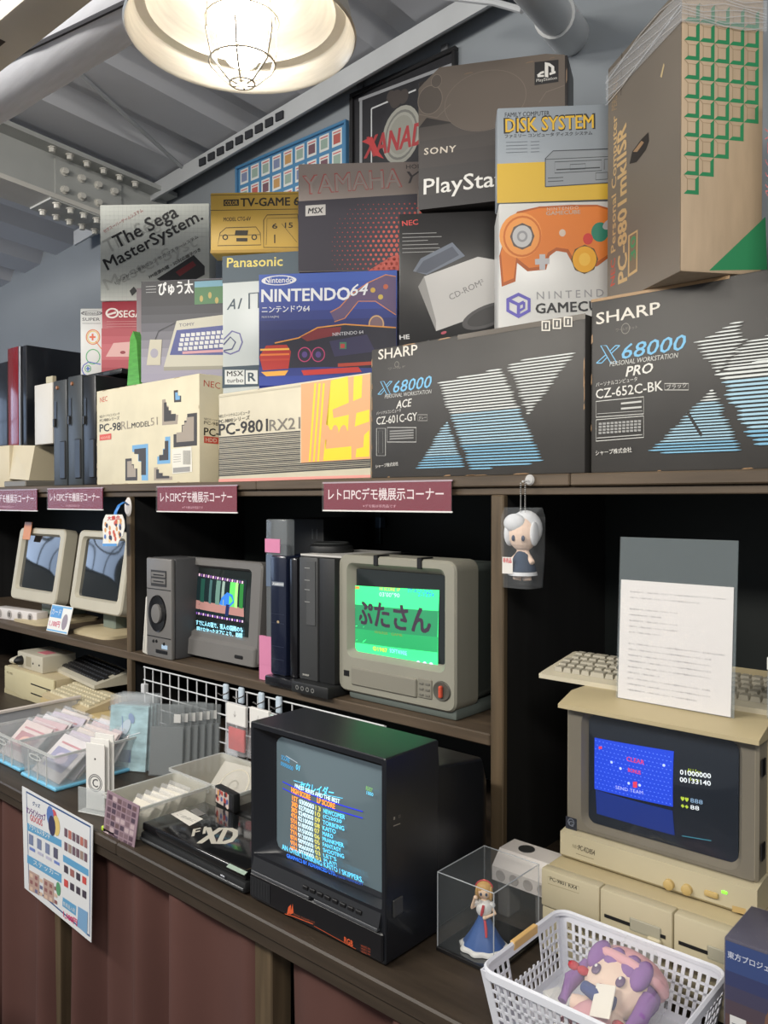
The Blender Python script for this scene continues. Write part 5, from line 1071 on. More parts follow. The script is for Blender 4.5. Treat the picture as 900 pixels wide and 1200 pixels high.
v = V(834, 1048); mb = MB(); mb.rbox(v.x - 0.013, -0.012, v.y - 0.005, v.x + 0.013, -0.004, v.y + 0.006, 0.004, M('brass_beige_knob', (186, 160, 104), .4), 2); mb.build('power_switch', bmx)
v = V(849, 1046); mb = MB(); mb.rbox(v.x - 0.005, -0.008, v.y - 0.002, v.x + 0.005, -0.005, v.y + 0.003, 0.001, glow((120, 240, 60), 1.5), 1); mb.build('power_lamp', bmx)
A.text('NEC', (671, 993), (678, 995.5), 4, ink((110, 100, 80))); A.text('PC-KD854', (678, 996), (697, 1002.5), 6, ink((70, 62, 50)), bold=.02); A.line([(675, 1000), (696, 1007)], 0.001, ink((110, 100, 80)))
A.rect((858, 1068), (874, 1072), (858, 1061), ink((186, 158, 104))); A.build()
A = Art(bmx, o=(0.004, 0.010, 0.0)); A.rect((663, 976), (676, 980), (663, 956), ink((44, 46, 56))); A.ell((669.3, 963.5), 0.0075, 0.0080, ink((130, 134, 146)), ri=0.75); A.text('G', (666.5, 967.5), (672, 969), 6, ink((130, 134, 146)), bold=.03); A.build({'artwork': 'badge_sticker', 'lettering': 'badge_mark'})
A = mk()
b1, b2 = glow((34, 70, 214), 0.75), glow((28, 50, 130), 0.55)
A.rect((697.5, 924), (791.5, 943.5), (697.5, 864), b1, n=10); A.rect((700, 953), (792, 978), (699, 925), b2, n=10)
lw = glow((84, 120, 236), 0.85)
for j in range(12):
    for i in range(20): x = 699 + i * 4.6 + (j % 2) * 2.2; y = 867 + j * 4.9 + (x - 698) * .21; A.ell((x, y), 0.0020, 0.0012, lw, n=4); A.k -= 1
A.k += 1
rd = glow((214, 60, 90), 0.9)
A.text('CLEAR', (737, 890), (758, 894.5), 5, rd, bold=.02); A.text('BONUS', (739, 902.5), (754, 906), 4.5, rd, bold=.03); A.text('SEND TEAM', (724, 923), (757, 929), 4, glow((170, 180, 230), 1)); A.r4(745, 914, 750, 921, rd, n=1); A.r4(703, 874, 707, 877, rd, n=1)
for x, y in ((719, 892), (730, 899), (740, 916), (753, 918), (781, 895)): A.ell((x, y), 0.003, 0.003, glow((180, 200, 250), 1), n=6)
wt = glow((220, 226, 230), 1.2); yg = glow((170, 190, 60), 1.0)
A.text('ALLSco', (808, 903), (824, 906), 4.5, yg); A.text('01000000', (800, 905.5), (835, 911), 5.5, wt, bold=.02); A.text('Score', (811, 912.5), (822, 914.5), 3.5, yg); A.text('00133140', (800, 914), (835, 919.5), 5.5, wt, bold=.02)
A.text('♥♥', (801, 936), (810, 938), 5, yg); A.text('888', (812, 938), (826, 941), 5, glow((130, 160, 190), 1)); A.text('◆◆', (801, 944), (810, 946), 4.5, yg); A.text('88', (812, 946), (822, 948), 5, wt); A.line([(801, 978), (835, 984)], 0.0015, glow((60, 130, 150), .9))
A.build({'artwork': 'screen_picture', 'lettering': 'screen_text'})
keyboard('cream keyboard lying on top of the beige monitor, behind the printed sheet', (-0.945, 1.595, pcz + 0.3375), 0, 0.60, 0.17, M('ivory_keyboard', (196, 188, 166), .5), M('grey_keycap', (168, 162, 146), .5), 5, 26, h=0.014, rise=0.022)
# printed sheet in a clear sleeve
p = aY(722, 806, 1.535); t = thing('printed_notice', 'white printed sheet in a tall clear sleeve standing on the beige monitor', 'notice', (p.x, 1.535, pcz + 0.3385), rot=(R_(-3), 0, R_(-1.0)))
w_ = 0.232; h_ = 0.325
mb = MB(); mb.box(0, -0.0022, 0, w_, -0.0018, h_, film('clear_sleeve_film', (200, 208, 212), 0.05, 0.05)); mb.box(0, 0.0012, 0, w_, 0.0016, h_, film('clear_sleeve_back', (150, 164, 168), 0.15, 0.1)); mb.build('clear_sleeve', t, smooth=0)
mb = MB(); mb.box(0.004, -0.0006, 0.001, w_ - 0.006, 0.0004, h_ * .735, M('white_paper', (222, 218, 216), .6)); mb.build('paper', t, smooth=0)
A = Art(t, o=(0, -0.0007, 0), uv=True, step=0.00001); rnd = random.Random(8)
jp = 'この機械は展示品です。ご自由にお試しください。ゲームの途中で電源を切らないでください、また席をはなれる時は係員までお声がけください'
for j in range(18):
    v = h_ * .66 - j * 0.0115
    if j in (2, 8): continue
    n = rnd.choice((16, 24, 34, 40)) if j not in (0, 9) else 46
    k = rnd.randint(0, 8); A.text(jp[k:k + n], (0.024, v), (0.024 + 0.0041 * n, v), 0.0030, ink((160, 158, 160)))
A.build({'lettering': 'printed_lines'})
t = thing('clear_package', 'narrow clear package with white header at the right edge of the photo', 'package', (-0.452, 1.56, pcz + 0.3385)); mb = MB(); mb.rbox(0, 0, 0, 0.12, 0.02, 0.09, 0.003, film('clear_pack_film', (180, 190, 196), 0.3), 1); mb.build('pouch', t); mb = MB(); mb.rbox(0, -0.001, 0.09, 0.12, 0.021, 0.115, 0.002, WHT, 1); mb.build('header', t)

# ---- hanging plush keychain in a bag
hp = aY(621, 563, 1.645); t = thing('bagged_plush_charm', 'small white haired plush charm in a clear bag hanging from the shelf edge', 'plush', (hp.x, 1.615, hp.z - 0.235))
felt = M('white_plush', (206, 208, 212), 0.9, var=0.06, scale=30); skin_p = M('peach_plush', (222, 196, 178), 0.9); navy_p = M('navy_plush', (44, 60, 82), 0.9)
mb = MB(); mb.sph((0, 0, 0.112), (0.036, 0.030, 0.042), skin_p); mb.sph((0, 0, 0.050), (0.020, 0.016, 0.034), skin_p)
for s_ in (-1, 1): mb.tube([(0.012 * s_, 0, 0.06), (0.030 * s_, -0.006, 0.045)], [0.009, 0.007], skin_p, 8); mb.tube([(0.010 * s_, 0, 0.03), (0.014 * s_, -0.004, 0.004)], [0.010, 0.011], skin_p, 8)
o = mb.build('plush_body', t, smooth=60); o.modifiers.new('remesh', 'REMESH').mode = 'VOXEL'; o.modifiers['remesh'].voxel_size = 0.0028; o.modifiers['remesh'].use_smooth_shade = True
mb = MB(); mb.sph((0, 0.012, 0.122), (0.041, 0.032, 0.044), felt); mb.sph((-0.012, -0.016, 0.136), (0.028, 0.018, 0.022), felt); mb.sph((-0.030, -0.008, 0.112), (0.012, 0.018, 0.030), felt); mb.sph((0.033, -0.004, 0.112), (0.008, 0.016, 0.028), felt); o = mb.build('hair', t, smooth=60)
mb = MB(); mb.lathe([(0.030, 0.022), (0.032, 0.026), (0.021, 0.060), (0.012, 0.072)], navy_p, 18, cap0=True, cap1=True); mb.build('dress', t)
mb = MB(); mb.lathe([(0.034, 0.016), (0.032, 0.024), (0.026, 0.024)], felt, 18); mb.build('skirt_trim', t)
for x, z in ((0.018, 0.102), (-0.008, 0.102)): mb = MB(); mb.sph((x, -0.0285, z), (0.0045, 0.003, 0.007), M('dark_eye', (50, 60, 84), .5), 10, 8); mb.build('eye', t)
mb = MB(); mb.box(-0.034, -0.034, 0.02, -0.006, -0.033, 0.058, ink((222, 218, 212))); o = mb.build('paper_tag', t, smooth=0); A = Art(t, o=(0, -0.034, 0), uv=True); A.text('非売品', (-0.032, 0.045), (-0.009, 0.045), 0.011, ink((196, 50, 60)), bold=.04); A.build()
mb = MB(); mb.loops([[(a * (0.046 if z > .02 else .040), b * 0.037 + 0.0, z) for a, b in rrect(-1, -1, 1, 1, .5)] for z in (-0.012, 0.0, 0.08, 0.15)] + [[(a * 0.050, b * 0.004, 0.172) for a, b in rrect(-1, -1, 1, 1, .5)]], film('charm_bag', (220, 224, 228), 0.07, 0.08), True, False); mb.build('clear_bag', t)
for s_ in (-1, 1):
    for k in range(15): mb = MB(); mb.sph((0.006 * s_, 0.0, 0.160 + k * 0.0048), 0.0022, M('chain_steel', (190, 190, 190), .25, .9), 6, 4); mb.build('chain_bead', t)
mb = MB(); mb.lathe([(0.0, 0.004), (0.010, 0.004), (0.013, 0)], film('clear_hook', (230, 230, 230), 0.6), 16, T=Matrix.Translation((0, 0.029, 0.236)) @ RX90); mb.build('suction_hook', t); mb = MB(); mb.cyl((0, 0.027, 0.234), (0, -0.002, 0.232), 0.0025, film('clear_hook', (230, 230, 230), .6), 8); mb.build('hook_peg', t)

# ================================================================ big black television on the counter
tvx, tvy = -1.437, 1.168; Wt = 0.408; Ht = 0.402
blk = M('black_cabinet', (26, 28, 33), 0.34, var=0.05); blk_t = M('black_cabinet_gloss', (26, 27, 30), 0.18, coat=.3)
tv = thing('crt_television', 'big black television showing a score table, at the front of the counter', 'television', (tvx, tvy, CZ + 0.008))
mb = MB()
def lo(r, y): return [(x, y, z) for x, z in r]
sx0, sz0, sx1, sz1 = 0.052, 0.118, 0.392, 0.372
mb.loops([lo(rrect(0, 0, Wt, Ht, .004), 0.165), lo(rrect(0, 0, Wt, Ht, .004), 0.002), lo(rrect(0.002, 0.002, Wt - 0.002, Ht - 0.002, .004), 0.0), lo(rrect(0.010, 0.105, Wt - 0.010, Ht - 0.012, .004), 0.0), lo(rrect(sx0 - 0.012, sz0 - 0.010, sx1 + 0.006, sz1 + 0.010, .03), 0.030), lo(rrect(sx0, sz0, sx1, sz1, .032), 0.034)], blk, False, False); mb.build('cabinet', tv)
mb = MB(); mb.loops([lo(rrect(0.001, 0.001, Wt - 0.001, Ht - 0.001, .004), 0.165), lo(rrect(0.004, 0.004, Wt - 0.002, 0.345, .006), 0.172), lo(rrect(0.03, 0.004, Wt - 0.002, 0.325, .01), 0.33), lo(rrect(0.06, 0.004, Wt - 0.06, 0.25, .02), 0.43)], blk, False, True); mb.build('rear_housing', tv)
n = 14; mb = MB(); cx_, cz2 = (sx0 + sx1) / 2, (sz0 + sz1) / 2; hx, hz = (sx1 - sx0) / 2, (sz1 - sz0) / 2
def sft(x, z): return 0.018 * max(0, 1 - ((x - cx_) / hx) ** 2) * max(0, 1 - ((z - cz2) / hz) ** 2)
mb.loops([[(sx0 + (sx1 - sx0) * i / n, 0.033 - sft(sx0 + (sx1 - sx0) * i / n, sz0 + (sz1 - sz0) * j / n), sz0 + (sz1 - sz0) * j / n) for i in range(n + 1)] for j in range(n + 1)], M('grey_crt_glass', (84, 98, 104), 0.08, coat=.5, emit=0.42), closed=False); mb.build('screen', tv, smooth=80)
mb = MB(); mb.loops([[(x, y, z) for y, z in ((-0.001, 0.070), (-0.008, 0.072), (0.0, 0.098), (0.010, 0.104))] for x in (0.012, Wt - 0.012)], M('control_ledge', (36, 37, 40), .35), True, True); led = mb.build('control_ledge', tv, smooth=20)
for k in range(8): mb = MB(); mb.rbox(0.18 + k * 0.022, -0.008, 0.080, 0.195 + k * 0.022, -0.001, 0.088, 0.001, BLK, 1); mb.build('button', led)
mb = MB(); mb.rbox(0.004, -0.006, 0.006, Wt - 0.004, 0.002, 0.062, 0.003, M('black_lower_panel', (24, 24, 27), .3), 1); lp_ = mb.build('lower_panel', tv)
mb = MB()
for k in range(16): mb.box(0.008 + k * 0.0042, -0.0075, 0.012, 0.0105 + k * 0.0042, -0.0055, 0.054, M('grille_slot', (44, 45, 48), .5))
o = mb.build('speaker_grille', tv, smooth=0); o['kind'] = 'stuff'
for x0, x1 in ((0.012, 0.20), (0.215, Wt - 0.015)): mb = MB(); mb.rbox(x0, -0.009, 0.063, x1, 0.002, 0.070, 0.001, M('ledge_grey', (70, 72, 76), .35), 1); mb.build('trim_bar', tv)
mb = MB(); mb.rbox(Wt - 0.001, 0.02, 0.085, Wt + 0.003, 0.05, 0.12, 0.002, M('side_catch', (62, 62, 62), .4), 1); mb.build('side_catch', tv)
for dx in (0.03, Wt - 0.05):
    for dy in (0.03, 0.30): mb = MB(); mb.rbox(dx, dy, -0.008, dx + 0.03, dy + 0.03, 0.003, 0.001, BLK, 1); mb.build('foot', tv)
A = Art(tv, o=(0, -0.006, 0)); og = ink((206, 90, 52))
A.poly([(336, 1072), (338, 1063), (341, 1060), (341, 1070)], og); A.poly([(339.5, 1072), (342.5, 1062), (343, 1059), (344, 1070)], og); A.line([(334, 1071), (343, 1073.5), (367, 1083)], 0.0016, og)
A.text('TEKNO TOWNES CRT', (344, 1072.5), (369, 1083), 2.5, ink((150, 80, 56))); A.line([(368, 1085), (417, 1112)], 0.0010, og); A.text('RGB', (403.5, 1104), (413.5, 1109.5), 6.5, og, bold=.05)
for j in range(3): A.text('VIDEO IN', (423, 1109 + j * 3.2), (434, 1113.5 + j * 3.2), 2.2, ink((170, 80, 56)))
A.build({'artwork': 'panel_marks', 'lettering': 'panel_lettering'})
A = Art(tv, o=(Wt, 0, 0), ux=(0, 1, 0)); A.text('▮▯', (461, 961), (469, 958), 3.4, ink((140, 136, 124))); A.line([(461, 968), (469, 965)], 0.002, ink((140, 136, 124))); A.build({'artwork': 'side_marks', 'lettering': 'side_marks'})
A = Art(tv, o=(0, 0.033, 0), surf=sft)
cy, ob, wh2, ye = glow((90, 190, 226), 1.3), glow((236, 140, 50), 1.3), glow((190, 216, 226), 1.2), glow((190, 184, 90), 1.1)
db = glow((40, 50, 190), 1.0)
A.text('SCORE', (331, 889), (342, 893), 5, glow((60, 140, 190), 1)); A.text('0000000', (330.5, 896), (347, 902), 4.5, glow((60, 140, 190), 1)); A.text('01', (350.5, 900), (355, 902), 6, cy)
A.line([(337, 885), (352, 893)], 0.0014, glow((150, 160, 170), .8))
A.text('セクレイダー', (358, 923), (398, 932), 10, cy, bold=0.02, shear=.1); A.line([(349, 913), (366, 917)], 0.001, cy); A.line([(390, 929), (408, 933)], 0.001, cy)
A.text('FINEST SERIES AND THE BEST', (351, 921), (405, 939), 4.5, wh2, bold=.03)
[A.line([(334 + 9.6 * k, y_ + 3.4 * k) for k in range(11)], 0.0022, db) for y_ in (915, 922.5)]
A.text('HIGH SCORE', (346.5, 926.5), (371, 935), 6, ob, bold=.05); A.text('LP SCORE', (379.5, 937.5), (400, 945), 6, ob, bold=.05)
names = ['NEWCOMER', '(C)2020', 'TORIKING', 'KAITO', 'MARO', 'PRANKMER', 'FANTASY', 'SHOOTING', "LET'S", 'PLAY!']
for k in range(10):
    y = 935 + k * 6.5; A.text(('1ST', '2ND', '3RD')[k] if k < 3 else '%dTH' % (k + 1), (348 - k * .25, y + 0.5), (355.5 - k * .25, y + 3), 5.3, ob, bold=.06)
    A.text('%07d' % ((10 - k) * 30000), (357.5 - k * .2, y + 4), (376 - k * .2, y + 10.3), 5.3, wh2, bold=.04); A.text(('13', '10', '09', '08', '07', '06', '05', '04', '03', '01')[k], (378 - k * .2, y + 11), (384 - k * .2, y + 13), 5.3, ye, bold=.04)
    A.text(names[k], (387.5 - k * .15, y + 14.2), (387.5 - k * .15 + len(names[k]) * 3.0, y + 14.2 + len(names[k]) * 1.0), 5.0, cy, bold=.04)
A.text('AN OVER TORIKING KAITO / SKIPPERS.', (335, 993), (430, 1032), 6, cy, bold=.03); A.text('GRAPHICS BY ADVANCED LTD.', (340, 1003), (398, 1025), 4.6, glow((50, 110, 220), 1.2), bold=.03); A.text('(C)2020 TOWNSOFT', (398, 1026), (430, 1037), 4, glow((50, 90, 190), 1))
A.text('READY', (435, 923), (442, 926), 4.5, glow((120, 180, 90), .8)); A.text('1000', (436, 928), (443, 931), 4, cy)
A.build({'artwork': 'screen_picture', 'lettering': 'screen_text'})

# ================================================================ acrylic case with figurine
acr = film('clear_acrylic', (190, 198, 202), 0.035, 0.04); acre = film('acrylic_edge', (210, 216, 220), 0.45, 0.1)
cx0, cy0, cw, cdp, chh = -0.995, 1.288, 0.135, 0.165, 0.158
t = thing('acrylic_case', 'clear acrylic display case holding the small figurine, beside the black television', 'case', (cx0, cy0, CZ))
mb = MB(); mb.rbox(-0.003, -0.003, 0, cw + 0.003, cdp + 0.003, 0.010, 0.002, M('black_acrylic', (20, 20, 22), .12, coat=.5), 1); mb.build('base_plate', t)
for nm, b in (('pane', (0, 0, 0.010, cw, 0.002, chh)), ('pane', (0, cdp - 0.002, 0.010, cw, cdp, chh)), ('pane', (0, 0.002, 0.010, 0.002, cdp - 0.002, chh)), ('pane', (cw - 0.002, 0.002, 0.010, cw, cdp - 0.002, chh)), ('lid', (0, 0, chh, cw, cdp, chh + 0.002))):
    mb = MB(); mb.box(*b, acr); mb.build(nm, t, smooth=0)
for x, y in ((0, 0), (cw, 0), (0, cdp), (cw, cdp)): mb = MB(); mb.cyl((x, y, 0.010), (x, y, chh + 0.002), 0.0012, acre, 6); mb.build('pane_edge', t)
for a, b in (((0, 0), (cw, 0)), ((cw, 0), (cw, cdp)), ((cw, cdp), (0, cdp)), ((0, cdp), (0, 0))): mb = MB(); mb.cyl((*a, chh + 0.002), (*b, chh + 0.002), 0.0012, acre, 6); mb.build('pane_edge', t)
def doll(lab, loc, rz, k=1.0):
    t = thing('figurine', lab, 'figurine', loc, R_(rz))
    sk = M('figurine_skin', (226, 196, 168), .55); bl = M('figurine_blue', (52, 88, 150), .45); wh = M('figurine_white', (216, 216, 214), .5); hr = M('figurine_blond', (188, 148, 84), .5); rd_ = M('figurine_red', (186, 52, 64), .5)
    mb = MB(); mb.sph((0, 0, 0.103 * k), (0.0125 * k, 0.0115 * k, 0.0135 * k), sk); mb.tube([(0, 0, 0.045 * k), (0, 0, 0.060 * k), (0, 0, 0.080 * k), (0, 0, 0.092 * k)], [0.009 * k, 0.0085 * k, 0.0095 * k, 0.004 * k], sk, 12)
    mb.tube([(-0.010 * k, 0, 0.082 * k), (-0.021 * k, -0.006 * k, 0.074 * k), (-0.016 * k, -0.014 * k, 0.094 * k)], [0.0042 * k, 0.0035 * k, 0.0026 * k], sk, 8); mb.sph((-0.014 * k, -0.015 * k, 0.097 * k), 0.0042 * k, sk, 8, 6)
    mb.tube([(0.010 * k, 0, 0.082 * k), (0.020 * k, -0.004 * k, 0.066 * k), (0.004 * k, -0.014 * k, 0.062 * k)], [0.0042 * k, 0.0035 * k, 0.0028 * k], sk, 8); mb.sph((0.002 * k, -0.0145 * k, 0.062 * k), 0.0038 * k, sk, 8, 6)
    o = mb.build('body', t, smooth=60); m = o.modifiers.new('remesh', 'REMESH'); m.mode = 'VOXEL'; m.voxel_size = 0.0011 * k; m.use_smooth_shade = True
    def frill(prof, m, nm, wav): 
        n = 40; mb = MB(); mb.loops([[(r_ * k * (1 + wav * (1 if i < 2 else .3) * math.sin(9 * 2 * math.pi * j / n)) * math.cos(2 * math.pi * j / n) * (1.15), r_ * k * (1 + wav * (1 if i < 2 else .3) * math.sin(9 * 2 * math.pi * j / n)) * math.sin(2 * math.pi * j / n), z * k) for j in range(n)] for i, (r_, z) in enumerate(prof)], m, True, True); return mb.build(nm, t, smooth=60)
    frill([(0.034, 0.004), (0.033, 0.008), (0.024, 0.024), (0.015, 0.042), (0.0095, 0.055), (0.0085, 0.062)], bl, 'skirt', 0.05)
    frill([(0.037, 0.001), (0.0375, 0.005), (0.034, 0.009)], wh, 'skirt_frill', 0.07)
    frill([(0.0100, 0.062), (0.0125, 0.068), (0.0135, 0.080), (0.007, 0.088)], wh, 'blouse', 0.02)
    for s_ in (-1, 1): mb = MB(); mb.sph((0.0135 * s_ * k, -0.001 * k, 0.080 * k), (0.0068 * k, 0.006 * k, 0.006 * k), wh, 10, 8); mb.build('sleeve', t)
    mb = MB(); mb.sph((0, 0.003 * k, 0.107 * k), (0.0155 * k, 0.0135 * k, 0.0145 * k), hr); mb.sph((0, 0.0055 * k, 0.095 * k), (0.0145 * k, 0.0095 * k, 0.013 * k), hr); mb.build('hair', t, smooth=60)
    for s_ in (-1, 1): mb = MB(); mb.sph((0.0125 * s_ * k, -0.003 * k, 0.100 * k), (0.0035 * k, 0.006 * k, 0.013 * k), hr, 8, 8); mb.build('hair_lock', t, smooth=60)
    mb = MB(); mb.tube([(0.0158 * math.sin(a) * k, 0.0, (0.107 + 0.0155 * math.cos(a)) * k) for a in [R_(d) for d in range(-75, 76, 15)]], 0.0012 * k, rd_, 6); mb.build('hair_band', t)
    mb = MB(); mb.tube([(0, -0.0135 * k, 0.083 * k), (-0.002 * k, -0.0142 * k, 0.072 * k), (-0.004 * k, -0.0125 * k, 0.064 * k)], [0.0024 * k, 0.003 * k, 0.002 * k], rd_, 8); mb.build('ribbon', t); mb = MB(); mb.tube([(0.002 * k, -0.0105 * k, 0.057 * k), (0.005 * k, -0.019 * k, 0.044 * k), (0.006 * k, -0.024 * k, 0.032 * k)], [0.0022 * k, 0.0028 * k, 0.002 * k], rd_, 8); mb.build('ribbon', t)
    for s_ in (-1, 1): mb = MB(); mb.sph((0.0048 * s_ * k, -0.0108 * k, 0.1015 * k), (0.0022 * k, 0.0012 * k, 0.003 * k), M('dark_eye', (50, 60, 84), .5), 8, 6); mb.build('eye', t)
    return t
doll('small figurine of a blond girl in a blue frilled skirt inside the acrylic case', (cx0 + 0.075, cy0 + 0.055, CZ + 0.0102), 30, 1.12)
# white adapter with sockets
t = thing('outlet_block', 'white plastic outlet block on a grey stand behind the acrylic case', 'outlet', (-0.985, 1.468, CZ), R_(0))
wab = M('white_abs', (214, 208, 204), .4)
mb = MB(); mb.rbox(0.10, 0.01, 0, 0.138, 0.07, 0.085, 0.004, M('grey_support', (104, 102, 100), .5), 1); mb.rbox(0.0, 0.02, 0, 0.03, 0.07, 0.085, .004, M('grey_support', (104, 102, 100), .5), 1); mb.build('stand', t)
mb = MB(); mb.loops([[(x, y, z) for y, z in ((0.0, 0.085), (0.0, 0.115), (0.03, 0.145), (0.09, 0.145), (0.09, 0.085))] for x in (0, 0.004, 0.142, 0.146)], wab, True, True); mb.build('block_body', t, smooth=20)
for k in range(4): dial(t, 0.022 + k * 0.034, 0.100, 1, [(0.012, 0.0), (0.011, 0.002), (0.006, 0.001)], M('socket_ring', (170, 164, 160), .4), 'outlet', n=14)
mb = MB(); mb.lathe([(0.018, 0.0), (0.018, 0.003)], M('dark_recess', (50, 50, 50), .5), 20, T=Matrix.Translation((0.05, 0.06, 0.144)), cap1=True); mb.build('round_recess', t)

# ================================================================ white basket with plush
bx0, bx1, by0, by1, bz1 = -0.783, -0.462, 1.132, 1.400, CZ + 0.112
bk = thing('plastic_basket', 'white perforated plastic basket holding a bagged plush doll', 'basket', (0, 0, CZ)); bw = M('white_basket_plastic', (212, 214, 222), .4, var=.02)
ins = 0.018
def side(name, A_, B_, a_, b_, cols, rows, skip=None):
    """lattice wall; A_-B_ upper corners, a_-b_ lower corners"""
    mb = MB(); A_, B_, a_, b_ = map(Vector, (A_, B_, a_, b_)); nrm = (B_ - A_).cross(a_ - A_).normalized() * 0.0022
    def P(u, v): return (a_ + (b_ - a_) * u) * (1 - v) + (A_ + (B_ - A_) * u) * v
    def strip(u0, v0, u1, v1):
        q = [P(u0, v0), P(u1, v0), P(u1, v1), P(u0, v1)]; mb.loops([q, [p + nrm for p in q]], bw, True, True)
    us = [0.0] + [0.05 + 0.90 * i / cols for i in range(cols + 1)] + [1.0]
    strip(0, 0, 1, .12); strip(0, .86, 1, 1); strip(0, .12, us[1], .86); strip(us[-2], .12, 1, .86)
    for i in range(1, cols): u = us[i + 1]; strip(u - .010, .12, u + .010, .86) if not (skip and skip[0] < u < skip[1]) else strip(u - .010, .12, u + .010, .48)
    for j in range(1, rows):
        v = .12 + .74 * j / rows
        if skip and v > .5: strip(us[1], v - .02, skip[0], v + .02); strip(skip[1], v - .02, us[-2], v + .02)
        else: strip(us[1], v - .02, us[-2], v + .02)
    return mb.build(name, bk, smooth=0)
zt_, zb_ = 0.112, 0.004
c = [(bx0, by0), (bx1, by0), (bx1, by1), (bx0, by1)]; d = [(bx0 + ins, by0 + ins), (bx1 - ins, by0 + ins), (bx1 - ins, by1 - ins), (bx0 + ins, by1 - ins)]
for i, (cl, rw) in enumerate(((20, 5), (15, 5), (20, 5), (15, 5))):
    j = (i + 1) % 4; side('lattice_wall', (*c[i], zt_), (*c[j], zt_), (*d[i], zb_), (*d[j], zb_), cl, rw, skip=(0.30, 0.70) if i in (1, 3) else None)
mb = MB(); r = rrect(bx0 - 0.004, by0 - 0.004, bx1 + 0.004, by1 + 0.004, 0.03, 6); r2 = rrect(bx0 + 0.004, by0 + 0.004, bx1 - 0.004, by1 - 0.004, 0.024, 6)
mb.loops([[(x, y, zt_ - 0.010) for x, y in r], [(x, y, zt_ + 0.003) for x, y in r], [(x, y, zt_ + 0.006) for x, y in rrect(bx0, by0, bx1, by1, .027, 6)], [(x, y, zt_ + 0.003) for x, y in r2], [(x, y, zt_ - 0.004) for x, y in r2]], bw); mb.build('rim', bk, smooth=50)
mb = MB(); mb.rbox(bx0 + ins, by0 + ins, 0, bx1 - ins, by1 - ins, 0.005, 0.002, bw, 1); mb.build('bottom', bk)
mb = MB(); mb.rbox(bx0 - 0.005, by0 + 0.10, zt_ - 0.009, bx0 + 0.005, by0 + 0.18, zt_ + 0.0068, 0.001, M('tan_tape', (206, 168, 108), .5), 1); mb.build('tape_label', bk)
# plush doll in a bag (plain doll)
pl_ = thing('bagged_plush_doll', 'plush doll with purple hair and pink cap in a clear bag inside the basket', 'plush', (-0.612, 1.255, CZ + 0.066), rot=(R_(-58), 0, R_(-10)))
pk1 = M('pink_plush', (214, 160, 166), .95, var=.06, scale=40); pu1 = M('purple_plush', (132, 92, 152), .95, var=.08, scale=40); sk1 = M('peach_plush', (222, 196, 178), .9); bl1 = M('blue_plush', (52, 66, 120), .9); rd1 = M('red_plush', (176, 44, 56), .9)
mb = MB(); mb.sph((0, 0, 0.035), (0.060, 0.040, 0.050), sk1); mb.sph((0, 0, -0.035), (0.036, 0.026, 0.036), sk1)
for s_ in (-1, 1): mb.tube([(0.022 * s_, 0, -0.018), (0.052 * s_, -0.008, -0.030)], [0.015, 0.013], sk1, 10); mb.tube([(0.016 * s_, -0.005, -0.055), (0.022 * s_, -0.020, -0.080)], [0.016, 0.016], sk1, 10)
o = mb.build('plush_body', pl_, smooth=60); m = o.modifiers.new('remesh', 'REMESH'); m.mode = 'VOXEL'; m.voxel_size = 0.0035; m.use_smooth_shade = True
mb = MB(); mb.sph((0, 0.012, 0.045), (0.068, 0.042, 0.052), pu1); mb.build('hair', pl_, smooth=60)
for s_, a in ((-1, -25), (1, 25), (-.3, -8), (.45, 10)): mb = MB(); mb.sph((0.042 * s_, -0.026, 0.058), (0.018, 0.012, 0.028), pu1, 12, 8, T=None); mb.build('hair_lock', pl_, smooth=60)
for s_ in (-1, 1): mb = MB(); mb.tube([(0.060 * s_, -0.006, 0.040), (0.068 * s_, -0.014, 0.0), (0.060 * s_, -0.016, -0.040)], [0.014, 0.014, 0.008], pu1, 10); mb.build('hair_tail', pl_, smooth=60)
mb = MB(); mb.sph((0, 0.016, 0.072), (0.070, 0.044, 0.036), pk1); mb.build('cap', pl_, smooth=60); mb = MB(); mb.tube([(0.068 * math.cos(a), 0.006 - 0.040 * math.sin(a), 0.066) for a in [R_(k) for k in range(-10, 191, 20)]], 0.009, pk1, 8); mb.build('cap_frill', pl_, smooth=60)
mb = MB(); mb.lathe([(0.048, -0.070), (0.046, -0.062), (0.036, -0.03), (0.022, -0.006)], pk1, 22, cap0=True, cap1=True); mb.build('robe', pl_, smooth=60)
mb = MB(); mb.tube([(-0.030, -0.030, -0.005), (0, -0.036, -0.010), (0.030, -0.030, -0.005)], [0.010, 0.012, 0.010], bl1, 10); mb.build('collar', pl_, smooth=60)
for x, z in ((-0.062, 0.020), (0.060, -0.030)):
    for s_ in (-1, 1): mb = MB(); mb.sph((x + 0.010 * s_, -0.024, z), (0.012, 0.006, 0.008), rd1, 10, 6); mb.build('bow', pl_, smooth=60)
for s_ in (-1, 1):
    mb = MB(); mb.sph((0.024 * s_, -0.0385, 0.028), (0.008, 0.003, 0.010), M('plum_eye', (92, 66, 104), .5), 12, 8); mb.build('eye', pl_); mb = MB(); mb.sph((0.024 * s_ - .002, -0.0412, 0.032), (0.0025, 0.001, 0.003), WHT, 8, 6); mb.build('eye_glint', pl_)
mb = MB(); mb.sph((0, -0.040, 0.008), (0.005, 0.002, 0.0015), rd1, 8, 6); mb.build('mouth', pl_)
mb = MB(); mb.rbox(-0.004, -0.046, -0.050, 0.030, -0.044, 0.006, 0.001, ink((226, 220, 208)), 1, T=Matrix.Rotation(R_(-20), 4, 'Y')); mb.build('paper_tag', pl_)
rnd = random.Random(12); mb = MB(); n = 26; L = []
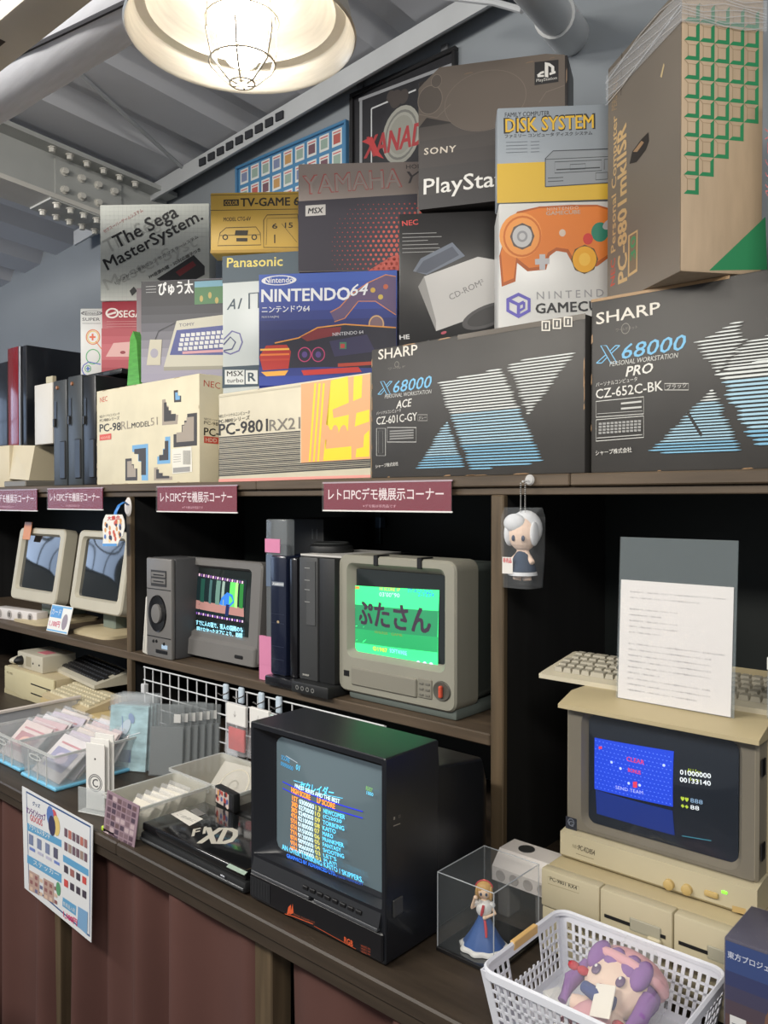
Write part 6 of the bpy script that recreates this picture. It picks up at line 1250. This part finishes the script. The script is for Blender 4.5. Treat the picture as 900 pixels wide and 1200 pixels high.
for z in (-0.098, -0.07, -0.03, 0.02, 0.07, 0.105, 0.118):
    L.append([((0.085 + rnd.uniform(-.006, .006)) * (0.4 if abs(z) > .1 else 1) * math.cos(2 * math.pi * k / n), (0.058 + rnd.uniform(-.006, .006)) * (0.3 if abs(z) > .1 else 1) * math.sin(2 * math.pi * k / n), z + rnd.uniform(-.003, .003)) for k in range(n)])
mb.loops(L, film('plush_bag_film', (226, 230, 234), 0.13, 0.06), True, True); mb.build('clear_bag', pl_, smooth=0)
mb = MB(); mb.rbox(0, 0, 0, 0.055, 0.035, 0.012, 0.001, WHT, 1); o = mb.build('paper_packet', loc=(-0.752, 1.285, CZ + 0.0062), rz=R_(-25)); tag(o, 'small white paper packet at the left end of the basket', 'packet')
# boxed game at the right edge
t = thing('boxed_game', 'shrink wrapped dark game box at the lower right corner', 'box', (-0.432, 1.285, CZ + 0.0005)); gh_ = 0.232
mb = MB(); mb.rbox(0, 0, 0, 0.19, 0.13, gh_, 0.003, M('dark_indigo_board', (48, 50, 72), .35, var=.1, scale=10), 2); mb.build('box_body', t)
mb = MB(); mb.rbox(-0.001, -0.001, 0, 0.191, 0.131, gh_ + 0.001, 0.003, film('shrink_wrap', (210, 200, 206), 0.10, .05), 2); mb.build('shrink_wrap', t)
A = Art(t, o=(0, -0.0012, 0)); A.uv = True
grad(A, (0.003, 0.003), (0.187, 0.003), (0.003, gh_ - 0.05), [(84, 56, 46), (110, 78, 60), (80, 66, 72), (54, 60, 96)], 8); A.rect((0.003, gh_ - 0.05), (0.187, gh_ - 0.05), (0.003, gh_ - 0.004), ink((56, 72, 118)))
A.ell((0.11, 0.12), 0.05, 0.05, ink((112, 84, 70)))
A.text('東方プロジェクト', (0.006, gh_ - 0.030), (0.088, gh_ - 0.030), 0.011, ink((196, 200, 214)), bold=.01); A.rect((0.010, 0.05), (0.034, 0.05), (0.010, 0.115), ink((206, 206, 206)))
for j in range(6): A.line([(0.013, 0.058 + j * 0.009), (0.031, 0.058 + j * 0.009)], 0.0016, ink((110, 112, 120)))
A.build({'artwork': 'picture_print', 'lettering': 'box_lettering'})

# ================================================================ wire grid under the middle shelf
gx0, gx1, gz0, gz1, gyy = -2.668, -1.47, CZ + 0.004, 0.978, 1.668
gr_ = thing('wire_grid_panel', 'white wire grid panel standing on the counter below the middle shelf', 'grid panel', (gx0, gyy, gz0))
wirem = M('white_coated_wire', (206, 208, 210), .4); gw, gh2 = gx1 - gx0, gz1 - gz0
mbv = MB(); mbv.cyl((0, 0, 0), (0, 0, gh2), 0.0026, wirem, 6); v0 = None; nv_ = 23
for i in range(nv_):
    if v0 is None: v0 = mbv.build('wire', gr_); o = v0
    else: o = v0.copy(); COL.objects.link(o)
    o.location = (gw * i / (nv_ - 1), 0, 0)
mbh = MB(); mbh.cyl((0, 0, 0), (gw, 0, 0), 0.0026, wirem, 6); h0 = None
for j in range(7):
    if h0 is None: h0 = mbh.build('wire', gr_); o = h0
    else: o = h0.copy(); COL.objects.link(o)
    o.location = (0, -0.004, gh2 * j / 6)
mb = MB(); mb.rbox(-0.006, -0.014, gh2 * .66, 0.016, 0.006, gh2 * .78, .002, wirem, 1); mb.build('grid_clip', gr_)
# hooks and hanging packs
for k, (x, y) in enumerate(((265, 804), (283, 808), (306.5, 814), (327, 819))):
    p = aY(x, y, 1.655); ll = ('leftmost', 'second', 'third', 'rightmost')[k]
    t = thing('display_hook', 'pale plastic hook sleeve on the wire grid, %s of four' % ll, 'hook', (p.x, 1.655, p.z - 0.045), group='hook sleeves')
    mb = MB(); mb.rbox(-0.012, -0.006, 0, 0.012, 0.005, 0.052, 0.003, M('pale_blue_plastic', (190, 204, 216), .35), 1); mb.build('sleeve', t)
    mb = MB(); mb.tube([(0.014, 0, 0.03), (0.018, -0.012, 0.026), (0.014, -0.03, 0.022), (0.006, -0.040, 0.03)], 0.0022, M('chain_steel', (190, 190, 190), .25, .9), 6); mb.build('hook_wire', t)
def hang_pack(lab, px, py, w_, h_, red, yy):
    p = aY(px, py, yy); t = thing('hanging_pack', lab, 'package', (p.x, yy, p.z - h_), group='hanging packs on the grid')
    mb = MB(); mb.rbox(0.004, 0, h_ - 0.065, w_ - 0.004, 0.012, h_, .002, M('white_card', (222, 220, 216), .5), 1); mb.build('header_card', t)
    mb = MB(); mb.loops([[(a * .5 * w_ + w_ / 2, b * .016 + .006, z) for a, b in rrect(-1, -1, 1, 1, .4)] for z in (0, 0.01)] + [[(a * .42 * w_ + w_ / 2, b * .012 + .006, h_ - 0.06) for a, b in rrect(-1, -1, 1, 1, .4)]], film('pack_film', (222, 222, 226), .22, .08), True, True); mb.build('clear_bag', t)
    mb = MB(); mb.rbox(0.012, 0.001, 0.008, w_ - 0.012, 0.010, h_ - 0.075, .004, M('red_charm_%d' % red, (196, 52, 48) if red else (178, 84, 80), .4, var=.15, scale=40), 2); mb.build('red_charm', t)
    A = Art(t, uv=True); A.text('↓', (w_ * .4, h_ - .04), (w_ * .52, h_ - .04), .02, ink((120, 110, 110))); A.build()
    mb = MB(); mb.tube([(w_ / 2, 0.014, h_ - 0.015), (w_ / 2, 0.03, h_ - 0.012), (w_ / 2, 0.05, h_ - 0.014)], 0.002, M('chain_steel', (190, 190, 190), .25, .9), 6); mb.build('hook_wire', t)
hang_pack('hanging pack with bright red charm, left of the pair on the wire grid', 264, 823, 0.105, 0.155, 1, 1.605)
hang_pack('hanging pack with pale red charm, right of the pair on the wire grid', 291, 828, 0.10, 0.155, 0, 1.595)
p = aY(312, 836, 1.60); mb = MB(); mb.rbox(0, 0, 0, 0.10, 0.006, 0.04, .002, M('pale_mint_card', (196, 214, 210), .5), 1); o = mb.build('header_card', loc=(p.x, 1.60, p.z - 0.04)); tag(o, 'pale mint header card just visible above the black television', 'card'); 
p = aY(266, 905, 1.64); mb = MB(); mb.box(0, 0, 0, 0.055, 0.003, 0.145, film('pale_strip_film', (206, 212, 220), .7, .3)); o = mb.build('strip_pack', loc=(p.x, 1.640, p.z - 0.015)); tag(o, 'narrow pale strip of packs hanging low on the wire grid', 'package')

# ================================================================ bins, cards and consoles on the counter
clr = film('clear_bin_plastic', (206, 212, 214), 0.30, .12); clr_e = film('bin_edge_plastic', (222, 224, 222), 0.6, .15)
def bin_(lab, x0, y0, w_, d_, h_, base=None, rz=0, m=clr):
    t = thing('clear_bin', lab, 'bin', (x0, y0, CZ + 0.0005), R_(rz), group='clear plastic bins'); i = 0.012
    def lp(a, z): return [(x, y, z) for x, y in rrect(a, a, w_ - a, d_ - a, .012, 3)]
    mb = MB(); mb.loops([lp(i, 0.006), lp(i, 0.0), lp(0.0, h_), lp(-0.004, h_), lp(-0.004, h_ + .003), lp(0.002, h_ + .003), lp(i + .002, 0.008)], m, False, True); mb.build('bin_shell', t, smooth=40)
    mb = MB(); mb.loops([lp(-0.005, h_ - .004), lp(-0.005, h_ + .004), lp(0.001, h_ + .004), lp(0.001, h_ - .004)], clr_e); mb.build('bin_rim', t, smooth=40)
    for k in range(1, 4): mb = MB(); mb.box(w_ * k / 4 - .0012, -0.001 + i * .4, 0.004, w_ * k / 4 + .0012, 0.003 + i * .4, h_, clr_e); mb.build('rib', t, smooth=0)
    if base: mb = MB(); mb.rbox(0.004, 0.004, -0.0005, w_ - .004, d_ - .004, 0.012, .004, base, 1); mb.build('coloured_base', t)
    mb = MB(); mb.loops([[(w_ * .5 + a * .04, -0.003, h_ * .78 + b * .010) for a, b in rrect(-1, -1, 1, 1, .8, 4)], [(w_ * .5 + a * .032, -0.003, h_ * .78 + b * .005) for a, b in rrect(-1, -1, 1, 1, .8, 4)]], clr_e); mb.build('handle_ring', t)
    return t
sky = M('sky_blue_plastic', (110, 178, 210), .4)
bin_('clear bin of card packs at the left edge of the counter', -2.945, 1.205, 0.255, 0.30, 0.105, sky)
bin_('clear bin of card packs with sky blue base, above the price sheet', -2.668, 1.195, 0.245, 0.30, 0.112, sky)
mk_m = film('milky_bin_plastic', (214, 212, 200), .42, .2)
bin_('milky bin of white cards behind the purple photo card', -2.075, 1.165, 0.170, 0.235, 0.088, None, 0, mk_m)
bin_('milky bin beside the wire grid, holding a wrapped disc', -2.13, 1.415, 0.33, 0.20, 0.085, None, 0, mk_m)
cardc = [(206, 190, 186), (196, 168, 172), (210, 204, 204), (186, 176, 190), (214, 200, 190)]
def pack(lab, loc, rot, w_, h_, rgb, grp, th=0.006, art=0, nm='card_pack'):
    t = thing(nm, lab, 'card pack', loc, group=grp, rot=rot)
    mb = MB(); mb.rbox(0.003, 0.001, 0.003, w_ - .003, th - .001, h_ - .012, .001, M('pack_card_%d_%d_%d' % rgb, rgb, .5, var=.05, scale=30), 1); mb.build('card', t)
    mb = MB(); mb.rbox(0, 0, 0, w_, th, h_, .001, film('pack_sleeve', (226, 226, 228), .16, .06), 1); mb.build('clear_sleeve', t)
    if art:
        A = Art(t, uv=True); A.rect((w_ * .15, h_ * .2), (w_ * .85, h_ * .2), (w_ * .15, h_ * .65), ink((172, 136, 140) if art == 1 else (150, 150, 176))); A.ell((w_ * .5, h_ * .45), w_ * .2, h_ * .12, ink((206, 170, 160) if art == 1 else (190, 180, 196))); A.line([(w_ * .15, h_ * .75), (w_ * .85, h_ * .75)], h_ * .04, ink((186, 140, 144))); A.build({'artwork': 'card_print'})
    return t
rnd = random.Random(21)
ordn = ('front', 'second', 'third', 'fourth', 'fifth', 'sixth')
for k in range(5): pack('wrapped card pack tilted in the left edge bin, %s from the aisle' % ordn[k], (-2.925 + 0.006 * (k % 2), 1.235 + k * 0.038, CZ + 0.016), (R_(-48 + k * 2), 0, R_(6 * (k % 2))), 0.205, 0.155, cardc[k % 5], 'card packs in the left edge bin', art=1 + k % 2)
for k in range(6): pack('wrapped card pack tilted in the sky blue based bin, %s from the aisle' % ordn[k], (-2.648 + 0.006 * (k % 2), 1.225 + k * 0.032, CZ + 0.0165), (R_(-50 + k * 3), 0, R_(4 * (k % 2) - 2)), 0.205, 0.165, cardc[(k + 2) % 5], 'card packs in the sky blue based bin', art=2 - k % 2)
for k in range(5): pack('white paper card in the milky bin, %s from the aisle' % ordn[k], (-2.050 + 0.004 * (k % 2), 1.200 + k * 0.030, CZ + 0.0125), (R_(-42 + k * 3), 0, R_(5 * (k % 2))), 0.105, 0.085, (214, 208, 192), 'white cards in the milky bin', th=.004)
t = thing('wrapped_disc', 'disc in a clear wrapper leaning in the milky bin by the grid', 'disc', (-2.02, 1.455, CZ + 0.012), rot=(R_(-48), 0, R_(8)))
mb = MB(); mb.box(0, 0, 0, .16, .003, .13, film('disc_wrapper', (214, 210, 200), .5, .2)); mb.build('wrapper', t, smooth=0); A = Art(t, uv=True); A.ell((.085, .062), .055, .055, ink((190, 184, 168)), ri=.92, n=36); A.ell((.085, .062), .018, .018, ink((150, 146, 136)), ri=.8); A.build({'artwork': 'disc_print'})
# clear panel with white edge at the left
t = thing('acrylic_divider', 'clear acrylic divider with white top edge behind the left bins', 'divider', (-3.085, 1.27, CZ + .0005)); mb = MB(); mb.box(0, 0, 0, .006, .36, .108, film('frosted_acrylic', (196, 198, 204), .55, .3)); mb.build('panel', t, smooth=0); mb = MB(); mb.rbox(-.004, -.002, .108, .012, .362, .120, .002, M('white_edge_strip', (216, 206, 198), .5), 1); mb.build('edge_strip', t)
# tall bagged files
fm_b = M('pale_blue_print', (158, 190, 198), .5, var=.35, scale=14, stretch=(1, 1, 2.5))
for k in range(4):
    t = thing('bagged_file', 'pale blue printed file in a clear bag, %s from the aisle' % ordn[k], 'file', (-2.505 - k * 0.0035, 1.415 + k * 0.0162, CZ + .001), group='pale blue bagged files', rot=(R_(-7), 0, R_(28)))
    mb = MB(); mb.rbox(.004, .002, .002, .146, .010, .215, .001, fm_b, 1); mb.build('file', t); mb = MB(); mb.rbox(0, 0, 0, .15, .012, .25, .002, film('file_bag', (214, 220, 224), .14, .06), 1); mb.build('clear_bag', t)
    if k == 0:
        A = Art(t, uv=True, step=0.00004); A.k = -2; A.ell((.085, .175), .010, .018, ink((136, 154, 186)), rot=.4); A.ell((.062, .14), .016, .034, ink((184, 198, 210)), rot=-.5); A.line([(.04, .09), (.055, .13), (.05, .18)], .003, ink((130, 150, 184))); A.line([(.02, .12), (.06, .11), (.12, .13)], .003, ink((206, 216, 222))); A.rect((.05, .03), (.09, .03), (.05, .07), ink((96, 110, 140))); A.build({'artwork': 'file_print'})
for k in range(6):
    t = thing('clear_card_sleeve', 'grey clear sleeve with small white label, %s from the blue files' % ('next', 'second', 'third', 'fourth', 'fifth', 'sixth')[k], 'sleeve', (-2.345 + k * 0.0094, 1.475 + k * .022, CZ + .001), group='grey clear sleeves by the grid', rot=(R_(-5), 0, R_(34)))
    mb = MB(); mb.rbox(0, 0, 0, .12, .009, .235 - .006 * (k % 3), .001, film('grey_sleeve', (150, 156, 158), .26, .08), 1); mb.build('sleeve', t); mb = MB(); mb.rbox(.004, .002, .004, .116, .006, .16, .001, M('grey_insert', (120, 124, 126), .5), 1); mb.build('insert', t); mb = MB(); mb.box(.085, -.001, .175, .108, 0, .203, ink((196, 196, 194))); mb.build('white_label', t, smooth=0)
# card on an acrylic stand
t = thing('standing_card', 'tall white card with round emblem in a clear stand at the counter edge', 'card', (-2.232, 1.188, CZ + .0005), rot=(R_(0), 0, R_(18)))
mb = MB(); mb.rbox(0, -.02, 0, .10, .05, .004, .001, clr_e, 1); mb.rbox(0, -.02, .004, .10, -.017, .075, .001, clr, 1); mb.build('stand', t)
for k in range(3): mb = MB(); mb.rbox(.012 + .006 * k, .0 + k * .012, .006, .082 + .006 * k, .004 + k * .012, .200 + .012 * k, .001, M('white_card', (222, 220, 216), .5), 1); mb.build('card', t)
A = Art(t, uv=True); A.ell((.047, .085), .026, .026, ink((90, 90, 92)), ri=.9); A.ell((.047, .085), .021, .021, ink((90, 90, 92)), ri=.86); A.text('C', (.037, .073), (.057, .073), .024, ink((80, 80, 82)), bold=.03); A.ell((.047, .155), .003, .003, ink((60, 60, 60)), n=10); A.build({'artwork': 'emblem', 'lettering': 'emblem_mark'})
mb = MB(); mb.rbox(0, 0, 0, .07, .012, .012, .002, M('lime_clip', (176, 206, 60), .4), 1); o = mb.build('lime_clip', loc=(-2.055, 1.146, CZ + .0005)); tag(o, 'tiny lime green clip below the purple photo card', 'clip')
# purple photo card
q = [aY(*p_, 1.152) for p_ in ((122.5, 980), (159, 997), (166, 944), (128, 925))]
t = thing('photo_card', 'purple grid photo card hanging on the front of the milky bin', 'card', (q[0].x, 1.146, q[0].z)); b = [(v.x - q[0].x, v.z - q[0].z) for v in q]
mb = MB(); mb.prism(b, 0, .002, M('mauve_card', (150, 128, 138), .4)); mb.build('card', t, smooth=0)
A = Art(t, uv=True); B = [Vector(x_) for x_ in b]; rnd = random.Random(6)
for j in range(7):
    for i in range(6):
        def bl(u, v): return B[0] * (1 - u) * (1 - v) + B[1] * u * (1 - v) + B[2] * u * v + B[3] * (1 - u) * v
        u, v = .06 + i * .15, .05 + j * .132; a_, b_, c_ = bl(u, v), bl(u + .12, v), bl(u, v + .10); A.rect(a_, b_, c_, ink(rnd.choice([(96, 76, 88), (110, 88, 92), (126, 104, 112), (84, 70, 84), (186, 166, 170)]))); A.k -= 1
A.build({'artwork': 'photo_grid'})
# price sheet on the counter front
q = [aY(*p_, 1.127) for p_ in ((30, 1040), (108, 1104), (110, 967), (27, 921))]
t = thing('price_sheet', 'laminated white and blue goods price sheet taped to the counter front', 'poster', (q[0].x, 1.1235, q[0].z)); b = [Vector((v.x - q[0].x, v.z - q[0].z)) for v in q]
mb = MB(); mb.prism([tuple(x_) for x_ in b], 0, .002, M('laminated_white', (222, 224, 226), .25, coat=.3)); mb.build('sheet', t, smooth=0)
A = Art(t); bl_, lb_ = ink((44, 78, 130)), ink((96, 156, 196))
A.line([(31, 928), (106, 969), (105, 1097), (34, 1035)], .006, bl_, closed=True)
def c4(x, y): return (x / 2.8125, 900 + y / 2.8125)
A.poly([c4(90, 180), c4(203, 238), c4(203, 262), c4(90, 205)], lb_); A.poly([c4(90, 285), c4(203, 350), c4(203, 380), c4(90, 312)], lb_); A.poly([c4(208, 285), c4(292, 335), c4(292, 358), c4(208, 308)], lb_); A.poly([c4(207, 425), c4(252, 455), c4(250, 487), c4(206, 455)], lb_)
A.text('アクリルスタンド', c4(96, 200), c4(165, 236), 6, WHT, bold=.02); A.text('ステッカー', c4(110, 318), c4(195, 362), 6, WHT); A.text('グッズ', c4(108, 122), c4(132, 134), 5, bl_, bold=.03); A.text('オンラインショップ', c4(88, 148), c4(150, 176), 8, ink((110, 70, 130)), bold=.04); A.text('GOODS', c4(100, 172), c4(140, 192), 7, ink((196, 110, 120)), bold=.04)
for x, y, c in ((178, 170, (200, 90, 96)), (166, 158, (90, 120, 180)), (186, 190, (214, 190, 120)), (172, 190, (60, 60, 90))): A.ell(c4(x, y), .022, .03, ink(c), n=12)
rnd = random.Random(2)
def cells(x0, y0, nx, ny, dx, dy, sl, w_, h_, cols):
    for j in range(ny):
        for i in range(nx):
            x = x0 + i * dx; y = y0 + j * dy + i * dx * sl; A.poly([c4(x, y + h_), c4(x + w_, y + h_ + w_ * sl), c4(x + w_, y + w_ * sl), c4(x, y)], ink(rnd.choice(cols))); A.k -= 1
    A.k += 1
cells(96, 215, 4, 1, 27, 30, .55, 14, 34, [(120, 130, 160), (90, 90, 110), (150, 110, 110)]); cells(98, 258, 4, 1, 27, 22, .55, 18, 10, [(110, 130, 190), (180, 180, 200)])
cells(213, 196, 6, 1, 13, 30, .55, 10, 28, [(176, 110, 100), (150, 110, 110), (110, 90, 100)]); cells(213, 242, 6, 1, 13, 30, .55, 10, 28, [(176, 110, 100), (150, 130, 120), (110, 90, 100)])
cells(212, 318, 4, 2, 20, 46, .6, 13, 24, [(196, 80, 76), (70, 64, 76), (150, 100, 96)]); cells(96, 335, 2, 1, 48, 30, .55, 34, 66, [(166, 140, 140), (176, 150, 140)]); cells(100, 345, 6, 3, 16, 22, .55, 9, 12, [(140, 96, 96), (110, 110, 140), (206, 180, 160)])
A.ell(c4(193, 398), .014, .02, ink((90, 150, 110)), n=12); A.poly([c4(258, 455), c4(290, 475), c4(288, 550), c4(256, 520)], ink((120, 160, 196))); A.text('1,100円', c4(210, 492), c4(255, 522), 8, ink((206, 60, 110)), bold=.05); A.text('新商品入荷', c4(210, 452), c4(248, 478), 5, WHT)
A.build({'artwork': 'sheet_print', 'lettering': 'sheet_lettering'})

# ---- black console with silver letters
f1 = thing('game_console', 'flat black console with big silver letters on its lid, beside the television', 'console', (-1.898, 1.168, CZ + .0005)); Wf, Df = 0.440, 0.205
mb = MB(); mb.rbox(0, 0, .004, Wf, Df, .034, .010, M('black_matte_plastic', (30, 31, 32), .5), 2); mb.build('console_base', f1)
mb = MB(); mb.rbox(.006, .004, .035, Wf - .004, Df, .058, .006, M('piano_black', (22, 23, 25), .10, coat=.6), 3); mb.build('lid', f1)
mb = MB(); mb.rbox(.004, -.003, .014, Wf - .004, .001, .020, .001, M('smoke_strip', (74, 76, 78), .2), 1); mb.build('front_strip', f1)
for x in (.03, Wf - .05): mb = MB(); mb.rbox(x, .02, -.0005, x + .02, .05, .006, .001, BLK, 1); mb.build('foot', f1)
mb = MB(); mb.rbox(Wf * .80, -.004, .022, Wf * .84, .0, .028, .001, M('silver_trim', (120, 122, 128), .3, .6), 1); mb.build('power_lamp', f1)
A = Art(f1, o=(0, 0, .0583), uz=(0, 1, 0)); sv = M('silver_lettering', (206, 200, 188), .35, .2)
A.text('F1', (225, 980), (243, 976), 8, sv, bold=.06, shear=.2, up=(224, 972.5)); A.text('XD', (232, 988), (274, 989), 18, sv, bold=.045, shear=.1, up=(240, 970))
A.poly([(200, 954), (217, 948.5), (238, 960), (222, 968)], ink((222, 218, 210))); A.text('ご自由に', (206, 955), (226, 963.5), 3, ink((110, 106, 104)), up=(211, 953.5)); A.poly([(222, 950), (230, 947), (241, 954), (232, 957)], ink((120, 118, 116))); A.poly([(265, 1016), (269, 1012), (290, 1022), (286, 1026)], ink((170, 190, 176)))
A.build({'artwork': 'lid_stickers', 'lettering': 'lid_lettering'})
# round black console with cartridge
md = thing('game_console', 'black console with round top and a cartridge, between the milky bins and television', 'console', (-1.885, 1.400, CZ + .0005)); 
mb = MB(); mb.rbox(0, 0, .003, .40, .24, .050, .012, M('black_matte_plastic', (30, 31, 32), .5), 3); mb.build('console_base', md)
mb = MB(); mb.lathe([(.115, .048), (.112, .062), (.095, .068), (.04, .070)], M('black_satin', (26, 27, 29), .3), 36, c=(.20, .125, 0), cap1=True); mb.build('round_top', md)
A = Art(md, o=(0, 0, .0705), uz=(0, 1, 0), uv=True); A.text('16-BIT', (.16, .16), (.24, .16), .012, ink((170, 168, 160)), bold=.03); A.build()
mb = MB(); mb.rbox(.30, -.002, .02, .34, .0, .03, .001, M('silver_trim', (120, 122, 128), .3, .6), 1); mb.build('slider', md)
ca = thing('game_cartridge', 'black game cartridge with colourful label plugged into the round console', 'cartridge', (-1.872, 1.392, CZ + .052), R_(-8)); mb = MB(); mb.rbox(0, 0, 0, .105, .022, .052, .004, M('black_matte_plastic', (30, 31, 32), .5), 2); mb.build('cartridge_shell', ca)
A = Art(ca, uv=True); A.rect((.006, .006), (.080, .006), (.006, .046), ink((190, 176, 168))); rnd = random.Random(9)
for k in range(18): A.ell((.010 + rnd.random() * .065, .010 + rnd.random() * .032), .006, .007, ink(rnd.choice([(176, 70, 60), (80, 90, 140), (206, 150, 90), (60, 50, 60), (220, 200, 190)])), n=8)
A.rect((.082, .008), (.098, .008), (.082, .044), ink((40, 40, 44))); A.build({'artwork': 'cartridge_label'})

# ================================================================ left bay, on the counter
lp2 = thing('desktop_computer', 'beige desktop computer with two slots under the tilted beige monitors', 'computer', (-3.876, 1.672, CZ + .0005)); Wl, Hl = .486, .128
mb = MB(); mb.rbox(0, .012, 0, Wl, .27, Hl, .005, beige_d, 2); mb.build('case', lp2); mb = MB(); mb.rbox(0, 0, 0, Wl, .012, Hl, .005, M('pale_khaki_front', (196, 186, 150), .5, var=.04), 2); mb.build('front_panel', lp2)
A = Art(lp2, uv=True)
for z in (.040, .082): A.line([(Wl * .56, z), (Wl * .95, z - .002)], .006, BLK); A.rect((Wl * .86, z - .012), (Wl * .93, z - .012), (Wl * .86, z - .006), ink((150, 140, 110)))
A.text('PC-9801', (.03, .095), (.09, .095), .010, ink((120, 110, 84)), bold=.02); A.poly([(.0, .02), (.10, .02), (.22, .0), (.0, .0)], ink((176, 166, 132))); A.build({'artwork': 'disk_slots', 'lettering': 'badge'})
ib = thing('switch_box', 'beige switch box with black knob on the beige desktop computer', 'switch box', (-3.80, 1.70, CZ + Hl + .001), R_(0)); mb = MB(); mb.rbox(0, 0, 0, .25, .16, .075, .005, beige, 2); mb.build('box_body', ib)
dial(ib, .045, .036, 1, [(.022, 0), (.020, .018), (.008, .034)], BLK, 'knob', n=16); mb = MB(); mb.box(.09, -.001, .015, .14, .001, .06, M('vent_grey_beige', (160, 152, 130), .5)); mb.build('vent_panel', ib, smooth=0)
mb = MB(); mb.box(.12, .04, .075, .20, .09, .077, ink((206, 120, 130))); mb.build('sticker', ib, smooth=0)
for x in (.16, .22): dial(ib, x, .035, 1, [(.005, 0), (.004, .002)], BLK, 'screw', n=8)
t = thing('computer_mouse', 'beige mouse beside the switch box at the left edge', 'mouse', (-3.86, 1.76, CZ + Hl + .001)); mb = MB(); mb.sph((0, 0, .018), (.045, .07, .022), beige); mb.build('mouse_shell', t, smooth=60); mb = MB(); mb.tube([(0, .06, .02), (.02, .12, .03), (.06, .16, .01)], .003, beige, 6); mb.build('cable', t)
t = thing('support_box', 'dark box supporting the black keyed keyboard at the back of the left bay', 'box', (-3.385, 1.885, CZ + .0005)); mb = MB(); mb.rbox(0, 0, 0, .40, .20, .125, .004, dark, 1); mb.build('box_body', t)
keyboard('beige keyboard with black keys at the back of the left bay', (-3.60, 1.775, CZ + .1285), -8, .50, .165, beige, M('black_keycap', (40, 40, 42), .4), 5, 18, h=.02, rise=.03)
lb2 = thing('disk_drive_unit', 'low tan disk drive unit in front of the left bay post', 'disk drive', (-3.375, 1.605, CZ + .0005)); mb = MB(); mb.rbox(0, 0, 0, .585, .27, .070, .004, M('tan_drive_case', (188, 168, 122), .5, var=.05), 2); mb.build('case', lb2)
A = Art(lb2, uv=True); A.line([(.36, .042), (.46, .042)], .006, BLK); A.line([(.49, .034), (.56, .034)], .008, BLK); A.rect((.40, .03), (.42, .03), (.40, .04), BLK); A.ell((.325, .03), .012, .012, ink((150, 132, 90)), ri=.7); A.build({'artwork': 'drive_slots'})
keyboard('beige keyboard with beige keys on the tan disk drive unit', (-3.365, 1.61, CZ + .0712), -3, .40, .16, M('sand_keyboard', (192, 176, 142), .5), M('cream_keycap', (206, 196, 166), .5), 5, 16, h=.018, rise=.026)
lt = thing('portable_computer', 'small grey portable computer with open screen beside the wooden post', 'laptop', (-2.985, 1.69, CZ + .0712), R_(-8)); mb = MB(); mb.rbox(0, 0, 0, .20, .12, .016, .004, M('silver_grey_plastic', (136, 136, 138), .4), 2); mb.build('base', lt)
T = Matrix.Translation((0, .118, .016)) @ Matrix.Rotation(R_(-14), 4, 'X'); mb = MB(); mb.rbox(0, 0, 0, .20, .012, .165, .004, M('silver_grey_plastic', (136, 136, 138), .4), 2); mb.xf(T).build('screen_lid', lt); mb = MB(); mb.box(.012, -.001, .022, .188, .0005, .152, M('dim_screen', (50, 50, 58), .15, emit=.15)); mb.xf(T).build('screen', lt, smooth=0)
mb = MB(); mb.box(.01, .02, .016, .08, .05, .018, ink((190, 60, 60))); mb.build('red_label', lt, smooth=0)
